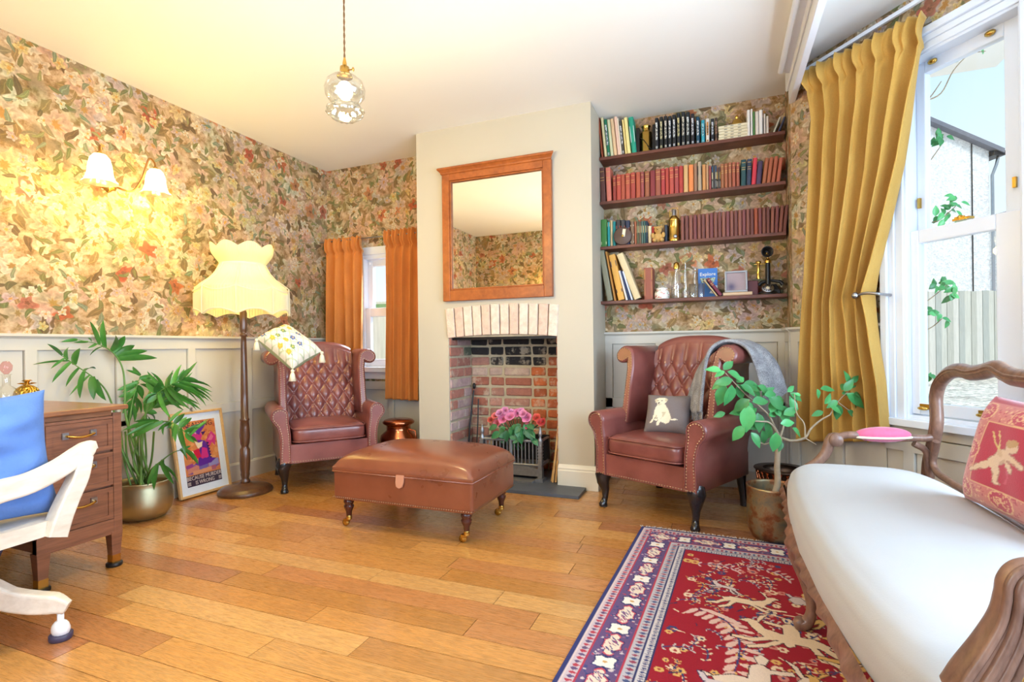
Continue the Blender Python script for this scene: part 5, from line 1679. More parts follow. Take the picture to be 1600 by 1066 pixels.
def wing_chair(loc, ang, label, hang=None):
    root = empty('wingback_armchair', (loc[0], loc[1], 0), ang, label, 'armchair', 'leather wingback armchairs')
    # frame below the seat
    sb = MB().loft([[(x, y, z) for x, y in ((-.330, -.335), (.330, -.335), (.325, .33), (-.325, .33))] for z in (.205, .335)], True, False)
    sb.build('seat_base', M_LEATH, root, bevel=.022, seg=4)
    # seat cushion
    def cush(u, v):
        a, b = 2 * PI * u, PI * (v - .5)
        s = lambda t, e: math.copysign(abs(t) ** e, t)
        x = .252 * s(math.cos(b), .28) * s(math.cos(a), .22)
        y = -.085 + .275 * s(math.cos(b), .28) * s(math.sin(a), .22)
        z = .395 + (.062 + .02 * math.cos(x * 5.5) * math.cos((y + .085) * 5)) * s(math.sin(b), .45)
        return (x, y, z)
    sc = MB().grid(cush, 60, 22, cu=True).build('seat_cushion', M_LEATH, root)
    for z in (.353, .441):
        loop = [(.254 * (1 - 0) * math.copysign(abs(math.cos(t)) ** .22, math.cos(t)), -.085 + .277 * math.copysign(abs(math.sin(t)) ** .22, math.sin(t)), z) for t in [2 * PI * k / 60 for k in range(61)]]
        MB().tube(loop, .0045, 5, caps=False).build('piping', M_LEATH, sc)
    # buttoned back
    def yb(z): return .13 + (z - .40) * .26
    def ztop(x): return 1.035 - .05 * (abs(x) / .27) ** 3
    def back(u, v):
        x = (u - .5) * .54
        if v <= .72:
            z = .38 + (v / .72) * (ztop(x) - .02 - .38)
            fade = 1 - smoothstep(.93, 1.0, z) * .55
            t_ = tuft(x, z) if z < .90 else tuft(x, .90) * (1 - .6 * (z - .90) / .12)
            y = yb(z) - t_ * fade - .02
            return (x, y, z)
        if v <= .86:
            f = (v - .72) / .14 * PI
            return (x, yb(1.0) + .04 - .055 * math.cos(f), ztop(x) - .02 + .045 * math.sin(f))
        f = (v - .86) / .14
        return (x * (1 + .1 * f), yb(1.0) + .095 - f * .16, ztop(x) - .02 - f * (ztop(x) - .25))
    bk = MB().grid(back, 91, 120).build('backrest', M_LEATH, root)
    btn = MB().ball((0, 0, 0), .011, 8, 6, sc=(1, .6, 1)).mesh('button', M_LEATH)
    for j in range(-1, 6):
        z = .50 + j * TV_
        for i in range(-5, 6):
            if (i + j) % 2 or abs(i * TH_) > .25 or z > .93: continue
            o = link('button', btn, bk); o.location = (i * TH_, yb(z) - .024, z)
    nail = MB()
    for sgn in (1, -1):
        pa = [(x * sgn, z) for x, z in ARM]; pw = [(x * sgn, z) for x, z in WING]
        if sgn < 0: pa.reverse(); pw.reverse()
        rolled(pa, -.345, .30, .014).build('arm', M_LEATH, root)
        ff = lambda z: (z - .5) * .22
        rolled(pw, -.115, .37, .014, ff).build('wing', M_LEATH, root)
        # welt of brass nails following the scrolled fronts
        ia = [(x, -.347, z) for x, z in offset(pa, .016)]
        iw = [(x, -.117 + ff(z), z) for x, z in offset(pw, .016)]
        studs(nail, resample(ia + ia[:1], .017), (0, -1, 0))
        studs(nail, resample(iw + iw[:1], .017), (0, -1, 0))
        # panel piping
        MB().tube([(x, -.3445, z) for x, z in offset(pa, .006)], .004, 5).build('piping', M_LEATH, root)
        # legs
        ft = [(sgn * .300, -.290, .225), (sgn * .312, -.305, .19), (sgn * .310, -.305, .15), (sgn * .302, -.294, .10), (sgn * .302, -.296, .055), (sgn * .305, -.305, .03), (sgn * .306, -.312, .012), (sgn * .306, -.314, .0)]
        MB().tube(ft, [.048, .050, .038, .024, .018, .020, .027, .024], 14, up=(1, 0, 0)).build('leg', M_LEGB, root)
        bl_ = [(sgn * .290, .285, .215), (sgn * .292, .292, .14), (sgn * .295, .305, .06), (sgn * .297, .315, .0)]
        MB().tube(bl_, [.032, .026, .021, .025], 10, up=(1, 0, 0)).build('leg', M_LEGB, root)
    studs(nail, resample([(-.32, -.337, .215), (.32, -.337, .215)], .017), (0, -1, 0))
    nail.build('nail_trim', M_STUD, root, kind='stuff')
    return root


chL = wing_chair((-2.862, 3.215), math.radians(50.3), 'oxblood buttoned leather wingback armchair in the window corner with the floral cushion')
chR = wing_chair((-.274, 3.375), math.radians(-25.7), 'oxblood buttoned leather wingback armchair below the bookshelves with throw and dog cushion')


# ================================================================ cushions and throw
def pillow4(name, c00, c10, c11, c01, thick, material, canvas=None, label=None, n=64, pinch=.06, flip=1, wrk=0.0):
    """a stuffed cushion spanned by four corners (c00 bottom-left, c10 bottom-right, c11 top-right, c01 top-left as seen from its front)"""
    c00, c10, c11, c01 = map(Vector, (c00, c10, c11, c01))
    nrm = (c10 - c00).cross(c01 - c00).normalized() * flip
    cen = (c00 + c10 + c11 + c01) / 4

    def pos(u, v, side):
        uu, vv = 2 * u - 1, 2 * v - 1
        a = u - math.copysign(pinch * (1 - vv * vv) * abs(uu) ** 2, uu) * .5
        b = v - math.copysign(pinch * (1 - uu * uu) * abs(vv) ** 2, vv) * .5
        p = c00 * (1 - a) * (1 - b) + c10 * a * (1 - b) + c11 * a * b + c01 * (1 - a) * b
        h = thick * (max(0, 1 - uu ** 4) ** .55) * (max(0, 1 - vv ** 4) ** .55) * .5
        h *= 1 + .05 * math.sin(7 * uu + 3 * vv) * (1 - uu * uu) + wrk * (math.sin(19 * vv + 4 * math.sin(3 * uu)) * .5 + math.sin(9 * vv - 5 * uu)) * (1 - uu ** 4)
        return p + nrm * (h * side) - cen
    vs_, fs, cols = [], [], []
    for side in (1, -1):
        b0 = len(vs_)
        for j in range(n):
            for i in range(n):
                u, v = i / (n - 1), j / (n - 1)
                vs_.append(pos(u, v, side))
                if canvas is not None: cols.append(canvas.sample(u, 1 - v) if side == 1 else canvas.a[2, 2])
        for j in range(n - 1):
            for i in range(n - 1):
                q = (b0 + j * n + i, b0 + j * n + i + 1, b0 + (j + 1) * n + i + 1, b0 + (j + 1) * n + i)
                fs.append(q if side * flip == 1 else tuple(reversed(q)))
    me = bpy.data.meshes.new(name); me.from_pydata([tuple(p) for p in vs_], [], fs); me.materials.append(material)
    me.polygons.foreach_set('use_smooth', [True] * len(fs))
    if canvas is not None:
        ca = me.color_attributes.new('Col', 'FLOAT_COLOR', 'POINT'); d = np.ones((len(vs_), 4), np.float32); d[:, :3] = np.array(cols); ca.data.foreach_set('color', d.ravel())
    o = link(name, me); o.location = cen
    return tag(o, label, 'cushion') if label else o


# grey cushion with a pale labrador
N_ = 140
cd = Canvas(N_, N_, (122, 112, 112))
def P_(pts, k=N_ / 900., ox=140, oy=100): return [((x - ox) * k, (y - oy) * k) for x, y in pts]
CRM, SHD = (236, 226, 200), (206, 192, 160)
cd.poly(P_([(690, 720), (770, 705), (835, 718), (800, 742), (690, 752)]), CRM)
cd.poly(P_([(390, 400), (360, 470), (345, 560), (340, 640), (320, 740), (265, 805), (300, 825), (335, 800), (375, 690), (420, 700), (440, 760), (410, 850), (430, 885), (470, 870), (490, 780), (520, 800), (600, 830), (660, 800), (695, 700), (670, 610), (620, 500), (560, 400), (540, 360)]), CRM)
cd.poly(P_([(500, 560), (520, 650), (490, 730), (560, 640), (580, 560)]), SHD); cd.poly(P_([(380, 640), (400, 740), (425, 700), (410, 640)]), SHD)
cd.poly(P_([(355, 740), (430, 735), (430, 775), (370, 765)]), CRM)
cd.poly(P_([(330, 270), (400, 228), (540, 222), (600, 265), (590, 320), (560, 345), (530, 400), (470, 412), (400, 400), (385, 345), (345, 335)]), CRM)
cd.poly(P_([(330, 270), (375, 250), (390, 330), (350, 340)]), SHD); cd.poly(P_([(545, 235), (602, 265), (585, 330), (545, 320)]), SHD)
cd.ell(*P_([(405, 298)])[0], 2.6, 2, (60, 50, 44)); cd.ell(*P_([(482, 294)])[0], 2.6, 2, (60, 50, 44)); cd.ell(*P_([(422, 355)])[0], 3.4, 3, (52, 44, 44))
cd.line(P_([(400, 388), (430, 396), (470, 385)]), 1.4, (110, 96, 80))
dz = .458
b_l, b_r = onZ(1005, 677, dz), onZ(1078, 682, dz)
up = Vector((.10, .17, .30))
def corner(px, py, base, dy): return at(px, py, (base - Vector((0, 0, 1))).dot(Vector((-math.sin(TH), math.cos(TH), 0))) + dy)
pillow4('dog_cushion', b_l, b_r, corner(1082, 619, b_r, .10), corner(1013, 617, b_l, .10), .12, M_PRINT, cd, 'grey square cushion with a sitting cream labrador, on the right armchair')

# white embroidered cushion with tassels over the left chair's wing
cf = Canvas(120, 120, (238, 232, 216))
for k in range(-6, 8): cf.line([(k * 24, 0), (k * 24 + 120, 120)], 1.7, (176, 190, 152)); cf.line([(k * 24 + 120, 0), (k * 24, 120)], 1.7, (184, 190, 156))
fr2 = random.Random(4)
for k in range(18):
    x, y = 14 + (k % 5) * 24 + fr2.uniform(-4, 4), 12 + (k // 5) * 27 + fr2.uniform(-4, 4)
    cf.line([(x, y), (x + fr2.uniform(-6, 6), y + 11)], 1.6, (92, 130, 84))
    cc = fr2.choice([(206, 96, 60), (84, 104, 160), (220, 176, 70), (150, 90, 130), (110, 140, 90)])
    for q in range(5): cf.ell(x + 4.4 * math.cos(q * 1.256), y + 4.4 * math.sin(q * 1.256), 3.4, 3.4, cc)
    cf.ell(x, y, 2.2, 2.2, (236, 196, 90))
K = [at(457, 577, 3.38), at(503, 549, 3.56), at(446, 510, 3.70), at(401, 529, 3.46)]
fc = pillow4('floral_cushion', K[0], K[1], K[2], K[3], .19, M_PRINT, cf, 'white flower embroidered cushion with tassels on top of the left armchair')
for i in (0, 1, 3):
    T = MB(); base = K[i] - fc.location
    T.ball((base.x, base.y, base.z - .012), .012, 8, 6)
    T.lathe([(.009, -.022), (.014, -.035), (.022, -.078), (.0, -.078)][::-1], 12, c=tuple(base), scal=lambda a, z: 1 + .1 * math.cos(6 * a))
    T.build('tassel', M_ROPE, fc)

# wool throw laid over the right wing of the right chair
E0 = spline([(.06, .05, .60), (.09, .075, .72), (.13, .10, .85), (.195, .14, .95), (.27, .19, 1.0), (.36, .24, 1.005), (.43, .27, .97), (.475, .29, .90), (.505, .30, .82), (.53, .31, .735)], 6)
E1 = spline([(.232, -.075, .60), (.238, -.065, .72), (.245, -.045, .85), (.256, -.012, .95), (.30, .02, .998), (.36, .045, 1.002), (.42, .065, .965), (.455, .08, .89), (.48, .09, .80), (.50, .10, .68)], 6)


def throwf(u, v):
    k = v * (len(E0) - 1); i = min(int(k), len(E0) - 2); f = k - i
    a = Vector(E0[i]).lerp(Vector(E0[i + 1]), f); b = Vector(E1[i]).lerp(Vector(E1[i + 1]), f)
    p = a.lerp(b, u)
    w = .012 * math.sin(u * 13 + v * 3) * (.4 + abs(v - .5))
    bul = .05 * math.sin(PI * u) * smoothstep(.55, .85, v)
    return (p.x + w * .4 + bul, p.y - w, p.z + .006 * math.sin(9 * u + 5))


th = empty('wool_throw', (chR.location.x, chR.location.y, 0), chR.rotation_euler.z, 'grey wool throw with fringe draped over the right armchair wing', 'throw')
o = MB().grid(throwf, 40, 80).build('woven_cloth', M_THROW, th); m = o.modifiers.new('solid', 'SOLIDIFY'); m.thickness = .018; m.offset = 1
fg = MB()
for k in range(26):
    p = Vector(throwf(k / 25, 0)); fg.tube([p + Vector((0, 0, .005)), p + Vector((rnd.uniform(-.006, .006), rnd.uniform(-.004, .004), -.03)), p + Vector((rnd.uniform(-.012, .012), rnd.uniform(-.008, .004), -.058))], [.0045, .0038, .002], 5)
fg.build('fringe', M_THROW, th, kind='stuff')

# ================================================================ ottoman
o0, o1, o2 = Vector((-2.012, 2.335, 0)), Vector((-1.150, 2.335, 0)), Vector((-1.150, 2.90, 0))
OW, OD = .862, .565
ot = empty('storage_ottoman', ((o0.x + o1.x) / 2, 2.335 + OD / 2, 0), label='tan brown leather storage ottoman on castors in the middle of the floor', cat='ottoman')
w_, d_ = OW / 2, OD / 2
MB().loft([[(-w_ * q, -d_ * q, z), (w_ * q, -d_ * q, z), (w_ * q, d_ * q, z), (-w_ * q, d_ * q, z)] for q, z in ((.985, .165), (1.0, .185), (1.0, .318))], True, False).build('base', M_LEATH2, ot, bevel=.014, seg=3)
def lidf(u, v):
    x, y = (2 * u - 1), (2 * v - 1)
    e = max(abs(x), abs(y))
    dome = (1 - abs(x) ** 5) ** .5 * (1 - abs(y) ** 5) ** .5
    return (x * (w_ + .004), y * (d_ + .004), .342 + .085 * (max(0, 1 - abs(x) ** 6) ** .45) * (max(0, 1 - abs(y) ** 6) ** .45) + .018 * (1 - x * x) * (1 - y * y))
ld = MB().grid(lidf, 48, 40); ld.box(-w_ - .004, w_ + .004, -d_ - .004, d_ + .004, .322, .343)
ld = ld.build('lid', M_LEATH2, ot, bevel=.006)
MB().tube([(-w_, -d_ - .004, .3205), (w_ + .002, -d_ - .004, .3205), (w_ + .004, d_, .3205)], .0045, 6).build('piping', M_LEATH2, ld)
ptb = onY(624, 748, 2.335 - .012) - ot.location
MB().prism([(-.024, .012), (.024, .012), (.024, -.025), (.018, -.048), (0, -.056), (-.018, -.048), (-.024, -.025)], -.010, -.002, 'xz', M=Matrix.Translation((ptb.x, -d_, .318)) @ Matrix.Rotation(-.18, 4, 'X')).build('pull_tab', mat('pale_tan_leather', lin(190, 132, 104), .45), ot, bevel=.002)
nl = MB()
studs(nl, resample([(-w_, -d_ * .995 - .003, .176), (w_, -d_ * .995 - .003, .176)], .014), (0, -1, 0), .0045)
studs(nl, resample([(w_ * .995 + .003, -d_, .176), (w_ * .995 + .003, d_, .176)], .014), (1, 0, 0), .0045)
nl.build('nail_trim', M_STUD, ot, kind='stuff')
for sx in (-1, 1):
    for sy in (-1, 1):
        lx, ly = sx * (w_ - .062), sy * (d_ - .055)
        lg = MB().lathe([(.014, .055), (.017, .085), (.026, .105), (.029, .118), (.022, .126), (.026, .132), (.030, .142), (.026, .152), (.022, .156), (.030, .162), (.032, .17)], 18, c=(lx, ly, 0)).build('leg', M_LEGR, ot)
        cs = MB().lathe([(.0155, .040), (.0165, .058), (.014, .064)][::1], 12, c=(lx, ly, 0))
        cs.box(lx - .03, lx + .002, ly - .010, ly + .010, .028, .042)
        cs.lathe([(0, -.007), (.020, -.007), (.021, 0), (.020, .007), (0, .007)], 16, M=Matrix.Translation((lx - .022, ly, .021)) @ Matrix.Rotation(PI / 2, 4, 'X'))
        cs.build('castor', M_BRASS, lg)

# ================================================================ desk
DX, DY0, DY1 = -2.615, .25, 1.600
dk = empty('pedestal_desk', (-2.93, .9, 0), label='old mahogany pedestal desk with brass handles by the left wall', cat='desk')
def dbox(*a): return MB().box(a[0] + 2.93, a[1] + 2.93, a[2] - .9, a[3] - .9, a[4], a[5])
dbox(-3.28, DX + .018, DY0, DY1 + .022, .728, .750).build('top', M_OAKH, dk, bevel=.005)
for y0, y1 in ((1.268, DY1), (DY0 + .02, .56)):
    pe = dbox(-3.26, DX - .022, y0 + .01, y1 - .005, .165, .70).build('pedestal', M_OAK, dk)
    for ya, yb_ in ((y0, y0 + .034), (y1 - .036, y1)): dbox(DX - .03, DX, ya, yb_, .155, .715).build('stile', M_OAK, dk, bevel=.002)
    dbox(DX - .03, DX - .002, y0, y1, .155, .225).build('bottom_rail', M_OAK, dk, bevel=.002)
    dbox(DX - .03, DX - .004, y0, y1, .690, .702).build('top_rail', M_OAK, dk)
    for z0, z1, zh in ((.548, .688, .637), (.385, .536, .492), (.228, .374, .331)):
        a, b = y0 + .036, y1 - .038
        dw = dbox(DX - .03, DX - .006, a, b, z0, z1).build('drawer', M_OAK, dk, bevel=.002)
        fr = MB()
        X0 = DX + 2.93
        for q in ((a, a + .02, z0, z1), (b - .02, b, z0, z1), (a + .02, b - .02, z0, z0 + .02), (a + .02, b - .02, z1 - .02, z1)): fr.box(X0 - .006, X0 - .001, q[0] - .9, q[1] - .9, q[2], q[3])
        fr.build('drawer_moulding', M_OAK, dw)
        yc = (a + b) / 2 - .9 - .005
        h = MB().tube(spline([(X0 - .004, yc - .052, zh), (X0 + .018, yc - .046, zh - .002), (X0 + .024, yc, zh - .010), (X0 + .018, yc + .046, zh - .002), (X0 - .004, yc + .052, zh)], 5), .0052, 8).build('handle', M_BRASS, dw)
        bp = MB()
        for s in (-1, 1): bp.box(X0 - .008, X0 + .002, yc + s * .054 - .012, yc + s * .054 + .012, zh - .014, zh + .014)
        bp.build('handle_plate', M_STEEL, dw)
    for ya in (y0 + .024, y1 - .024):
        for xx in (DX - .024, -3.235):
            lg = MB().loft([[(xx + 2.93 - q, ya - .9 - q, z), (xx + 2.93 + q, ya - .9 - q, z), (xx + 2.93 + q, ya - .9 + q, z), (xx + 2.93 - q, ya - .9 + q, z)] for q, z in ((.016, .03), (.025, .165))], True, False).build('leg', M_OAK, dk, bevel=.002)
            MB().box(xx + 2.93 - .018, xx + 2.93 + .018, ya - .918, ya - .882, .018, .055).build('brass_cap', M_BRASS, lg)
            MB().lathe([(.030, 0), (.033, .004), (.033, .016), (.028, .019), (0, .019)], 18, c=(xx + 2.93, ya - .9, 0)).build('castor_cup', M_BLACK, lg)
dbox(DX - .035, DX - .010, 1.275, DY1 - .036, .703, .727).build('writing_slide', M_OAKH, dk, bevel=.002)
dbox(-3.26, DX - .05, .56, 1.27, .62, .72).build('kneehole_drawer', M_OAK, dk)
dbox(-3.26, -3.24, .56, 1.27, .3, .72).build('modesty_panel', M_OAK, dk)
# things on the desk
g0 = onX(42, 602, -3.08)
gp = empty('brass_pineapple_pot', (-3.08, g0.y, .7505), label='domed brass pineapple pot with leaf crown lid on the desk', cat='pot')
zc = g0.z - .7505
t = NT('pineapple_brass'); pv = t.voro(t.coord(), 60, .3, 'F1', '3D'); t.set(col=lin(206, 166, 70), metal=1, rough=.28); t.bump(pv.outputs[0], .9, .01); M_PINEB = t.m
MB().lathe([(.040, 0), (.058, .012), (.070, .034), (.072, .055), (.0735, .058)], 32, c=(0, 0, 0)).build('bowl', M_PINEB, gp)
gp.scale = (.66, .66, .74)
MB().lathe([(.0745, .060), (.072, .082), (.058, .106), (.034, .122), (.014, .128)], 32).build('domed_lid', M_PINEB, gp)
lf = MB()
for ring, (n, r, dz_) in enumerate(((8, .058, .012), (6, .034, .030))):
    for k in range(n):
        a = 2 * PI * k / n + ring * .3; c_, s_ = math.cos(a), math.sin(a)
        q = [(.008, 0), (r * .55, .5), (r, .05)]
        lf.add([(q[0][0] * c_, q[0][0] * s_, .128), (r * .55 * c_ - .011 * s_, r * .55 * s_ + .011 * c_, .130 + dz_), (r * .55 * c_ + .011 * s_, r * .55 * s_ - .011 * c_, .130 + dz_), (r * c_, r * s_, .128 + dz_ * .75), (r * .55 * c_, r * .55 * s_, .124 + dz_)], [(0, 1, 3, 2), (0, 2, 4), (2, 3, 4), (3, 1, 4), (1, 0, 4)])
lf.lathe([(.012, .124), (.010, .140), (.004, .150), (0, .152)], 10)
lf.build('leaf_crown', M_BRASS, gp)
g1 = onX(4, 605, -3.06)
tr_ = empty('mirror_tray', (-3.06, g1.y - .03, .7505), label='small mirrored drinks tray on the desk beside the brass pot', cat='tray')
MB().box(-.13, .13, -.14, .10, 0, .010).build('tray_base', M_MIRROR, tr_, bevel=.003)
MB().tube([(-.13, -.14, .02), (.13, -.14, .02), (.13, .10, .02), (-.13, .10, .02), (-.13, -.14, .02)], .005, 6).build('gallery_rail', M_STEEL, tr_)
for i, (dx, dy, h_) in enumerate(((.03, .03, .17), (-.05, -.06, .15))):
    dc = empty('spirit_decanter', (-3.06 + dx, g1.y - .03 + dy, .7615), label=['cut glass decanter with pink tinted stopper on the desk tray', 'cut glass decanter behind the blue cushion on the desk tray'][i], cat='decanter')
    MB().lathe([(.042, 0), (.045, .01), (.045, .05), (.03, .075), (.014, .088), (.014, h_ - .035), (.020, h_ - .03)], 12, scal=lambda a, z: 1 + .04 * math.cos(6 * a)).build('glass_body', M_CRYST, dc)
    MB().lathe([(.008, h_ - .03), (.022, h_ - .012), (.024, h_ + .01), (.012, h_ + .028), (0, h_ + .03)], 8).build('stopper', glass('pink_crystal', (.95, .72, .72), .05) if i == 0 else M_CRYST, dc)

# ================================================================ swivel desk chair with blue cushions
dc_ = empty('swivel_desk_chair', (-2.45, .84, 0), label='limed pale wooden swivel armchair with castors at the desk', cat='chair')
OC = Vector((-2.45, .84, 0))
ax = -2.13
ap = [onX(-130, 800, ax), onX(-40, 780, ax), onX(0, 768, ax), onX(45, 755, ax), onX(90, 733, ax), onX(122, 711, ax), onX(140, 699, ax), onX(149, 695, ax)]
NA_ = 36
MB().tube([Vector(p) - OC for p in spline([tuple(p) for p in ap], 5)], [.054 - .016 * (k / 35) - (.016 * max(0, (k - 28) / 7)) for k in range(NA_)], 4, flat=.75, up=(0, 0, 1), ph=PI / 4, smooth=False).build('arm', M_LIMED, dc_, bevel=.010, seg=3)
sp_ = [onX(130, 712, ax), onX(122, 745, ax), onX(108, 775, ax), onX(95, 805, ax), onX(84, 838, ax)]
MB().tube([Vector(p) - OC for p in spline([tuple(p) for p in sp_], 5)], [.034 + .008 * (k / 20) for k in range(21)], 4, flat=1.0, up=(0, 1, .3), ph=PI / 4, smooth=False).build('arm_support', M_LIMED, dc_, bevel=.006)
# mirrored far arm
MB().tube([Vector((2 * -2.45 - p[0] - .0, p[1] + .0, p[2])) - OC for p in spline([tuple(p) for p in ap], 5)], [.05 - .012 * (k / 35) - (.022 * max(0, (k - 28) / 7)) for k in range(36)], 12, flat=.62, up=(0, 0, 1)).build('arm', M_LIMED, dc_)
st_ = [(-2.77, .52), (-2.13, .52), (-2.115, .9), (-2.13, 1.06), (-2.20, 1.17), (-2.32, 1.20), (-2.58, 1.20), (-2.70, 1.17), (-2.77, 1.06)]
MB().prism([(x + 2.45, y - .84) for x, y in st_], .375, .425, 'xy').build('seat', M_LIMED, dc_, bevel=.012, seg=3)
bk_ = [(-2.13, .55), (-2.2, .44), (-2.45, .40), (-2.7, .44), (-2.77, .55)]
MB().tube([(x + 2.45, y - .84, .66) for x, y in spline(bk_, 5)], .045, 10, flat=.6, up=(0, 0, 1)).build('back_rail', M_LIMED, dc_)
for x, y in ((-2.15, .5), (-2.32, .42), (-2.58, .42), (-2.75, .5)): MB().tube([(x + 2.45, y - .84 + .02, .42), (x + 2.45, y - .84, .64)], .016, 10).build('spindle', M_LIMED, dc_)
MB().lathe([(.05, .2), (.045, .28), (.03, .30), (.03, .375)], 18).build('column', M_LIMED, dc_)
for k in range(4):
    a = math.radians(41) + k * PI / 2
    c_, s_ = math.cos(a), math.sin(a)
    prof = [(.03, .255, .055), (.10, .245, .050), (.18, .215, .042), (.26, .165, .036), (.33, .140, .036), (.385, .128, .034), (.425, .108, .022)]
    lg = MB().tube(spline([(r * c_, r * s_, z) for r, z, q in prof], 4), [interp([(i / 6, q[2] * 1.35) for i, q in enumerate(prof)], k2 / 24) for k2 in range(25)], 4, flat=.75, up=(0, 0, 1), ph=PI / 4, smooth=False).build('leg', M_LIMED, dc_, bevel=.010, seg=3)
    cx, cy = .405 * c_, .405 * s_
    cs = MB().lathe([(.010, .055), (.010, .10), (0, .10)], 10, c=(cx, cy, 0))
    cs.ball((cx, cy, .036), .032, 14, 10, sc=(1, .8, 1)); cs.build('castor', M_WHITE, lg)
    MB().lathe([(.031, .0), (.034, .004), (.034, .020), (.030, .022), (0, .022)], 18, c=(cx, cy, 0)).build('castor_cup', mat('castor_band', lin(66, 60, 84), .4), lg)
pillow4('back_cushion', (-2.235, .60, .425), (-2.215, 1.150, .428), (-2.24, 1.115, .866), (-2.26, .58, .85), .15, M_CUSHB, None, 'plump sky blue cushion standing on the pale wooden desk chair', pinch=.09, wrk=.10, n=110)
hc = MB().grid(lambda u, v: (.03 * math.sin(9 * u + v), .34 * (u - .5) * (1 - .35 * v), -.19 * v - .03 * math.sin(5 * u)), 24, 12).build('navy_cloth', M_NAVY, loc=(-2.42, .93, .375))
m = hc.modifiers.new('solid', 'SOLIDIFY'); m.thickness = .012
tag(hc, 'navy blue cloth hanging under the desk chair seat', 'cloth')
# ================================================================ settee
ST = Vector((.55, 1.85, 0))
se = empty('carved_settee', ST, label='carved walnut settee with cream seat and pink arm pads by the bay window', cat='settee')
SC, SA, SBY = Vector((.527, 1.85)), .290, .905


def seatf(u, v):
    a = 2 * PI * u
    e = .42
    cx = math.copysign(abs(math.cos(a)) ** e, math.cos(a)); cy = math.copysign(abs(math.sin(a)) ** e, math.sin(a))
    prof = [(0, .500), (.25, .499), (.5, .494), (.75, .483), (.90, .465), (.97, .440), (1.0, .405), (1.0, .37), (.985, .345), (.95, .335)]
    k = v * (len(prof) - 1); i = min(int(k), len(prof) - 2); f = k - i
    r = prof[i][0] * (1 - f) + prof[i + 1][0] * f; z = prof[i][1] * (1 - f) + prof[i + 1][1] * f
    y = SBY * cy * r
    bow = .018 * math.cos(PI * y / SBY) if cx < 0 else 0
    return (SC.x + SA * cx * r - bow * r - ST.x, SC.y + y - ST.y, z + .006 * math.sin(9 * y) * r * (1 - r))


MB().grid(seatf, 96, 33, cu=True).build('seat', M_FABC, se)
def fx(y): return SC.x - SA - .018 * math.cos(PI * (y - SC.y) / SBY) + .07 * smoothstep(.78, .93, abs(y - SC.y)) ** 2
def railf(u, v):
    y = SC.y - .90 + 1.80 * u
    sc = .5 + .5 * math.cos(2 * PI * (y - 2.05) / .78)
    zb = .300 - .035 * sc ** 3 + .006 * math.sin(40 * y)
    zt = .352
    b = math.sin(PI * v)
    carve = .006 * math.sin(58 * y + 6 * v) * b + .010 * math.exp(-(((y - 2.05) / .09) ** 2)) * b
    return (fx(y) + .006 - .014 * b - carve - ST.x, y - ST.y, zb + (zt - zb) * v)
rl = MB().grid(railf, 220, 9)
rl.grid(lambda u, v: (fx(SC.y - .9 + 1.8 * u) + .05 - ST.x, SC.y - .9 + 1.8 * u - ST.y, .29 + .06 * v), 60, 2)
rl.build('carved_rail', M_SOFAW, se)
for x0, x1, y in ((.30, .80, 2.70), (.30, .80, 1.0)): MB().box(x0 - ST.x, x1 - ST.x, y - .02 - ST.y, y + .02 - ST.y, .31, .375).build('side_rail', M_SOFAW, se, bevel=.006)
MB().box(.79 - ST.x, .83 - ST.x, 1.0 - ST.y, 2.72 - ST.y, .31, .40).build('rear_rail', M_SOFAW, se, bevel=.006)
for lx, ly in ((.262, 2.055), (.315, 2.70), (.315, 1.0)):
    p = [(lx, ly, .36), (lx - .022, ly, .31), (lx - .020, ly, .25), (lx + .006, ly, .17), (lx + .022, ly, .09), (lx + .012, ly, .04), (lx - .012, ly, .018)]
    lg = MB().tube([Vector(q) - ST for q in spline(p, 4)], [.036, .038, .038, .036, .034, .031, .028, .026, .024, .022, .021, .020, .019, .018, .017, .017, .016, .017, .018, .019, .020, .021, .022, .021, .019], 12, up=(0, 1, 0))
    lg.lathe([(0, -.018), (.020, -.018), (.023, -.008), (.023, .008), (.020, .018), (0, .018)], 16, M=Matrix.Translation(Vector((lx - .012, ly, .024)) - ST) @ Matrix.Rotation(PI / 2, 4, 'X'))
    lg.build('leg', M_SOFAW, se)
for ly in (2.70, 1.0): MB().tube([Vector(q) - ST for q in [(.82, ly, .36), (.84, ly, .2), (.88, ly, .0)]], [.026, .022, .018], 10).build('leg', M_SOFAW, se)
# back frame
BX = .86
bpx = [(1450, 745), (1452, 722), (1458, 695), (1464, 660), (1463, 622), (1469, 599), (1484, 583), (1501, 579), (1518, 583), (1536, 581), (1557, 576), (1574, 585), (1600, 592)]
bw_ = [onX(px, py, BX) for px, py in bpx]
ymid = SC.y
half = [Vector((BX + .05 * max(0, p.z - .45), p.y, p.z)) for p in bw_]
half = [onX(px, py, BX + .05 * max(0, p.z - .45)) for (px, py), p in zip(bpx, bw_)]
full = half + [Vector((q.x, 2 * ymid - q.y, q.z)) for q in reversed(half)]
full = [Vector(p) - ST for p in spline([tuple(p) for p in full], 6)]
MB().tube(full, .0235, 14, flat=1.25, up=(1, 0, 0)).build('back_frame', M_SOFAW, se)
rg = MB()
for o_ in (-.010, .010): rg.tube([p + Vector((-.022, 0, o_ * .6)) for p in full], .0045, 6)
rg.build('back_moulding', M_SOFAW, se)
lo = [onX(px, py, BX - .01) for px, py in ((1463, 690), (1458, 720), (1464, 738), (1480, 750), (1505, 765), (1530, 778))]
lo = lo + [Vector((BX - .01, ymid, lo[-1].z - .005))] + [Vector((q.x, 2 * ymid - q.y, q.z)) for q in reversed(lo)]
MB().tube([Vector(p) - ST for p in spline([tuple(p) for p in lo], 6)], .014, 8).build('lower_back_rail', M_SOFAW, se)
ym = ymid
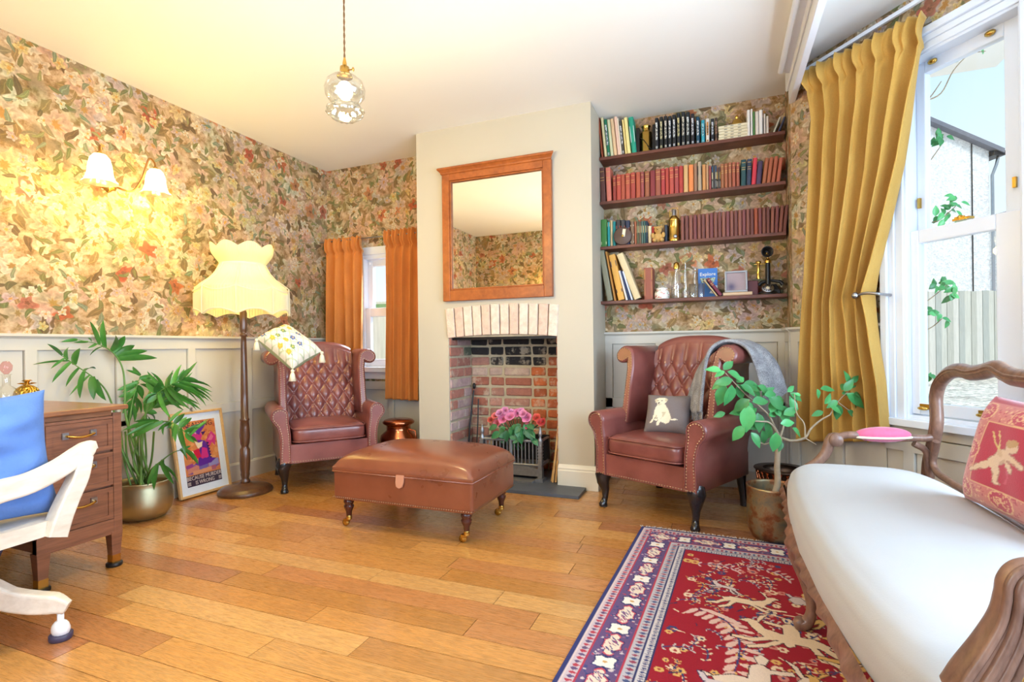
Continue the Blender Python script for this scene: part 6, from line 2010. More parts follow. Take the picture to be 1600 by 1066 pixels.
MB().tube([Vector((BX + .02, ym, .86)) - ST, Vector((BX + .02, ym - .02, .89)) - ST, Vector((BX + .02, ym, .91)) - ST], [.03, .035, .015], 10).build('crest_carving', M_SOFAW, se)
# far arm
FY = 2.70
ar = [onY(1262, 732, FY), onY(1278, 722, FY), onY(1291, 706, FY), onY(1296, 690, FY), onY(1303, 682, FY), onY(1312, 682, FY), onY(1322, 680, FY), onY(1335, 680, FY)]
arm_end = onX(1459, 688, BX)
far = ar + [ar[-1].lerp(arm_end, .35) + Vector((0, 0, -.008)), ar[-1].lerp(arm_end, .7) + Vector((0, .0, .003)), arm_end + Vector((-.01, 0, .012)), arm_end + Vector((0, -.0, .06))]
sf = spline([tuple(p) for p in far], 5)
rr = [.022 if i < 20 else .016 for i in range(len(sf))]
MB().tube([Vector(p) - ST for p in sf], rr, 12).build('arm', M_SOFAW, se)
sc_m = Matrix.Translation(onY(1305, 687, FY) - ST)
MB().lathe([(0, -.03), (.026, -.03), (.029, -.02), (.029, .02), (.026, .03), (0, .03)], 18, M=sc_m @ Matrix.Rotation(PI / 2, 4, 'X')).build('arm_scroll', M_SOFAW, se)
pa, pb = ar[-1], arm_end
pm = pa.lerp(pb, .36) + Vector((0, 0, .010)); dv = (pb - pa); L_ = dv.length
MP = Matrix.Translation(pm - ST) @ Vector((dv.x, dv.y, 0)).to_track_quat('X', 'Z').to_matrix().to_4x4()
MB().ball((0, 0, 0), 1, 24, 14, sc=(L_ * .36, .040, .034), M=MP).build('arm_pad', M_PINK, se)
MB().tube([MP @ Vector((L_ * .36 * math.cos(t), .037 * math.sin(t), -.010)) for t in [2 * PI * k / 40 for k in range(41)]], .0055, 6).build('pad_braid', M_ROPE, se)
# low brace from arm to back post
MB().tube([Vector(p) - ST for p in spline([tuple(pa.lerp(pb, .75) + Vector((0, 0, -.02))), tuple(pa.lerp(pb, .9) + Vector((0, 0, -.05))), tuple(pb + Vector((-.02, 0, -.12))), tuple(pb + Vector((-.01, .0, -.22)))], 5)], .014, 8).build('arm_brace', M_SOFAW, se)
# near arm
NY = .955
na = [onY(1515, 1085, NY), onY(1528, 1058, NY), onY(1553, 1020, NY), onY(1577, 975, NY), onY(1586, 935, NY), onY(1588, 912, NY), onY(1602, 897, NY), onY(1640, 893, NY)]
sn = spline([tuple(p) for p in na], 7)
def rn(i): return interp([(0, .040), (.25, .034), (.5, .027), (.75, .024), (1, .022)], i / (len(sn) - 1))
P = [Vector(p) - ST for p in sn]
nr = MB().tube(P, [rn(i) for i in range(len(P))], 16, flat=.9, up=(0, 1, 0))
nr.build('arm', M_SOFAW, se)
fl2 = MB()
for w_o in (-.62, -.2, .2, .62):
    pts = []
    for i, p in enumerate(P):
        t_ = (P[min(i + 1, len(P) - 1)] - P[max(i - 1, 0)]).normalized()
        side = t_.cross(Vector((0, 1, 0))).normalized()
        r_ = rn(i); pts.append(p + side * r_ * w_o + Vector((0, -1, 0)) * r_ * math.sqrt(max(0, 1 - w_o * w_o)) * .93)
    fl2.tube(pts, .0065, 6)
fl2.build('arm_reeding', M_SOFAW, se)
p_end = Vector(sn[-1])
MB().tube([p_end - ST, Vector((.62, NY + .02, .69)) - ST, Vector((.80, 1.0, .67)) - ST, Vector((BX, 2 * ymid - arm_end.y, arm_end.z)) - ST], [.022, .02, .018, .018], 10).build('arm', M_SOFAW, se)
MB().ball((.60 - ST.x, NY + .02 - ST.y, .715), 1, 20, 12, sc=(.11, .036, .026)).build('arm_pad', M_PINK, se)

# red tapestry cushion
ct_ = Canvas(150, 150, (176, 30, 62))
GLD, PNK = (206, 150, 120), (196, 70, 96)
ct_.rect(8, 8, 142, 142, (202, 116, 112)); ct_.rect(34, 34, 116, 116, (180, 24, 60))
cr2 = random.Random(8)
for k in range(900):
    x, y = cr2.uniform(9, 141), cr2.uniform(9, 141)
    if 32 < x < 118 and 32 < y < 118: continue
    ct_.ell(x, y, cr2.uniform(.7, 1.6), cr2.uniform(.7, 1.6), cr2.choice([(224, 182, 140), (216, 160, 132), (186, 60, 84), (170, 40, 70)]), n=6)
for w_ in (34, 116): ct_.line([(34, w_), (116, w_)], 1.6, (222, 180, 132)); ct_.line([(w_, 34), (w_, 116)], 1.6, (222, 180, 132))
for x, y in ((21, 21), (129, 21), (21, 129), (129, 129), (75, 21), (75, 129), (21, 75), (129, 75)):
    ct_.ell(x, y, 15, 13, (222, 178, 132)); ct_.ell(x, y, 13.2, 11.2, (186, 52, 82))
    for k in range(70):
        a, r_ = cr2.uniform(0, 6.28), cr2.uniform(0, 11); ct_.ell(x + r_ * math.cos(a), y + r_ * .85 * math.sin(a), .9, .9, (222, 178, 136), n=6)
SK, SKD = (218, 190, 162), (176, 126, 108)
for g_, cc in ((1.25, SKD), (1.0, SK)):
    for x, y, rx, ry, an in ((66, 74, 11, 8, -.7), (58, 83, 8, 7, -.6), (49, 90, 8, 4.4, -.65), (40, 96, 6, 3.2, -.7), (33, 101, 4, 2.2, -.3), (63, 92, 7, 4.2, 1.2), (65, 101, 5.5, 3, 1.5), (67, 107, 4, 2, .2), (80, 74, 8, 3.4, .3), (90, 78, 6, 2.6, .5), (76, 60, 7.5, 7, 0), (78, 84, 7, 3, .9)):
        ct_.ell(x, y, rx + (g_ - 1) * 5, ry + (g_ - 1) * 5, cc, an)
ct_.ell(75, 55, 8, 5, (190, 150, 98), -.3); ct_.ell(80, 61, .9, .9, (110, 70, 60)); ct_.ell(75, 62, .9, .9, (110, 70, 60)); ct_.ell(62, 70, 3, 6, (206, 174, 140), -.7); ct_.ell(68, 80, 5, 2, (196, 160, 132), -.7)
ct_.line([(60, 66), (52, 58), (46, 46)], 2, (216, 190, 120)); ct_.line([(60, 66), (58, 54), (54, 44)], 2, (216, 190, 120))
ct_.line([(76, 86), (80, 96), (78, 104)], 2, (196, 70, 96))
c_bl = onZ(1508, 779, .478); c_tl = onX(1556, 619, .83)
uu_ = Vector((.06, -.54, .0)); vv_ = c_tl - c_bl
pillow4('tapestry_cushion', c_bl, c_bl + uu_, c_tl + uu_ * 1.02 + Vector((.0, 0, .0)), c_tl, .15, attrmat('red_tapestry', .8, bump=.2, bs=300, sheen=.4), ct_, 'crimson tapestry cushion with gold paisley border and cherub on the settee', n=110, pinch=.05)

y00, y01 = onZ(1589, 1078, .50), onZ(1592, 1006, .50)
pillow4('mustard_cushion', y00, y00 + Vector((.30, .03, 0)), y01 + Vector((.30, .03, 0)), y01, .07, M_VELV, None, 'mustard velvet cushion at the near end of the settee behind the carved arm')

# ================================================================ rug
RW, RL = 1.45, 2.2
RU, RV = Vector((math.cos(-.045), math.sin(-.045), 0)), Vector((-math.sin(.045) * 1.0, -math.cos(.045), 0))
R0 = Vector((-.408, 2.918, 0))
px_m = 330                                    # canvas pixels per metre
cw, chh = int(RW * px_m), int(RL * px_m)
NAVY, CR_, REDR, BLU, GOLD, TEAL = (38, 44, 96), (226, 210, 190), (156, 14, 40), (96, 110, 168), (206, 160, 96), (70, 96, 120)
rc = Canvas(cw, chh, NAVY)
rr_ = random.Random(21)
bands = [(0, .014, (44, 50, 104)), (.014, .022, (210, 190, 186)), (.022, .055, (196, 178, 184)), (.055, .062, (180, 50, 70)), (.062, .172, (96, 74, 118)), (.172, .180, (180, 50, 70)), (.180, .215, (186, 180, 186)), (.215, .222, NAVY), (.222, .250, (206, 200, 200)), (.250, .256, NAVY)]
for a, b, c in bands: rc.rect(a * px_m, a * px_m, cw - a * px_m, chh - a * px_m, c)
fb_ = .256 * px_m
rc.rect(fb_, fb_, cw - fb_, chh - fb_, REDR)
def side_pts(d, s):
    """s metres along the left edge or the far edge at distance d from it"""
    return (d * px_m, s * px_m), (s * px_m, d * px_m)
def stamp(fn, d, s):
    fn(d * px_m, s * px_m, False); fn(s * px_m, d * px_m, True)
def zig(d0, d1, step, c1, c2):
    s = d1
    k = 0
    while s < RL - d1:
        for sw in (False, True):
            if sw and s > RW - d1: continue
            c = c1 if k % 2 else c2
            q = [(d0, s), ((d0 + d1) / 2, s + step * .5), (d1, s), ((d0 + d1) / 2, s - step * .35)]
            rc.poly([((y if sw else x) * px_m, (x if sw else y) * px_m) for x, y in q], c)
        s += step; k += 1
zig(.024, .053, .020, (92, 70, 110), (176, 54, 70)); zig(.183, .213, .020, (70, 84, 130), (150, 60, 84)); zig(.224, .248, .011, (60, 66, 116), (140, 130, 150))
s = .13; k = 0
while s < RL - .1:
    for sw in (False, True):
        if sw and s > RW - .12: continue
        def T(x, y): return ((y if sw else x) * px_m, (x if sw else y) * px_m)
        # scattered little blossoms along the main border
        for _ in range(26):
            x, y = rr_.uniform(.068, .166), s + rr_.uniform(-.08, .08); q = T(x, y); rc.ell(*q, rr_.uniform(1, 2.4), rr_.uniform(1, 2.4), rr_.choice([(200, 170, 180), (170, 60, 84), (60, 66, 120), (206, 190, 190), (130, 90, 130)]), n=7)
        if k % 2 == 0:
            m_ = [(.117, -.072), (.135, -.058), (.132, -.036), (.150, -.022), (.146, 0), (.150, .022), (.132, .036), (.135, .058), (.117, .072), (.099, .058), (.102, .036), (.084, .022), (.088, 0), (.084, -.022), (.102, -.036), (.099, -.058)]
            for f_, c in ((1.12, NAVY), (1.0, (196, 70, 90)), (.88, CR_)): rc.poly([T(.117 + (x - .117) * f_, s + y * f_) for x, y in m_], c)
            for _ in range(16):
                x, y = .117 + rr_.uniform(-.016, .016), s + rr_.uniform(-.05, .05); rc.line([T(x - .006, y - .006), T(x + .005, y + .007)], 1.3, rr_.choice([(150, 70, 110), (90, 70, 120)]))
        else:
            m_ = [(.083, -.022), (.100, -.030), (.117, -.022), (.134, -.030), (.151, -.022), (.146, 0), (.151, .022), (.134, .030), (.117, .022), (.100, .030), (.083, .022), (.088, 0)]
            for f_, c in ((1.15, NAVY), (1.0, (236, 228, 218))): rc.poly([T(.117 + (x - .117) * f_, s + y * f_) for x, y in m_], c)
            q = T(.117, s); rc.ell(*q, 2.6, 2, (206, 160, 96))
    s += .105; k += 1


def motif(polys, x, y, sc, flip, c, dark=(50, 20, 40), rot=0):
    cr, sr = math.cos(rot), math.sin(rot)
    for P in polys:
        Q = []
        for a, b in P:
            a = a * (-1 if flip else 1)
            Q.append(((x + (a * cr - b * sr) * sc) * px_m, (y + (a * sr + b * cr) * sc) * px_m))
        rc.line(Q + Q[:1], 2.2, dark)
    for P in polys:
        Q = []
        for a, b in P:
            a = a * (-1 if flip else 1)
            Q.append(((x + (a * cr - b * sr) * sc) * px_m, (y + (a * sr + b * cr) * sc) * px_m))
        rc.poly(Q, c)


DEER = [[(-.5, -.05), (-.3, -.16), (.15, -.14), (.35, -.22), (.45, -.42), (.58, -.46), (.70, -.38), (.58, -.34), (.5, -.15), (.36, .03), (.1, .08), (-.3, .07), (-.46, .04)],
        [(-.44, .0), (-.62, .22), (-.84, .30), (-.82, .36), (-.58, .30), (-.34, .06)], [(-.3, .04), (-.40, .28), (-.58, .44), (-.52, .48), (-.32, .32), (-.2, .06)],
        [(.3, .0), (.55, .14), (.80, .12), (.80, .18), (.52, .22), (.2, .06)], [(.16, .05), (.40, .26), (.60, .36), (.56, .42), (.34, .32), (.06, .07)], [(.46, -.42), (.40, -.62), (.28, -.70), (.34, -.60), (.42, -.4)], [(-.5, -.06), (-.62, -.12), (-.58, -.02)]]
RIDER = DEER + [[(-.12, -.14), (-.10, -.42), (.0, -.50), (.10, -.42), (.10, -.14)], [(-.02, -.50), (-.06, -.62), (.02, -.70), (.10, -.62), (.06, -.50)], [(.08, -.40), (.34, -.46), (.36, -.40), (.08, -.32)], [(-.02, -.14), (-.04, .14), (.06, .20), (.10, .14), (.08, -.12)]]
BIRD = [[(-.1, .2), (-.25, -.05), (-.1, -.3), (.1, -.3), (.25, -.05), (.1, .2)], [(.1, -.25), (.2, -.45), (.3, -.46), (.26, -.36), (.18, -.22)], [(-.2, .0), (-.6, .05), (-.7, .3), (-.4, .2), (-.1, .15)], [(-.2, -.1), (-.55, -.2), (-.7, -.05), (-.4, .02)]]
def leafspray(x, y, sc, c, rot=0, n=9, c2=(50, 60, 110)):
    st = []
    for k in range(n):
        f = k / (n - 1); st.append(((x + sc * (math.cos(rot) * (f - .5) + .2 * math.sin(3 * f))) * px_m, (y + sc * (math.sin(rot) * (f - .5) - .15 * math.sin(4 * f))) * px_m))
    rc.line(st, 1.8, c2)
    for i, (a, b) in enumerate(st):
        for sgn in (-1, 1):
            ang_ = rot + sgn * 1.0
            rc.ell(a + sgn * 0 + math.cos(ang_) * sc * 36, b + math.sin(ang_) * sc * 36, sc * 30, sc * 11, c, ang_, n=9)
def rosette(x, y, sc, c, cc):
    for q in range(6): rc.ell(x * px_m + sc * .6 * math.cos(q * 1.047), y * px_m + sc * .6 * math.sin(q * 1.047), sc * .42, sc * .42, c, n=8)
    rc.ell(x * px_m, y * px_m, sc * .35, sc * .35, cc, n=8)


CRE, YEL = (232, 206, 176), (222, 176, 104)
fx0 = .256
for _ in range(520):
    x, y = rr_.uniform(fx0 + .02, RW - fx0 - .02), rr_.uniform(fx0 + .02, RL - .3)
    q = rr_.random()
    if q < .5: rosette(x, y, rr_.uniform(3.5, 7.5), rr_.choice([CRE, YEL, (206, 130, 120), (60, 60, 110)]), rr_.choice([(60, 50, 100), (170, 60, 60)]))
    elif q < .8: leafspray(x, y, rr_.uniform(.06, .11), rr_.choice([CRE, (200, 190, 190), YEL]), rr_.uniform(0, 6.28), 5)
    else: rc.line([(x * px_m, y * px_m), (x * px_m + rr_.uniform(-14, 14), y * px_m + rr_.uniform(-10, 10))], 2, rr_.choice([(40, 40, 80), CRE]))
leafspray(.42, .98, .34, (226, 190, 180), 1.2, 12, (50, 60, 120)); leafspray(.40, .40, .16, (220, 190, 190), 0, 7); leafspray(.60, .38, .16, (210, 180, 180), .3, 7)
motif(BIRD, .86, .43, .15, False, YEL, (24, 20, 30)); motif(BIRD, .70, .62, .12, True, (206, 190, 190), (40, 40, 80)); motif(BIRD, 1.0, .50, .14, True, (60, 50, 40))
motif(DEER, .52, .70, .17, False, CRE); motif(DEER, .44, .60, .09, True, (214, 196, 196), rot=.2)
motif(RIDER, .66, .93, .23, True, CRE); motif(RIDER, .92, .96, .24, True, YEL); motif(DEER, .80, .76, .13, False, (226, 190, 130))
motif(DEER, .96, 1.22, .22, True, YEL); motif(RIDER, .56, 1.24, .26, False, (232, 212, 196)); motif(BIRD, .44, 1.30, .18, True, (216, 200, 206), (40, 40, 90)); motif(DEER, .76, 1.20, .15, True, YEL, rot=.3)
motif(DEER, 1.06, .80, .16, False, YEL, (60, 30, 20)); motif(RIDER, .80, 1.55, .28, False, CRE); motif(BIRD, .5, 1.6, .2, False, CRE)
leafspray(.62, .80, .14, (60, 70, 120), .4, 7, CRE); leafspray(1.08, 1.06, .16, YEL, .9, 8); leafspray(.78, .50, .15, (214, 180, 150), 2.0, 7); leafspray(.95, .66, .16, (200, 160, 100), .2, 8)
rng = np.random.default_rng(3)
rc.a *= (1 + .10 * (rng.random((chh, cw, 1)) - .5))
rg_ = empty('persian_rug', R0, label='crimson hunting pattern wool rug with ivory and navy border under the settee', cat='rug')
nu_, nv_ = int(RW * 300), int(RL * 300)
U, V = np.meshgrid(np.linspace(0, 1, nu_), np.linspace(0, 1, nv_))
co_ = np.empty((nv_ * nu_, 3), np.float32)
for k_ in range(3): co_[:, k_] = (RU[k_] * U * RW + RV[k_] * V * RL).ravel()
co_[:, 2] = (.0075 + .0012 * np.sin(U * 9) * np.sin(V * 7) + .001 * np.sin(U * 31 + V * 17)).ravel()
idx = (np.arange(nv_ - 1)[:, None] * nu_ + np.arange(nu_ - 1)[None, :]).ravel()
quads = np.stack([idx, idx + nu_, idx + nu_ + 1, idx + 1], 1)
me = bpy.data.meshes.new('rug_pile')
me.vertices.add(len(co_)); me.vertices.foreach_set('co', co_.ravel())
me.loops.add(quads.size); me.loops.foreach_set('vertex_index', quads.ravel().astype(np.int32))
me.polygons.add(len(quads)); me.polygons.foreach_set('loop_start', np.arange(0, quads.size, 4, dtype=np.int32)); me.polygons.foreach_set('loop_total', np.full(len(quads), 4, np.int32))
me.update(calc_edges=True)
ca = me.color_attributes.new('Col', 'FLOAT_COLOR', 'POINT')
cc_ = np.ones((nv_ * nu_, 4), np.float32)
cc_[:, :3] = rc.a[np.minimum((V * chh).astype(int), chh - 1), np.minimum((U * cw).astype(int), cw - 1)].reshape(-1, 3)
ca.data.foreach_set('color', cc_.ravel()); me.materials.append(M_RUG)
link('rug_pile', me, rg_)
bs_ = MB()
bs_.add([tuple(RU * a + RV * b + Vector((0, 0, z))) for z in (.0008, .0040) for a, b in ((0, 0), (RW, 0), (RW, RL), (0, RL))], [(0, 1, 2, 3), (4, 5, 6, 7), (0, 1, 5, 4), (1, 2, 6, 5), (2, 3, 7, 6), (3, 0, 4, 7)])
bs_.build('rug_base', M_NAVY, rg_)
fg = MB()
for k in range(170):
    s = (k + rr_.uniform(-.3, .3)) / 170 * RW
    p = RU * s; q = p - RV * rr_.uniform(.018, .040) + RU * rr_.uniform(-.012, .012)
    fg.tube([p + Vector((0, 0, .005)), p.lerp(q, .5) + Vector((0, 0, .007)), q + Vector((0, 0, .002))], [.0034, .003, .002], 4)
fg.build('fringe', M_FRINGE, rg_, kind='stuff')

# ================================================================ framed poster leaning on the left wall
def wpt(px, py, X): return onX(px, py, X)
pbl, pbr = onX(281, 774, -3.335), onX(361, 750, -3.335)
ptr = onX(356, 637, -3.425)
Yl, Yr, Ht = pbl.y, pbr.y, ptr.z / math.cos(.145)
po = empty('framed_poster', (-3.332, (Yl + Yr) / 2, .0015), 0, 'framed purple dragon poster leaning against the panelling beside the lamp', 'poster')
po.rotation_euler = (PI / 2, 0, PI / 2)     # local x along +Y, y up, z into the room
po.matrix_world = Matrix.Translation((-3.332, (Yl + Yr) / 2, .006)) @ Matrix.Rotation(-math.asin(min(.9, .10 / Ht)), 4, 'Y') @ Matrix(((0, 0, 1, 0), (1, 0, 0, 0), (0, 1, 0, 0), (0, 0, 0, 1)))
PW = Yr - Yl; h_ = Ht
f = .016
MB().box(-PW / 2, -PW / 2 + f, 0, h_, -.012, .010).box(PW / 2 - f, PW / 2, 0, h_, -.012, .010).box(-PW / 2 + f, PW / 2 - f, 0, f, -.012, .010).box(-PW / 2 + f, PW / 2 - f, h_ - f, h_, -.012, .010).build('frame', M_PINE, po, bevel=.002)
MB().box(-PW / 2 + f, PW / 2 - f, f, h_ - f, -.010, -.002).build('mount', M_WHITE, po)
mw, mh0, mh1 = PW * .335, h_ * .115, h_ * .885
pc_ = Canvas(150, 210, (214, 128, 70))
rp = random.Random(2)
for _ in range(160): pc_.ell(rp.uniform(0, 150), rp.uniform(0, 150), rp.uniform(3, 12), rp.uniform(3, 10), rp.choice([(222, 140, 76), (206, 112, 60), (228, 156, 96), (196, 96, 60)]), rp.uniform(0, 3), 8)
for _ in range(60): pc_.poly([(rp.uniform(0, 150), rp.uniform(140, 172)) for _ in range(3)], rp.choice([(150, 60, 120), (176, 90, 110), (120, 90, 150), (196, 120, 120)]))
for x, y, w, h2, c in ((10, 150, 46, 16, (206, 130, 110)), (58, 146, 40, 18, (120, 100, 160)), (100, 138, 46, 20, (150, 140, 180)), (30, 162, 80, 12, (220, 150, 110)), (4, 140, 30, 12, (150, 60, 130))): pc_.poly([(x, y), (x + w, y - 4), (x + w, y + h2 - 4), (x, y + h2)], c)
PUR, MAG, DKP = (96, 40, 140), (206, 50, 120), (58, 24, 92)
pc_.poly([(100, 70), (128, 42), (146, 58), (138, 92), (126, 78), (114, 92)], MAG); pc_.poly([(108, 70), (128, 50), (136, 62), (126, 72)], (226, 110, 140))
pc_.poly([(62, 60), (96, 70), (112, 100), (110, 132), (86, 142), (56, 138), (60, 110), (70, 92)], PUR)
pc_.poly([(80, 90), (100, 96), (104, 124), (84, 134), (70, 124)], MAG)
pc_.poly([(22, 38), (46, 26), (76, 34), (88, 52), (76, 66), (54, 62), (34, 54), (24, 50)], MAG); pc_.poly([(40, 26), (60, 22), (84, 36), (76, 48), (52, 38)], PUR)
pc_.poly([(70, 28), (88, 16), (112, 10), (98, 26), (84, 38)], PUR); pc_.poly([(30, 24), (24, 12), (42, 26)], DKP); pc_.poly([(84, 40), (104, 40), (90, 52)], DKP)
for k in range(6): pc_.poly([(100 + k * 2, 74 + k * 10), (114 + k, 78 + k * 10), (104 + k, 86 + k * 10)], DKP)
pc_.ell(60, 40, 3.4, 2.6, (250, 236, 210)); pc_.ell(61, 40, 1.3, 1.6, (30, 20, 30))
pc_.poly([(40, 96), (66, 92), (72, 120), (48, 126)], (206, 30, 60)); pc_.poly([(40, 96), (36, 98), (46, 128), (48, 126)], (240, 226, 200))
pc_.poly([(40, 140), (84, 126), (136, 134), (110, 146), (60, 150)], PUR); pc_.poly([(50, 66), (62, 92), (80, 88), (86, 70), (70, 74)], (236, 206, 170))
pc_.rect(0, 176, 150, 210, (58, 40, 60))
sheet('poster_print', 120, 168, lambda u, v: ((u - .5) * 2 * mw, mh1 - (mh1 - mh0) * v, -.0015), attrmat('poster_ink', .35), lambda u, v: pc_.sample(u, v), po)
M_DK = mat('dark_lettering', lin(92, 40, 48), .6); M_LT = mat('pale_lettering', lin(226, 206, 196), .6)
hh = mh1 - mh0
lettering('lettering', 'READING', hh * .115, M_DK, po, Matrix.Translation((0, mh1 - hh * .065, -.0008)), sx=1.02)
lettering('lettering', 'BECAUSE MURDER', hh * .082, M_LT, po, Matrix.Translation((0, mh0 + hh * .122, -.0008)), sx=.86)
lettering('lettering', 'IS WRONG', hh * .082, M_LT, po, Matrix.Translation((0, mh0 + hh * .045, -.0008)), sx=.80)
ln = MB()
for s in (-1, 1):
    for z in (.028, .048, .066): ln.box(s * mw * .80, s * mw * .97, mh0 + hh * z - .002, mh0 + hh * z + .002, -.001, -.0004)
ln.build('ruled_lines', M_LT, po)
MB().box(-PW / 2 + f, PW / 2 - f, f, h_ - f, .002, .0035).build('glazing', M_GLASS, po)

# ================================================================ palm in a brass pot
PP = Vector((-3.235, 2.10, 0))
pm_ = empty('potted_palm', PP, label='large kentia palm in a round brass pot behind the desk', cat='plant')
MB().lathe([(.09, 0), (.118, .012), (.146, .05), (.156, .095), (.154, .14), (.146, .19), (.143, .215), (.147, .222), (.140, .224), (.136, .20), (.14, .18)], 44).build('brass_pot', M_AGED, pm_)
MB().lathe([(.138, .178), (.1, .19), (.05, .196), (0, .198)], 20).build('soil', M_SOIL, pm_)
tp_ = PP.dot(CF)


def C6(x, y): return (x * 340 / 1066, 480 + y * 340 / 1066)


pal = random.Random(17)


def leaflet(parent, base, tip, width, bend, nrm):
    base, tip = Vector(base), Vector(tip); d = tip - base; L = d.length
    side = d.cross(nrm).normalized(); upv = side.cross(d).normalized()
    if upv.z < 0: upv = -upv
    n = 7; mb = MB(); vs_ = []
    for i in range(n):
        f_ = i / (n - 1)
        c = base + d * f_ + upv * (bend * L * 4 * f_ * (1 - f_) * .35) - Vector((0, 0, bend * L * .35 * f_ * f_ * .3))
        w = width * (math.sin(PI * min(1, f_ * .86 + .14)) ** .7) * (1 - .15 * f_) if i < n - 1 else .0006
        vs_ += [c - side * w + upv * w * .35, c, c + side * w + upv * w * .35]
    fs = []
    for i in range(n - 1):
        for k in (0, 1): a = i * 3 + k; fs.append((a, a + 1, a + 4, a + 3))
    mb.add(vs_, fs, True)
    return mb.build('leaflet', M_PALM, parent)


def frond(path, leaves, dt0=0., dt1=0., w=.012, dense=1):
    """path: crop points from the pot up; leaves: (fraction along the stalk, tip in crop points, depth shift, width)"""
    P = []
    for i, q in enumerate(path):
        f_ = i / (len(path) - 1)
        if i == 0: P.append(tuple(PP + Vector((pal.uniform(-.04, .04), pal.uniform(-.04, .04), .19))))
        else:
            g_ = at(*C6(*q), tp_ + dt0 + (dt1 - dt0) * f_)
            if g_.x < -3.36: g_ = onX(*C6(*q), -3.36)
            P.append(tuple(g_))
    S = spline(P, 6)
    fr = MB().tube([Vector(p) - PP for p in S], [.0075 - .0058 * k / (len(S) - 1) for k in range(len(S))], 6).build('frond', M_STEM, pm_)
    more = [] if dense == 0 else [(min(.99, max(.42, f_ + pal.uniform(-.07, .05))), (tip[0] + pal.uniform(-34, 34), tip[1] + pal.uniform(-26, 34)), dt + pal.uniform(-.05, .08), lw * pal.uniform(.7, .95)) for f_, tip, dt, lw in leaves for _ in range(dense)]
    for f_, tip, dt, lw in list(leaves) + more:
        k = f_ * (len(S) - 1); i = min(int(k), len(S) - 2); b = Vector(S[i]).lerp(Vector(S[i + 1]), k - i)
        dep = (b - Vector((0, 0, CAMH))).dot(CF)
        T = at(*C6(*tip), dep + dt)
        if T.x < -3.41: T = onX(*C6(*tip), -3.41)
        leaflet(fr, b - PP, T - PP, lw * w / .012 * 1.25, pal.uniform(.05, .35), Vector(CF) + Vector((0, 0, .3)) + Vector((pal.uniform(-.5, .5), pal.uniform(-.5, .5), 0)))
    return fr


frond([(650, 880), (622, 560), (612, 400), (600, 300), (560, 230), (490, 185), (372, 158)],
      [(.99, (300, 168), .0, .008), (.90, (430, 150), .02, .008), (.84, (440, 68), .05, .013), (.78, (506, 60), .0, .015), (.72, (566, 134), -.05, .017), (.70, (612, 138), .0, .018), (.66, (660, 184), .03, .018), (.63, (722, 212), .05, .018), (.60, (770, 246), .02, .017), (.92, (360, 172), .0, .006), (.86, (430, 200), -.05, .006), (.80, (440, 235), -.06, .006)], .0, .05, dense=0)
frond([(610, 880), (575, 640), (560, 520), (525, 420), (470, 355), (370, 285), (300, 235)],
      [(.99, (232, 180), 0, .013), (.92, (340, 192), .05, .013), (.84, (392, 198), .05, .016), (.76, (470, 300), .08, .016), (.90, (162, 280), -.05, .006), (.88, (255, 368), -.05, .010), (.80, (322, 390), -.06, .012), (.76, (392, 446), -.05, .015), (.70, (460, 452), -.03, .017), (.66, (520, 455), .0, .018), (.95, (250, 300), -.02, .006), (.72, (340, 432), -.1, .006)], -.03, .0, dense=0)
frond([(690, 870), (700, 620), (720, 500), (765, 430), (830, 385), (900, 350)],
      [(.99, (965, 366), 0, .013), (.95, (945, 290), .0, .012), (.88, (880, 290), .05, .012), (.80, (850, 310), .05, .012), (.72, (740, 318), .05, .012), (.66, (680, 345), .05, .020), (.60, (700, 470), -.05, .020), (.92, (1040, 415), -.05, .009), (.86, (1010, 478), -.06, .010), (.80, (960, 480), -.08, .012), (.74, (900, 500), -.08, .013), (.68, (820, 520), -.08, .014), (.64, (792, 386), .0, .020), (.97, (1000, 430), .02, .007)], .02, .08, dense=2)
frond([(680, 870), (690, 660), (720, 585), (800, 560), (870, 580), (930, 640)],
      [(.99, (965, 660), 0, .012), (.92, (975, 590), .0, .012), (.84, (940, 540), .02, .012), (.75, (905, 520), .02, .012), (.60, (640, 640), -.06, .012), (.66, (800, 625), -.08, .012), (.75, (860, 660), -.08, .012), (.85, (915, 700), -.06, .012), (.52, (600, 600), -.05, .013), (.55, (655, 560), .0, .012), (.68, (845, 600), -.04, .01), (.95, (1015, 560), .05, .009)], -.05, -.12)
frond([(700, 870), (740, 800), (790, 755), (850, 712), (905, 697)],
      [(.99, (972, 770), .0, .013), (.93, (920, 690), .02, .01), (.5, (852, 868), -.03, .013), (.42, (755, 895), -.03, .015), (.55, (800, 790), .0, .01), (.9, (950, 720), .03, .01)], -.04, -.08)
frond([(640, 870), (632, 640), (640, 520), (660, 420), (690, 330)],
      [(.99, (650, 290), .05, .012), (.9, (600, 420), .05, .014), (.85, (700, 440), .05, .016), (.8, (610, 470), .08, .014), (.75, (580, 440), .1, .013), (.7, (690, 520), .03, .016), (.95, (745, 350), .06, .012), (.65, (600, 520), .04, .014), (.6, (660, 560), .0, .014), (.9, (640, 380), .04, .01)], .06, .14)
frond([(665, 875), (660, 640), (700, 540), (770, 480), (860, 420)],
      [(.99, (905, 400), .1, .012), (.9, (930, 340), .1, .012), (.8, (880, 330), .1, .012), (.9, (920, 440), .06, .012), (.8, (880, 450), .05, .014), (.7, (840, 470), .04, .014), (.7, (800, 400), .1, .013), (.6, (760, 420), .1, .013), (.6, (770, 520), .03, .014), (.5, (720, 560), .02, .012), (.95, (985, 500), .04, .009)], .05, .14, dense=2)
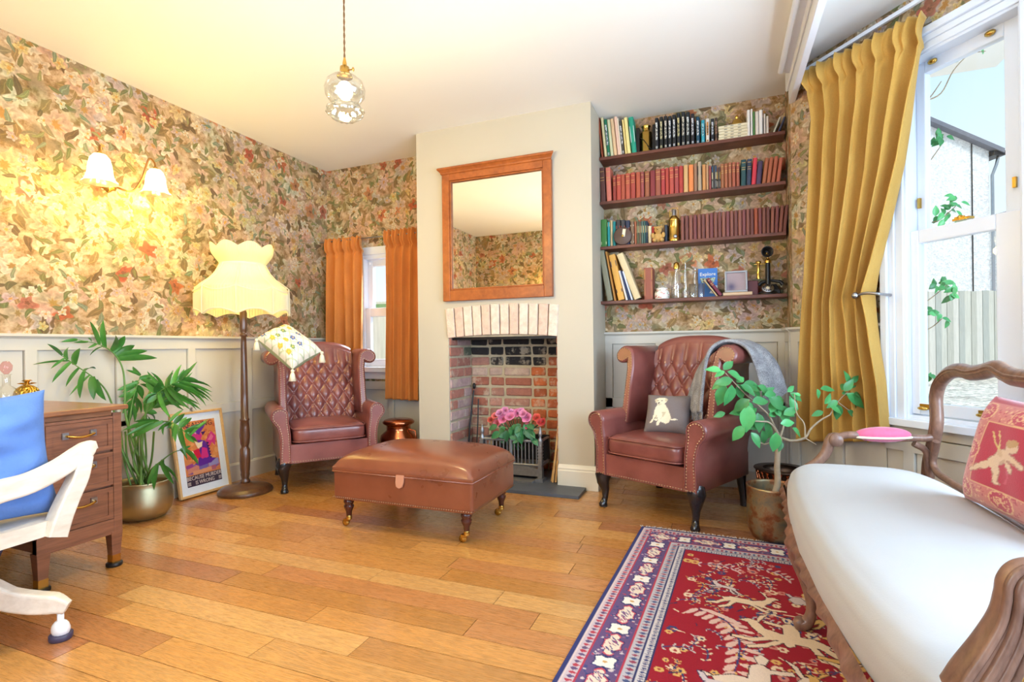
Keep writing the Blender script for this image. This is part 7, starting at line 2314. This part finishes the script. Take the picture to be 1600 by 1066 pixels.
for k in range(7):
    x = 610 + k * 22 + pal.uniform(-6, 6)
    p0 = PP + Vector((pal.uniform(-.07, .07), pal.uniform(-.07, .07), .18)); p1 = at(*C6(x, 760), tp_ + pal.uniform(-.05, .05)); p2 = at(*C6(x + pal.uniform(-30, 40), 610), tp_ + pal.uniform(-.05, .08))
    MB().tube([Vector(q) - PP for q in spline([tuple(p0), tuple(p1), tuple(p2)], 5)], .0055, 6).build('stem', M_STEM, pm_)

# ================================================================ small tree in a patinated brass pot
TP = Vector((.247, 2.985, 0))
tre = empty('potted_tree', TP, label='small leafy tree in a patinated brass pot between armchair and settee', cat='plant')
t = NT('patinated_brass'); n1 = t.noise(t.coord(), 9, 5, .65); n2 = t.noise(t.coord(), 30, 3)
t.set(col=t.ramp(t.math('MULTIPLY_ADD', n2.outputs[0], .3, t.math('MULTIPLY', n1.outputs[0], .8)), [(.36, lin(96, 60, 40)), (.5, lin(150, 100, 66)), (.58, lin(160, 140, 104)), (.72, lin(120, 124, 108))]), metal=.75, rough=.42); M_PATINA = t.m
MB().lathe([(.08, .0), (.105, .012), (.122, .05), (.128, .12), (.126, .20), (.128, .262), (.130, .272), (.123, .273), (.120, .262), (.12, .20)], 44).build('brass_pot', M_PATINA, tre)
MB().lathe([(.121, .205), (.06, .212), (0, .214)], 20).build('soil', M_SOIL, tre)
tt = TP.dot(CF)
def C3(x, y): return (900 + x * 400 / 1184, 500 + y * 360 / 1066)
def tw3(x, y, dt=0): return at(*C3(x, y), tt + dt) - TP
tr1 = spline([tuple(Vector((-.004, .004, .20))), tuple(tw3(932, 760)), tuple(tw3(930, 680)), tuple(tw3(936, 590)), tuple(tw3(944, 545))], 5)
trk = MB().tube(tr1, [.0165 - .0045 * k / (len(tr1) - 1) for k in range(len(tr1))], 10).build('trunk', M_BARK, tre)
def branch(pts, r0=.007, r1=.003):
    S = spline([tuple(p) for p in pts], 5)
    MB().tube(S, [r0 + (r1 - r0) * k / (len(S) - 1) for k in range(len(S))], 7).build('branch', M_BARK, trk)
top_ = Vector(tr1[-1])
branch([top_, tw3(1000, 560, -.02), tw3(1060, 545, -.03), tw3(1085, 505, -.02), tw3(1130, 465, 0), tw3(1175, 440, .02)], .008, .0035)
branch([tw3(1060, 545, -.03), tw3(1055, 480, -.02), tw3(1020, 430, 0), tw3(1010, 340, .03)], .0045, .002)
branch([tw3(1060, 548, -.03), tw3(1110, 577, -.05)], .004, .002)
branch([top_, tw3(920, 500, .03), tw3(890, 440, .05), tw3(830, 385, .03), tw3(760, 320, .0), tw3(690, 245, -.02)], .007, .0025)
branch([top_, tw3(900, 480, -.03), tw3(850, 470, -.06), tw3(800, 470, -.06)], .006, .003)
branch([top_, tw3(960, 480, .05), tw3(930, 400, .08), tw3(880, 330, .08)], .006, .003)
branch([top_, tw3(880, 575, -.03), tw3(850, 568, -.05)], .005, .003)
branch([tw3(1175, 440, .02), tw3(1210, 380, .03), tw3(1260, 330, .04)], .0035, .0015)
branch([tw3(1210, 380, .03), tw3(1265, 420, .03)], .003, .0015)
def leaf(parent, base, L, W, dir_, nrm, name='leaf', m=None):
    d = Vector(dir_).normalized(); nrm = Vector(nrm); nrm = (nrm - d * nrm.dot(d)).normalized(); s_ = d.cross(nrm)
    vs_ = []; N5 = 7
    for i in range(N5):
        f_ = i / (N5 - 1); w = W * (math.sin(PI * f_ ** .8)) * .5 if 0 < i < N5 - 1 else .0004
        c = Vector(base) + d * L * f_ - nrm * (.18 * L * f_ * f_)
        vs_ += [c - s_ * w + nrm * w * .3, c, c + s_ * w + nrm * w * .3]
    fs = [(i * 3 + k, i * 3 + k + 1, i * 3 + k + 4, i * 3 + k + 3) for i in range(N5 - 1) for k in (0, 1)]
    return MB().add(vs_, fs, True).build(name, m or M_LEAF, parent)
lr = random.Random(6)
for x, y, L, an, dt in [(672, 235, 62, 170, -.02), (700, 240, 82, -25, -.02), (690, 300, 95, 255, -.03), (720, 300, 95, 262, -.05), (760, 300, 75, -35, 0), (770, 300, 100, -10, .02), (840, 305, 70, -30, .04), (815, 380, 78, 5, -.04), (800, 395, 110, 262, -.06), (840, 430, 80, 275, -.04), (780, 490, 80, 235, -.05), (810, 520, 70, 300, -.05), (925, 520, 85, 268, -.08), (945, 480, 62, 5, -.06), (890, 360, 90, -35, .02), (930, 400, 110, -45, .04), (860, 510, 70, 290, 0), (750, 380, 55, 275, .0), (690, 430, 48, 200, -.02), (900, 430, 70, 60, .04), (960, 440, 65, 30, .02), (1010, 430, 70, 100, .04), (1040, 350, 30, 160, .04), (990, 340, 60, -30, .05), (1000, 500, 60, 320, -.03), (860, 350, 60, 40, .07), (905, 500, 60, 240, .06),
        (1130, 320, 60, 0, .03), (1150, 390, 50, 60, .02), (1145, 425, 48, 200, .02), (1175, 400, 55, 330, .02), (1210, 390, 70, 275, .03), (1240, 330, 60, 60, .04), (1250, 340, 90, -40, .04), (1260, 300, 60, 100, .05), (1290, 360, 70, 300, .03), (1255, 420, 50, 330, .03), (1270, 290, 45, 40, .04), (870, 470, 75, 200, -.02), (950, 560, 45, 250, -.05), (780, 420, 60, 190, .03)]:
    p = tw3(x, y, dt)
    a = math.radians(an); k = tt / FPX * (400 / 1184)
    dr_ = CR * math.cos(a) + Vector((0, 0, 1)) * math.sin(a) + CF * lr.uniform(-.35, .35)
    nm = -CF + Vector((0, 0, lr.uniform(.2, 1.0))) + CR * lr.uniform(-.5, .5)
    leaf(trk, p, L * k * 1.15, L * k * .62, dr_, nm)
    if L > 55 and y < 480:
        a2 = a + lr.choice((-1, 1)) * lr.uniform(.6, 1.3)
        leaf(trk, p - dr_ * L * k * .25, L * k * .85, L * k * .46, CR * math.cos(a2) + Vector((0, 0, 1)) * math.sin(a2) + CF * lr.uniform(0, .6), nm)

# ================================================================ small standing things
# copper churn behind the left armchair
mc = onY(625, 668, 3.72)
mk = empty('copper_churn', (mc.x, 3.70, 0), label='copper milk churn with wide rim under the amber curtain by the chimney', cat='churn')
zr_ = onY(625, 655, 3.70).z
MB().lathe([(.13, 0), (.145, .01), (.155, .05), (.155, zr_ - .17), (.145, zr_ - .13), (.10, zr_ - .09), (.098, zr_ - .05), (.128, zr_ - .034), (.132, zr_ - .022), (.118, zr_ - .006), (.10, zr_), (0, zr_ + .004)], 40).build('churn_body', M_COPPER, mk)
MB().tube([(.10, 0, zr_ - .08), (.16, .0, zr_ - .09), (.17, 0, zr_ - .14), (.15, 0, zr_ - .17)], .007, 8).build('handle', M_COPPER, mk)
tg_ = empty('fire_tongs', (-2.285, 3.74, 0), label='thin brass tongs leaning on the chimney side behind the churn', cat='tongs')
MB().tube([(-.03, 0, 0), (.0, 0, .18), (.04, 0, .36)], .006, 6).tube([(.0, .0, 0), (.02, 0, .18), (.05, 0, .35)], .005, 6).build('tong_legs', M_BRASS, tg_)
# wire lantern behind the potted tree
q = onZ(1240, 722, .25)
ln_ = empty('wire_lantern', (.33, 3.46, 0), label='dark openwork metal lantern bowl behind the potted tree', cat='lantern')
MB().lathe([(.06, 0), (.085, .01), (.115, .10), (.125, .22), (.135, .25), (.150, .255), (.150, .262), (.10, .262)], 30, caps=False).build('bowl', mat('bronzed_mesh', lin(84, 64, 50), .4, metal=.8, var=.5, vs_=60), ln_)
br_ = MB()
for k in range(24):
    a = 2 * PI * k / 24
    br_.tube([((.088 + .05 * f_ ** .6) * math.cos(a + f_ * .7), (.088 + .05 * f_ ** .6) * math.sin(a + f_ * .7), .01 + .24 * f_) for f_ in (0, .25, .5, .75, 1)], .004, 5)
    br_.tube([((.088 + .05 * f_ ** .6) * math.cos(a - f_ * .7), (.088 + .05 * f_ ** .6) * math.sin(a - f_ * .7), .01 + .24 * f_) for f_ in (0, .25, .5, .75, 1)], .004, 5)
br_.build('lattice', M_COPPER, ln_)
MB().ball((0, 0, .18), .06, 14, 10).build('candle_glass', M_BRASS, ln_)
# fireplace grate with roses
GX, GYf = -1.452, 3.60
gr = empty('fire_grate', (GX, GYf, .022), label='cast iron fire grate basket with slim bars inside the brick fireplace', cat='grate')
gw = .232
MB().tube([(-gw, 0, .285), (gw, 0, .285)], .012, 8).build('top_bar', M_IRON, gr); MB().tube([(-gw, 0, .11), (gw, 0, .11)], .010, 8).build('bottom_bar', M_IRON, gr)
for k in range(15):
    x = -gw + .03 + k * (2 * gw - .06) / 14
    MB().tube([(x, 0, .11), (x, 0, .285)], .0048 if k not in (7,) else .016, 8).build('bar', M_IRON, gr)
for s in (-1, 1):
    pz = MB().box(s * gw - .016, s * gw + .016, -.02, .02, 0, .10); pz.box(s * gw - .013, s * gw + .013, -.016, .016, .10, .28)
    for z in np.arange(.12, .28, .022): pz.box(s * gw - .017, s * gw + .017, -.020, .016, z, z + .010)
    pz.lathe([(.018, .28), (.02, .30), (.008, .315), (.014, .33), (.016, .345), (.010, .365), (.004, .39), (0, .395)], 12, c=(s * gw, 0, 0)); pz.box(s * gw - .03, s * gw + .03, -.05, .05, 0, .02)
    pz.build('standard', M_IRON, gr)
    MB().tube([(s * gw, 0, .285), (s * gw * .96, .22, .285)], .010, 8).tube([(s * gw, 0, .11), (s * gw * .96, .22, .11)], .010, 8).build('side_bar', M_IRON, gr)
MB().box(-gw, gw, .0, .22, .095, .105).build('grate_floor', M_IRON, gr); MB().box(-gw, gw, .2, .225, .10, .30).build('back_plate', M_BLACK, gr)
MB().prism([(-.22, .03), (-.22, .085), (-.10, .10), (.10, .10), (.22, .085), (.22, .03)], -.004, .01, 'xz').build('ash_front', M_IRON, gr)
MB().box(-.2, .2, -.10, .0, .0, .012).build('ash_pan', M_IRON, gr)
rb = empty('rose_bouquet', (GX, GYf + .09, .33), label='bunch of pink and coral roses with green leaves sitting in the grate', cat='flowers')
def C5(x, y, Y): return onY(700 + x * 200 / 1122, 590 + y * 190 / 1066, Y) - Vector((GX, GYf + .09, .33))
M_ROSE = objmat('rose_petal', .6, var=.15, vs_=30, sss=.05)
def rose_mesh():
    mb = MB()
    for lay, (r, h, n, tl) in enumerate(((.010, .024, 3, .0), (.017, .026, 4, .004), (.024, .026, 5, .010), (.030, .022, 5, .018))):
        for k in range(n):
            a0 = 2 * PI * k / n + lay * .7
            def pf_(u, v, r=r, h=h, tl=tl, a0=a0, n=n):
                a = a0 + (u - .5) * 2 * PI / n * 1.5
                rr = r * (.35 + .65 * math.sin(min(1, v * 1.1) * PI / 2)) + tl * v * v * (1 - .8 * abs(2 * u - 1) ** 2)
                return (rr * math.cos(a), rr * math.sin(a), -.012 + h * v * (1 - .35 * abs(2 * u - 1) ** 3) - tl * .3 * v ** 3)
            mb.grid(pf_, 6, 5)
    return mb.mesh('rose', M_ROSE)
ME_ROSE = rose_mesh()
rs = random.Random(9)
for x, y, c, sc in [(375, 370, (206, 92, 78), .8), (425, 400, (222, 110, 124), .95), (410, 335, (224, 110, 104), .8), (450, 310, (222, 150, 190), 1), (500, 290, (226, 146, 184), .9), (478, 362, (232, 130, 168), 1.1), (542, 340, (232, 140, 178), 1.15), (605, 310, (226, 130, 180), 1), (655, 315, (232, 150, 186), .95), (688, 350, (232, 140, 182), 1.2), (692, 425, (226, 110, 150), .8), (775, 350, (216, 84, 72), .95), (812, 392, (214, 86, 84), 1.0), (830, 385, (206, 70, 70), .8), (560, 300, (226, 150, 190), .8), (640, 290, (224, 140, 184), .8)]:
    o = link('rose', ME_ROSE, rb); p = C5(x, y, GYf + rs.uniform(-.01, .03)); o.location = p; o.scale = (sc * .74,) * 3
    o.rotation_euler = (1.0 + rs.uniform(-.3, .3), rs.uniform(-.4, .4), rs.uniform(-.4, .4)); o.color = (*lin(*c), 1)
    MB().tube([p, p * .5 + Vector((0, .02, -.03)), Vector((rs.uniform(-.05, .05), .03, -.12))], .003, 5).build('rose_stem', M_ROSELEAF, rb)
for k in range(30):
    x, y = rs.uniform(420, 770), rs.uniform(400, 540)
    p = C5(x, y, GYf + rs.uniform(-.03, .02)); a = rs.uniform(-2.9, -.2)
    leaf(rb, p, rs.uniform(.05, .085), rs.uniform(.035, .05), Vector((math.cos(a), rs.uniform(-.6, 0), math.sin(a) * .8)), (rs.uniform(-.4, .4), -1, .5), m=M_ROSELEAF)
for x, y, a in [(515, 500, -1.6), (630, 520, -1.4), (600, 470, -1.0), (460, 520, -2.6), (680, 500, -.8)]:
    leaf(rb, C5(x, y - 40, GYf - .03), .09, .055, Vector((math.cos(a), -.2, math.sin(a))), (0, -1, .3), m=M_ROSELEAF)
# poker and fire irons
fi = empty('fireplace_poker', (-1.885, 3.80, .022), label='tall dark iron poker leaning in the left of the fireplace', cat='poker')
MB().tube([(-.03, 0, 0), (-.022, .04, .35), (-.012, .10, .62)], .007, 8).build('rod', M_BLACK, fi)
MB().ball((-.011, .105, .655), .014, 10, 8, sc=(1, 1, 1.9)).build('handle', M_BLACK, fi)
fi = empty('fireplace_shovel', (-1.855, 3.80, .022), label='dark iron shovel leaning beside the poker in the fireplace', cat='shovel')
MB().tube([(.02, 0, .10), (.012, .05, .3), (.0, .10, .55)], .006, 8).build('handle', M_BLACK, fi)
MB().loft([[(-.012, -.012, .0), (.05, -.012, .0), (.05, -.006, .0), (-.012, -.006, .0)], [(-.008, .004, .10), (.046, .004, .10), (.046, .010, .10), (-.008, .010, .10)]], True, False).build('blade', M_BLACK, fi)
for k, (bx0, tx0, h2, r_) in enumerate(((-1.125, -1.085, .55, .008), (-1.105, -1.082, .50, .009), (-1.140, -1.10, .40, .007))):
    MB().tube([(bx0, 3.585 + k * .012, .023), ((bx0 + tx0) / 2 + .004, 3.62 + k * .01, .023 + h2 / 2), (tx0 - .002, 3.66 + k * .01, h2)], r_, 7).build('willow_cane', M_PINE)
    o = COL.objects[-1]; tag(o, ['tallest bare tan cane leaning at the right side of the fireplace', 'middle thick tan cane leaning at the right side of the fireplace', 'shortest bare tan cane leaning at the right side of the fireplace'][k], 'cane', 'canes in the fireplace')
# climbing shrub outside the bay window
vs2 = empty('climbing_shrub', at(1450, 560, 2.75) * 1, label='loose green leafed shrub shoots outside the bay sash window', cat='shrub')
vs2.location.z = 0
VO = vs2.location.copy()
vr = random.Random(14)
def twig(pts, leaves, t=2.75, L=.05, r=.004):
    S = spline([tuple(at(px, py, t + vr.uniform(-.05, .05)) - VO) for px, py in pts], 5)
    tw_ = MB().tube(S, [r * (1 - .6 * k / len(S)) for k in range(len(S))], 6).build('twig', M_BARK, vs2)
    for px, py, k in leaves:
        for _ in range(k):
            p = at(px + vr.uniform(-9, 9), py + vr.uniform(-7, 7), t + vr.uniform(-.05, .05)) - VO
            a = vr.uniform(0, 6.28)
            leaf(tw_, p, L * vr.uniform(.7, 1.2), L * .62, CR * math.cos(a) + Vector((0, 0, math.sin(a))) + CF * vr.uniform(-.4, .4), -CF + Vector((0, 0, .6)) + CR * vr.uniform(-.4, .4))
twig([(1440, 160), (1470, 146), (1490, 110), (1515, 85), (1540, 80)], [(1540, 82, 2), (1497, 98, 2)])
twig([(1440, 165), (1455, 150), (1471, 127)], [])
twig([(1440, 270), (1458, 245), (1472, 225)], [(1462, 222, 6), (1470, 212, 3)])
twig([(1440, 350), (1465, 345), (1485, 330), (1495, 320)], [(1480, 330, 6), (1495, 322, 6), (1502, 342, 4), (1468, 342, 3), (1488, 309, 3)])
twig([(1435, 480), (1460, 462), (1480, 445)], [(1465, 445, 7), (1485, 445, 5), (1495, 452, 4), (1480, 462, 3)])
twig([(1440, 520), (1458, 510), (1472, 498)], [(1458, 488, 4), (1472, 494, 4)])
twig([(1440, 640), (1452, 620), (1456, 600)], [(1455, 600, 3), (1452, 625, 4)])
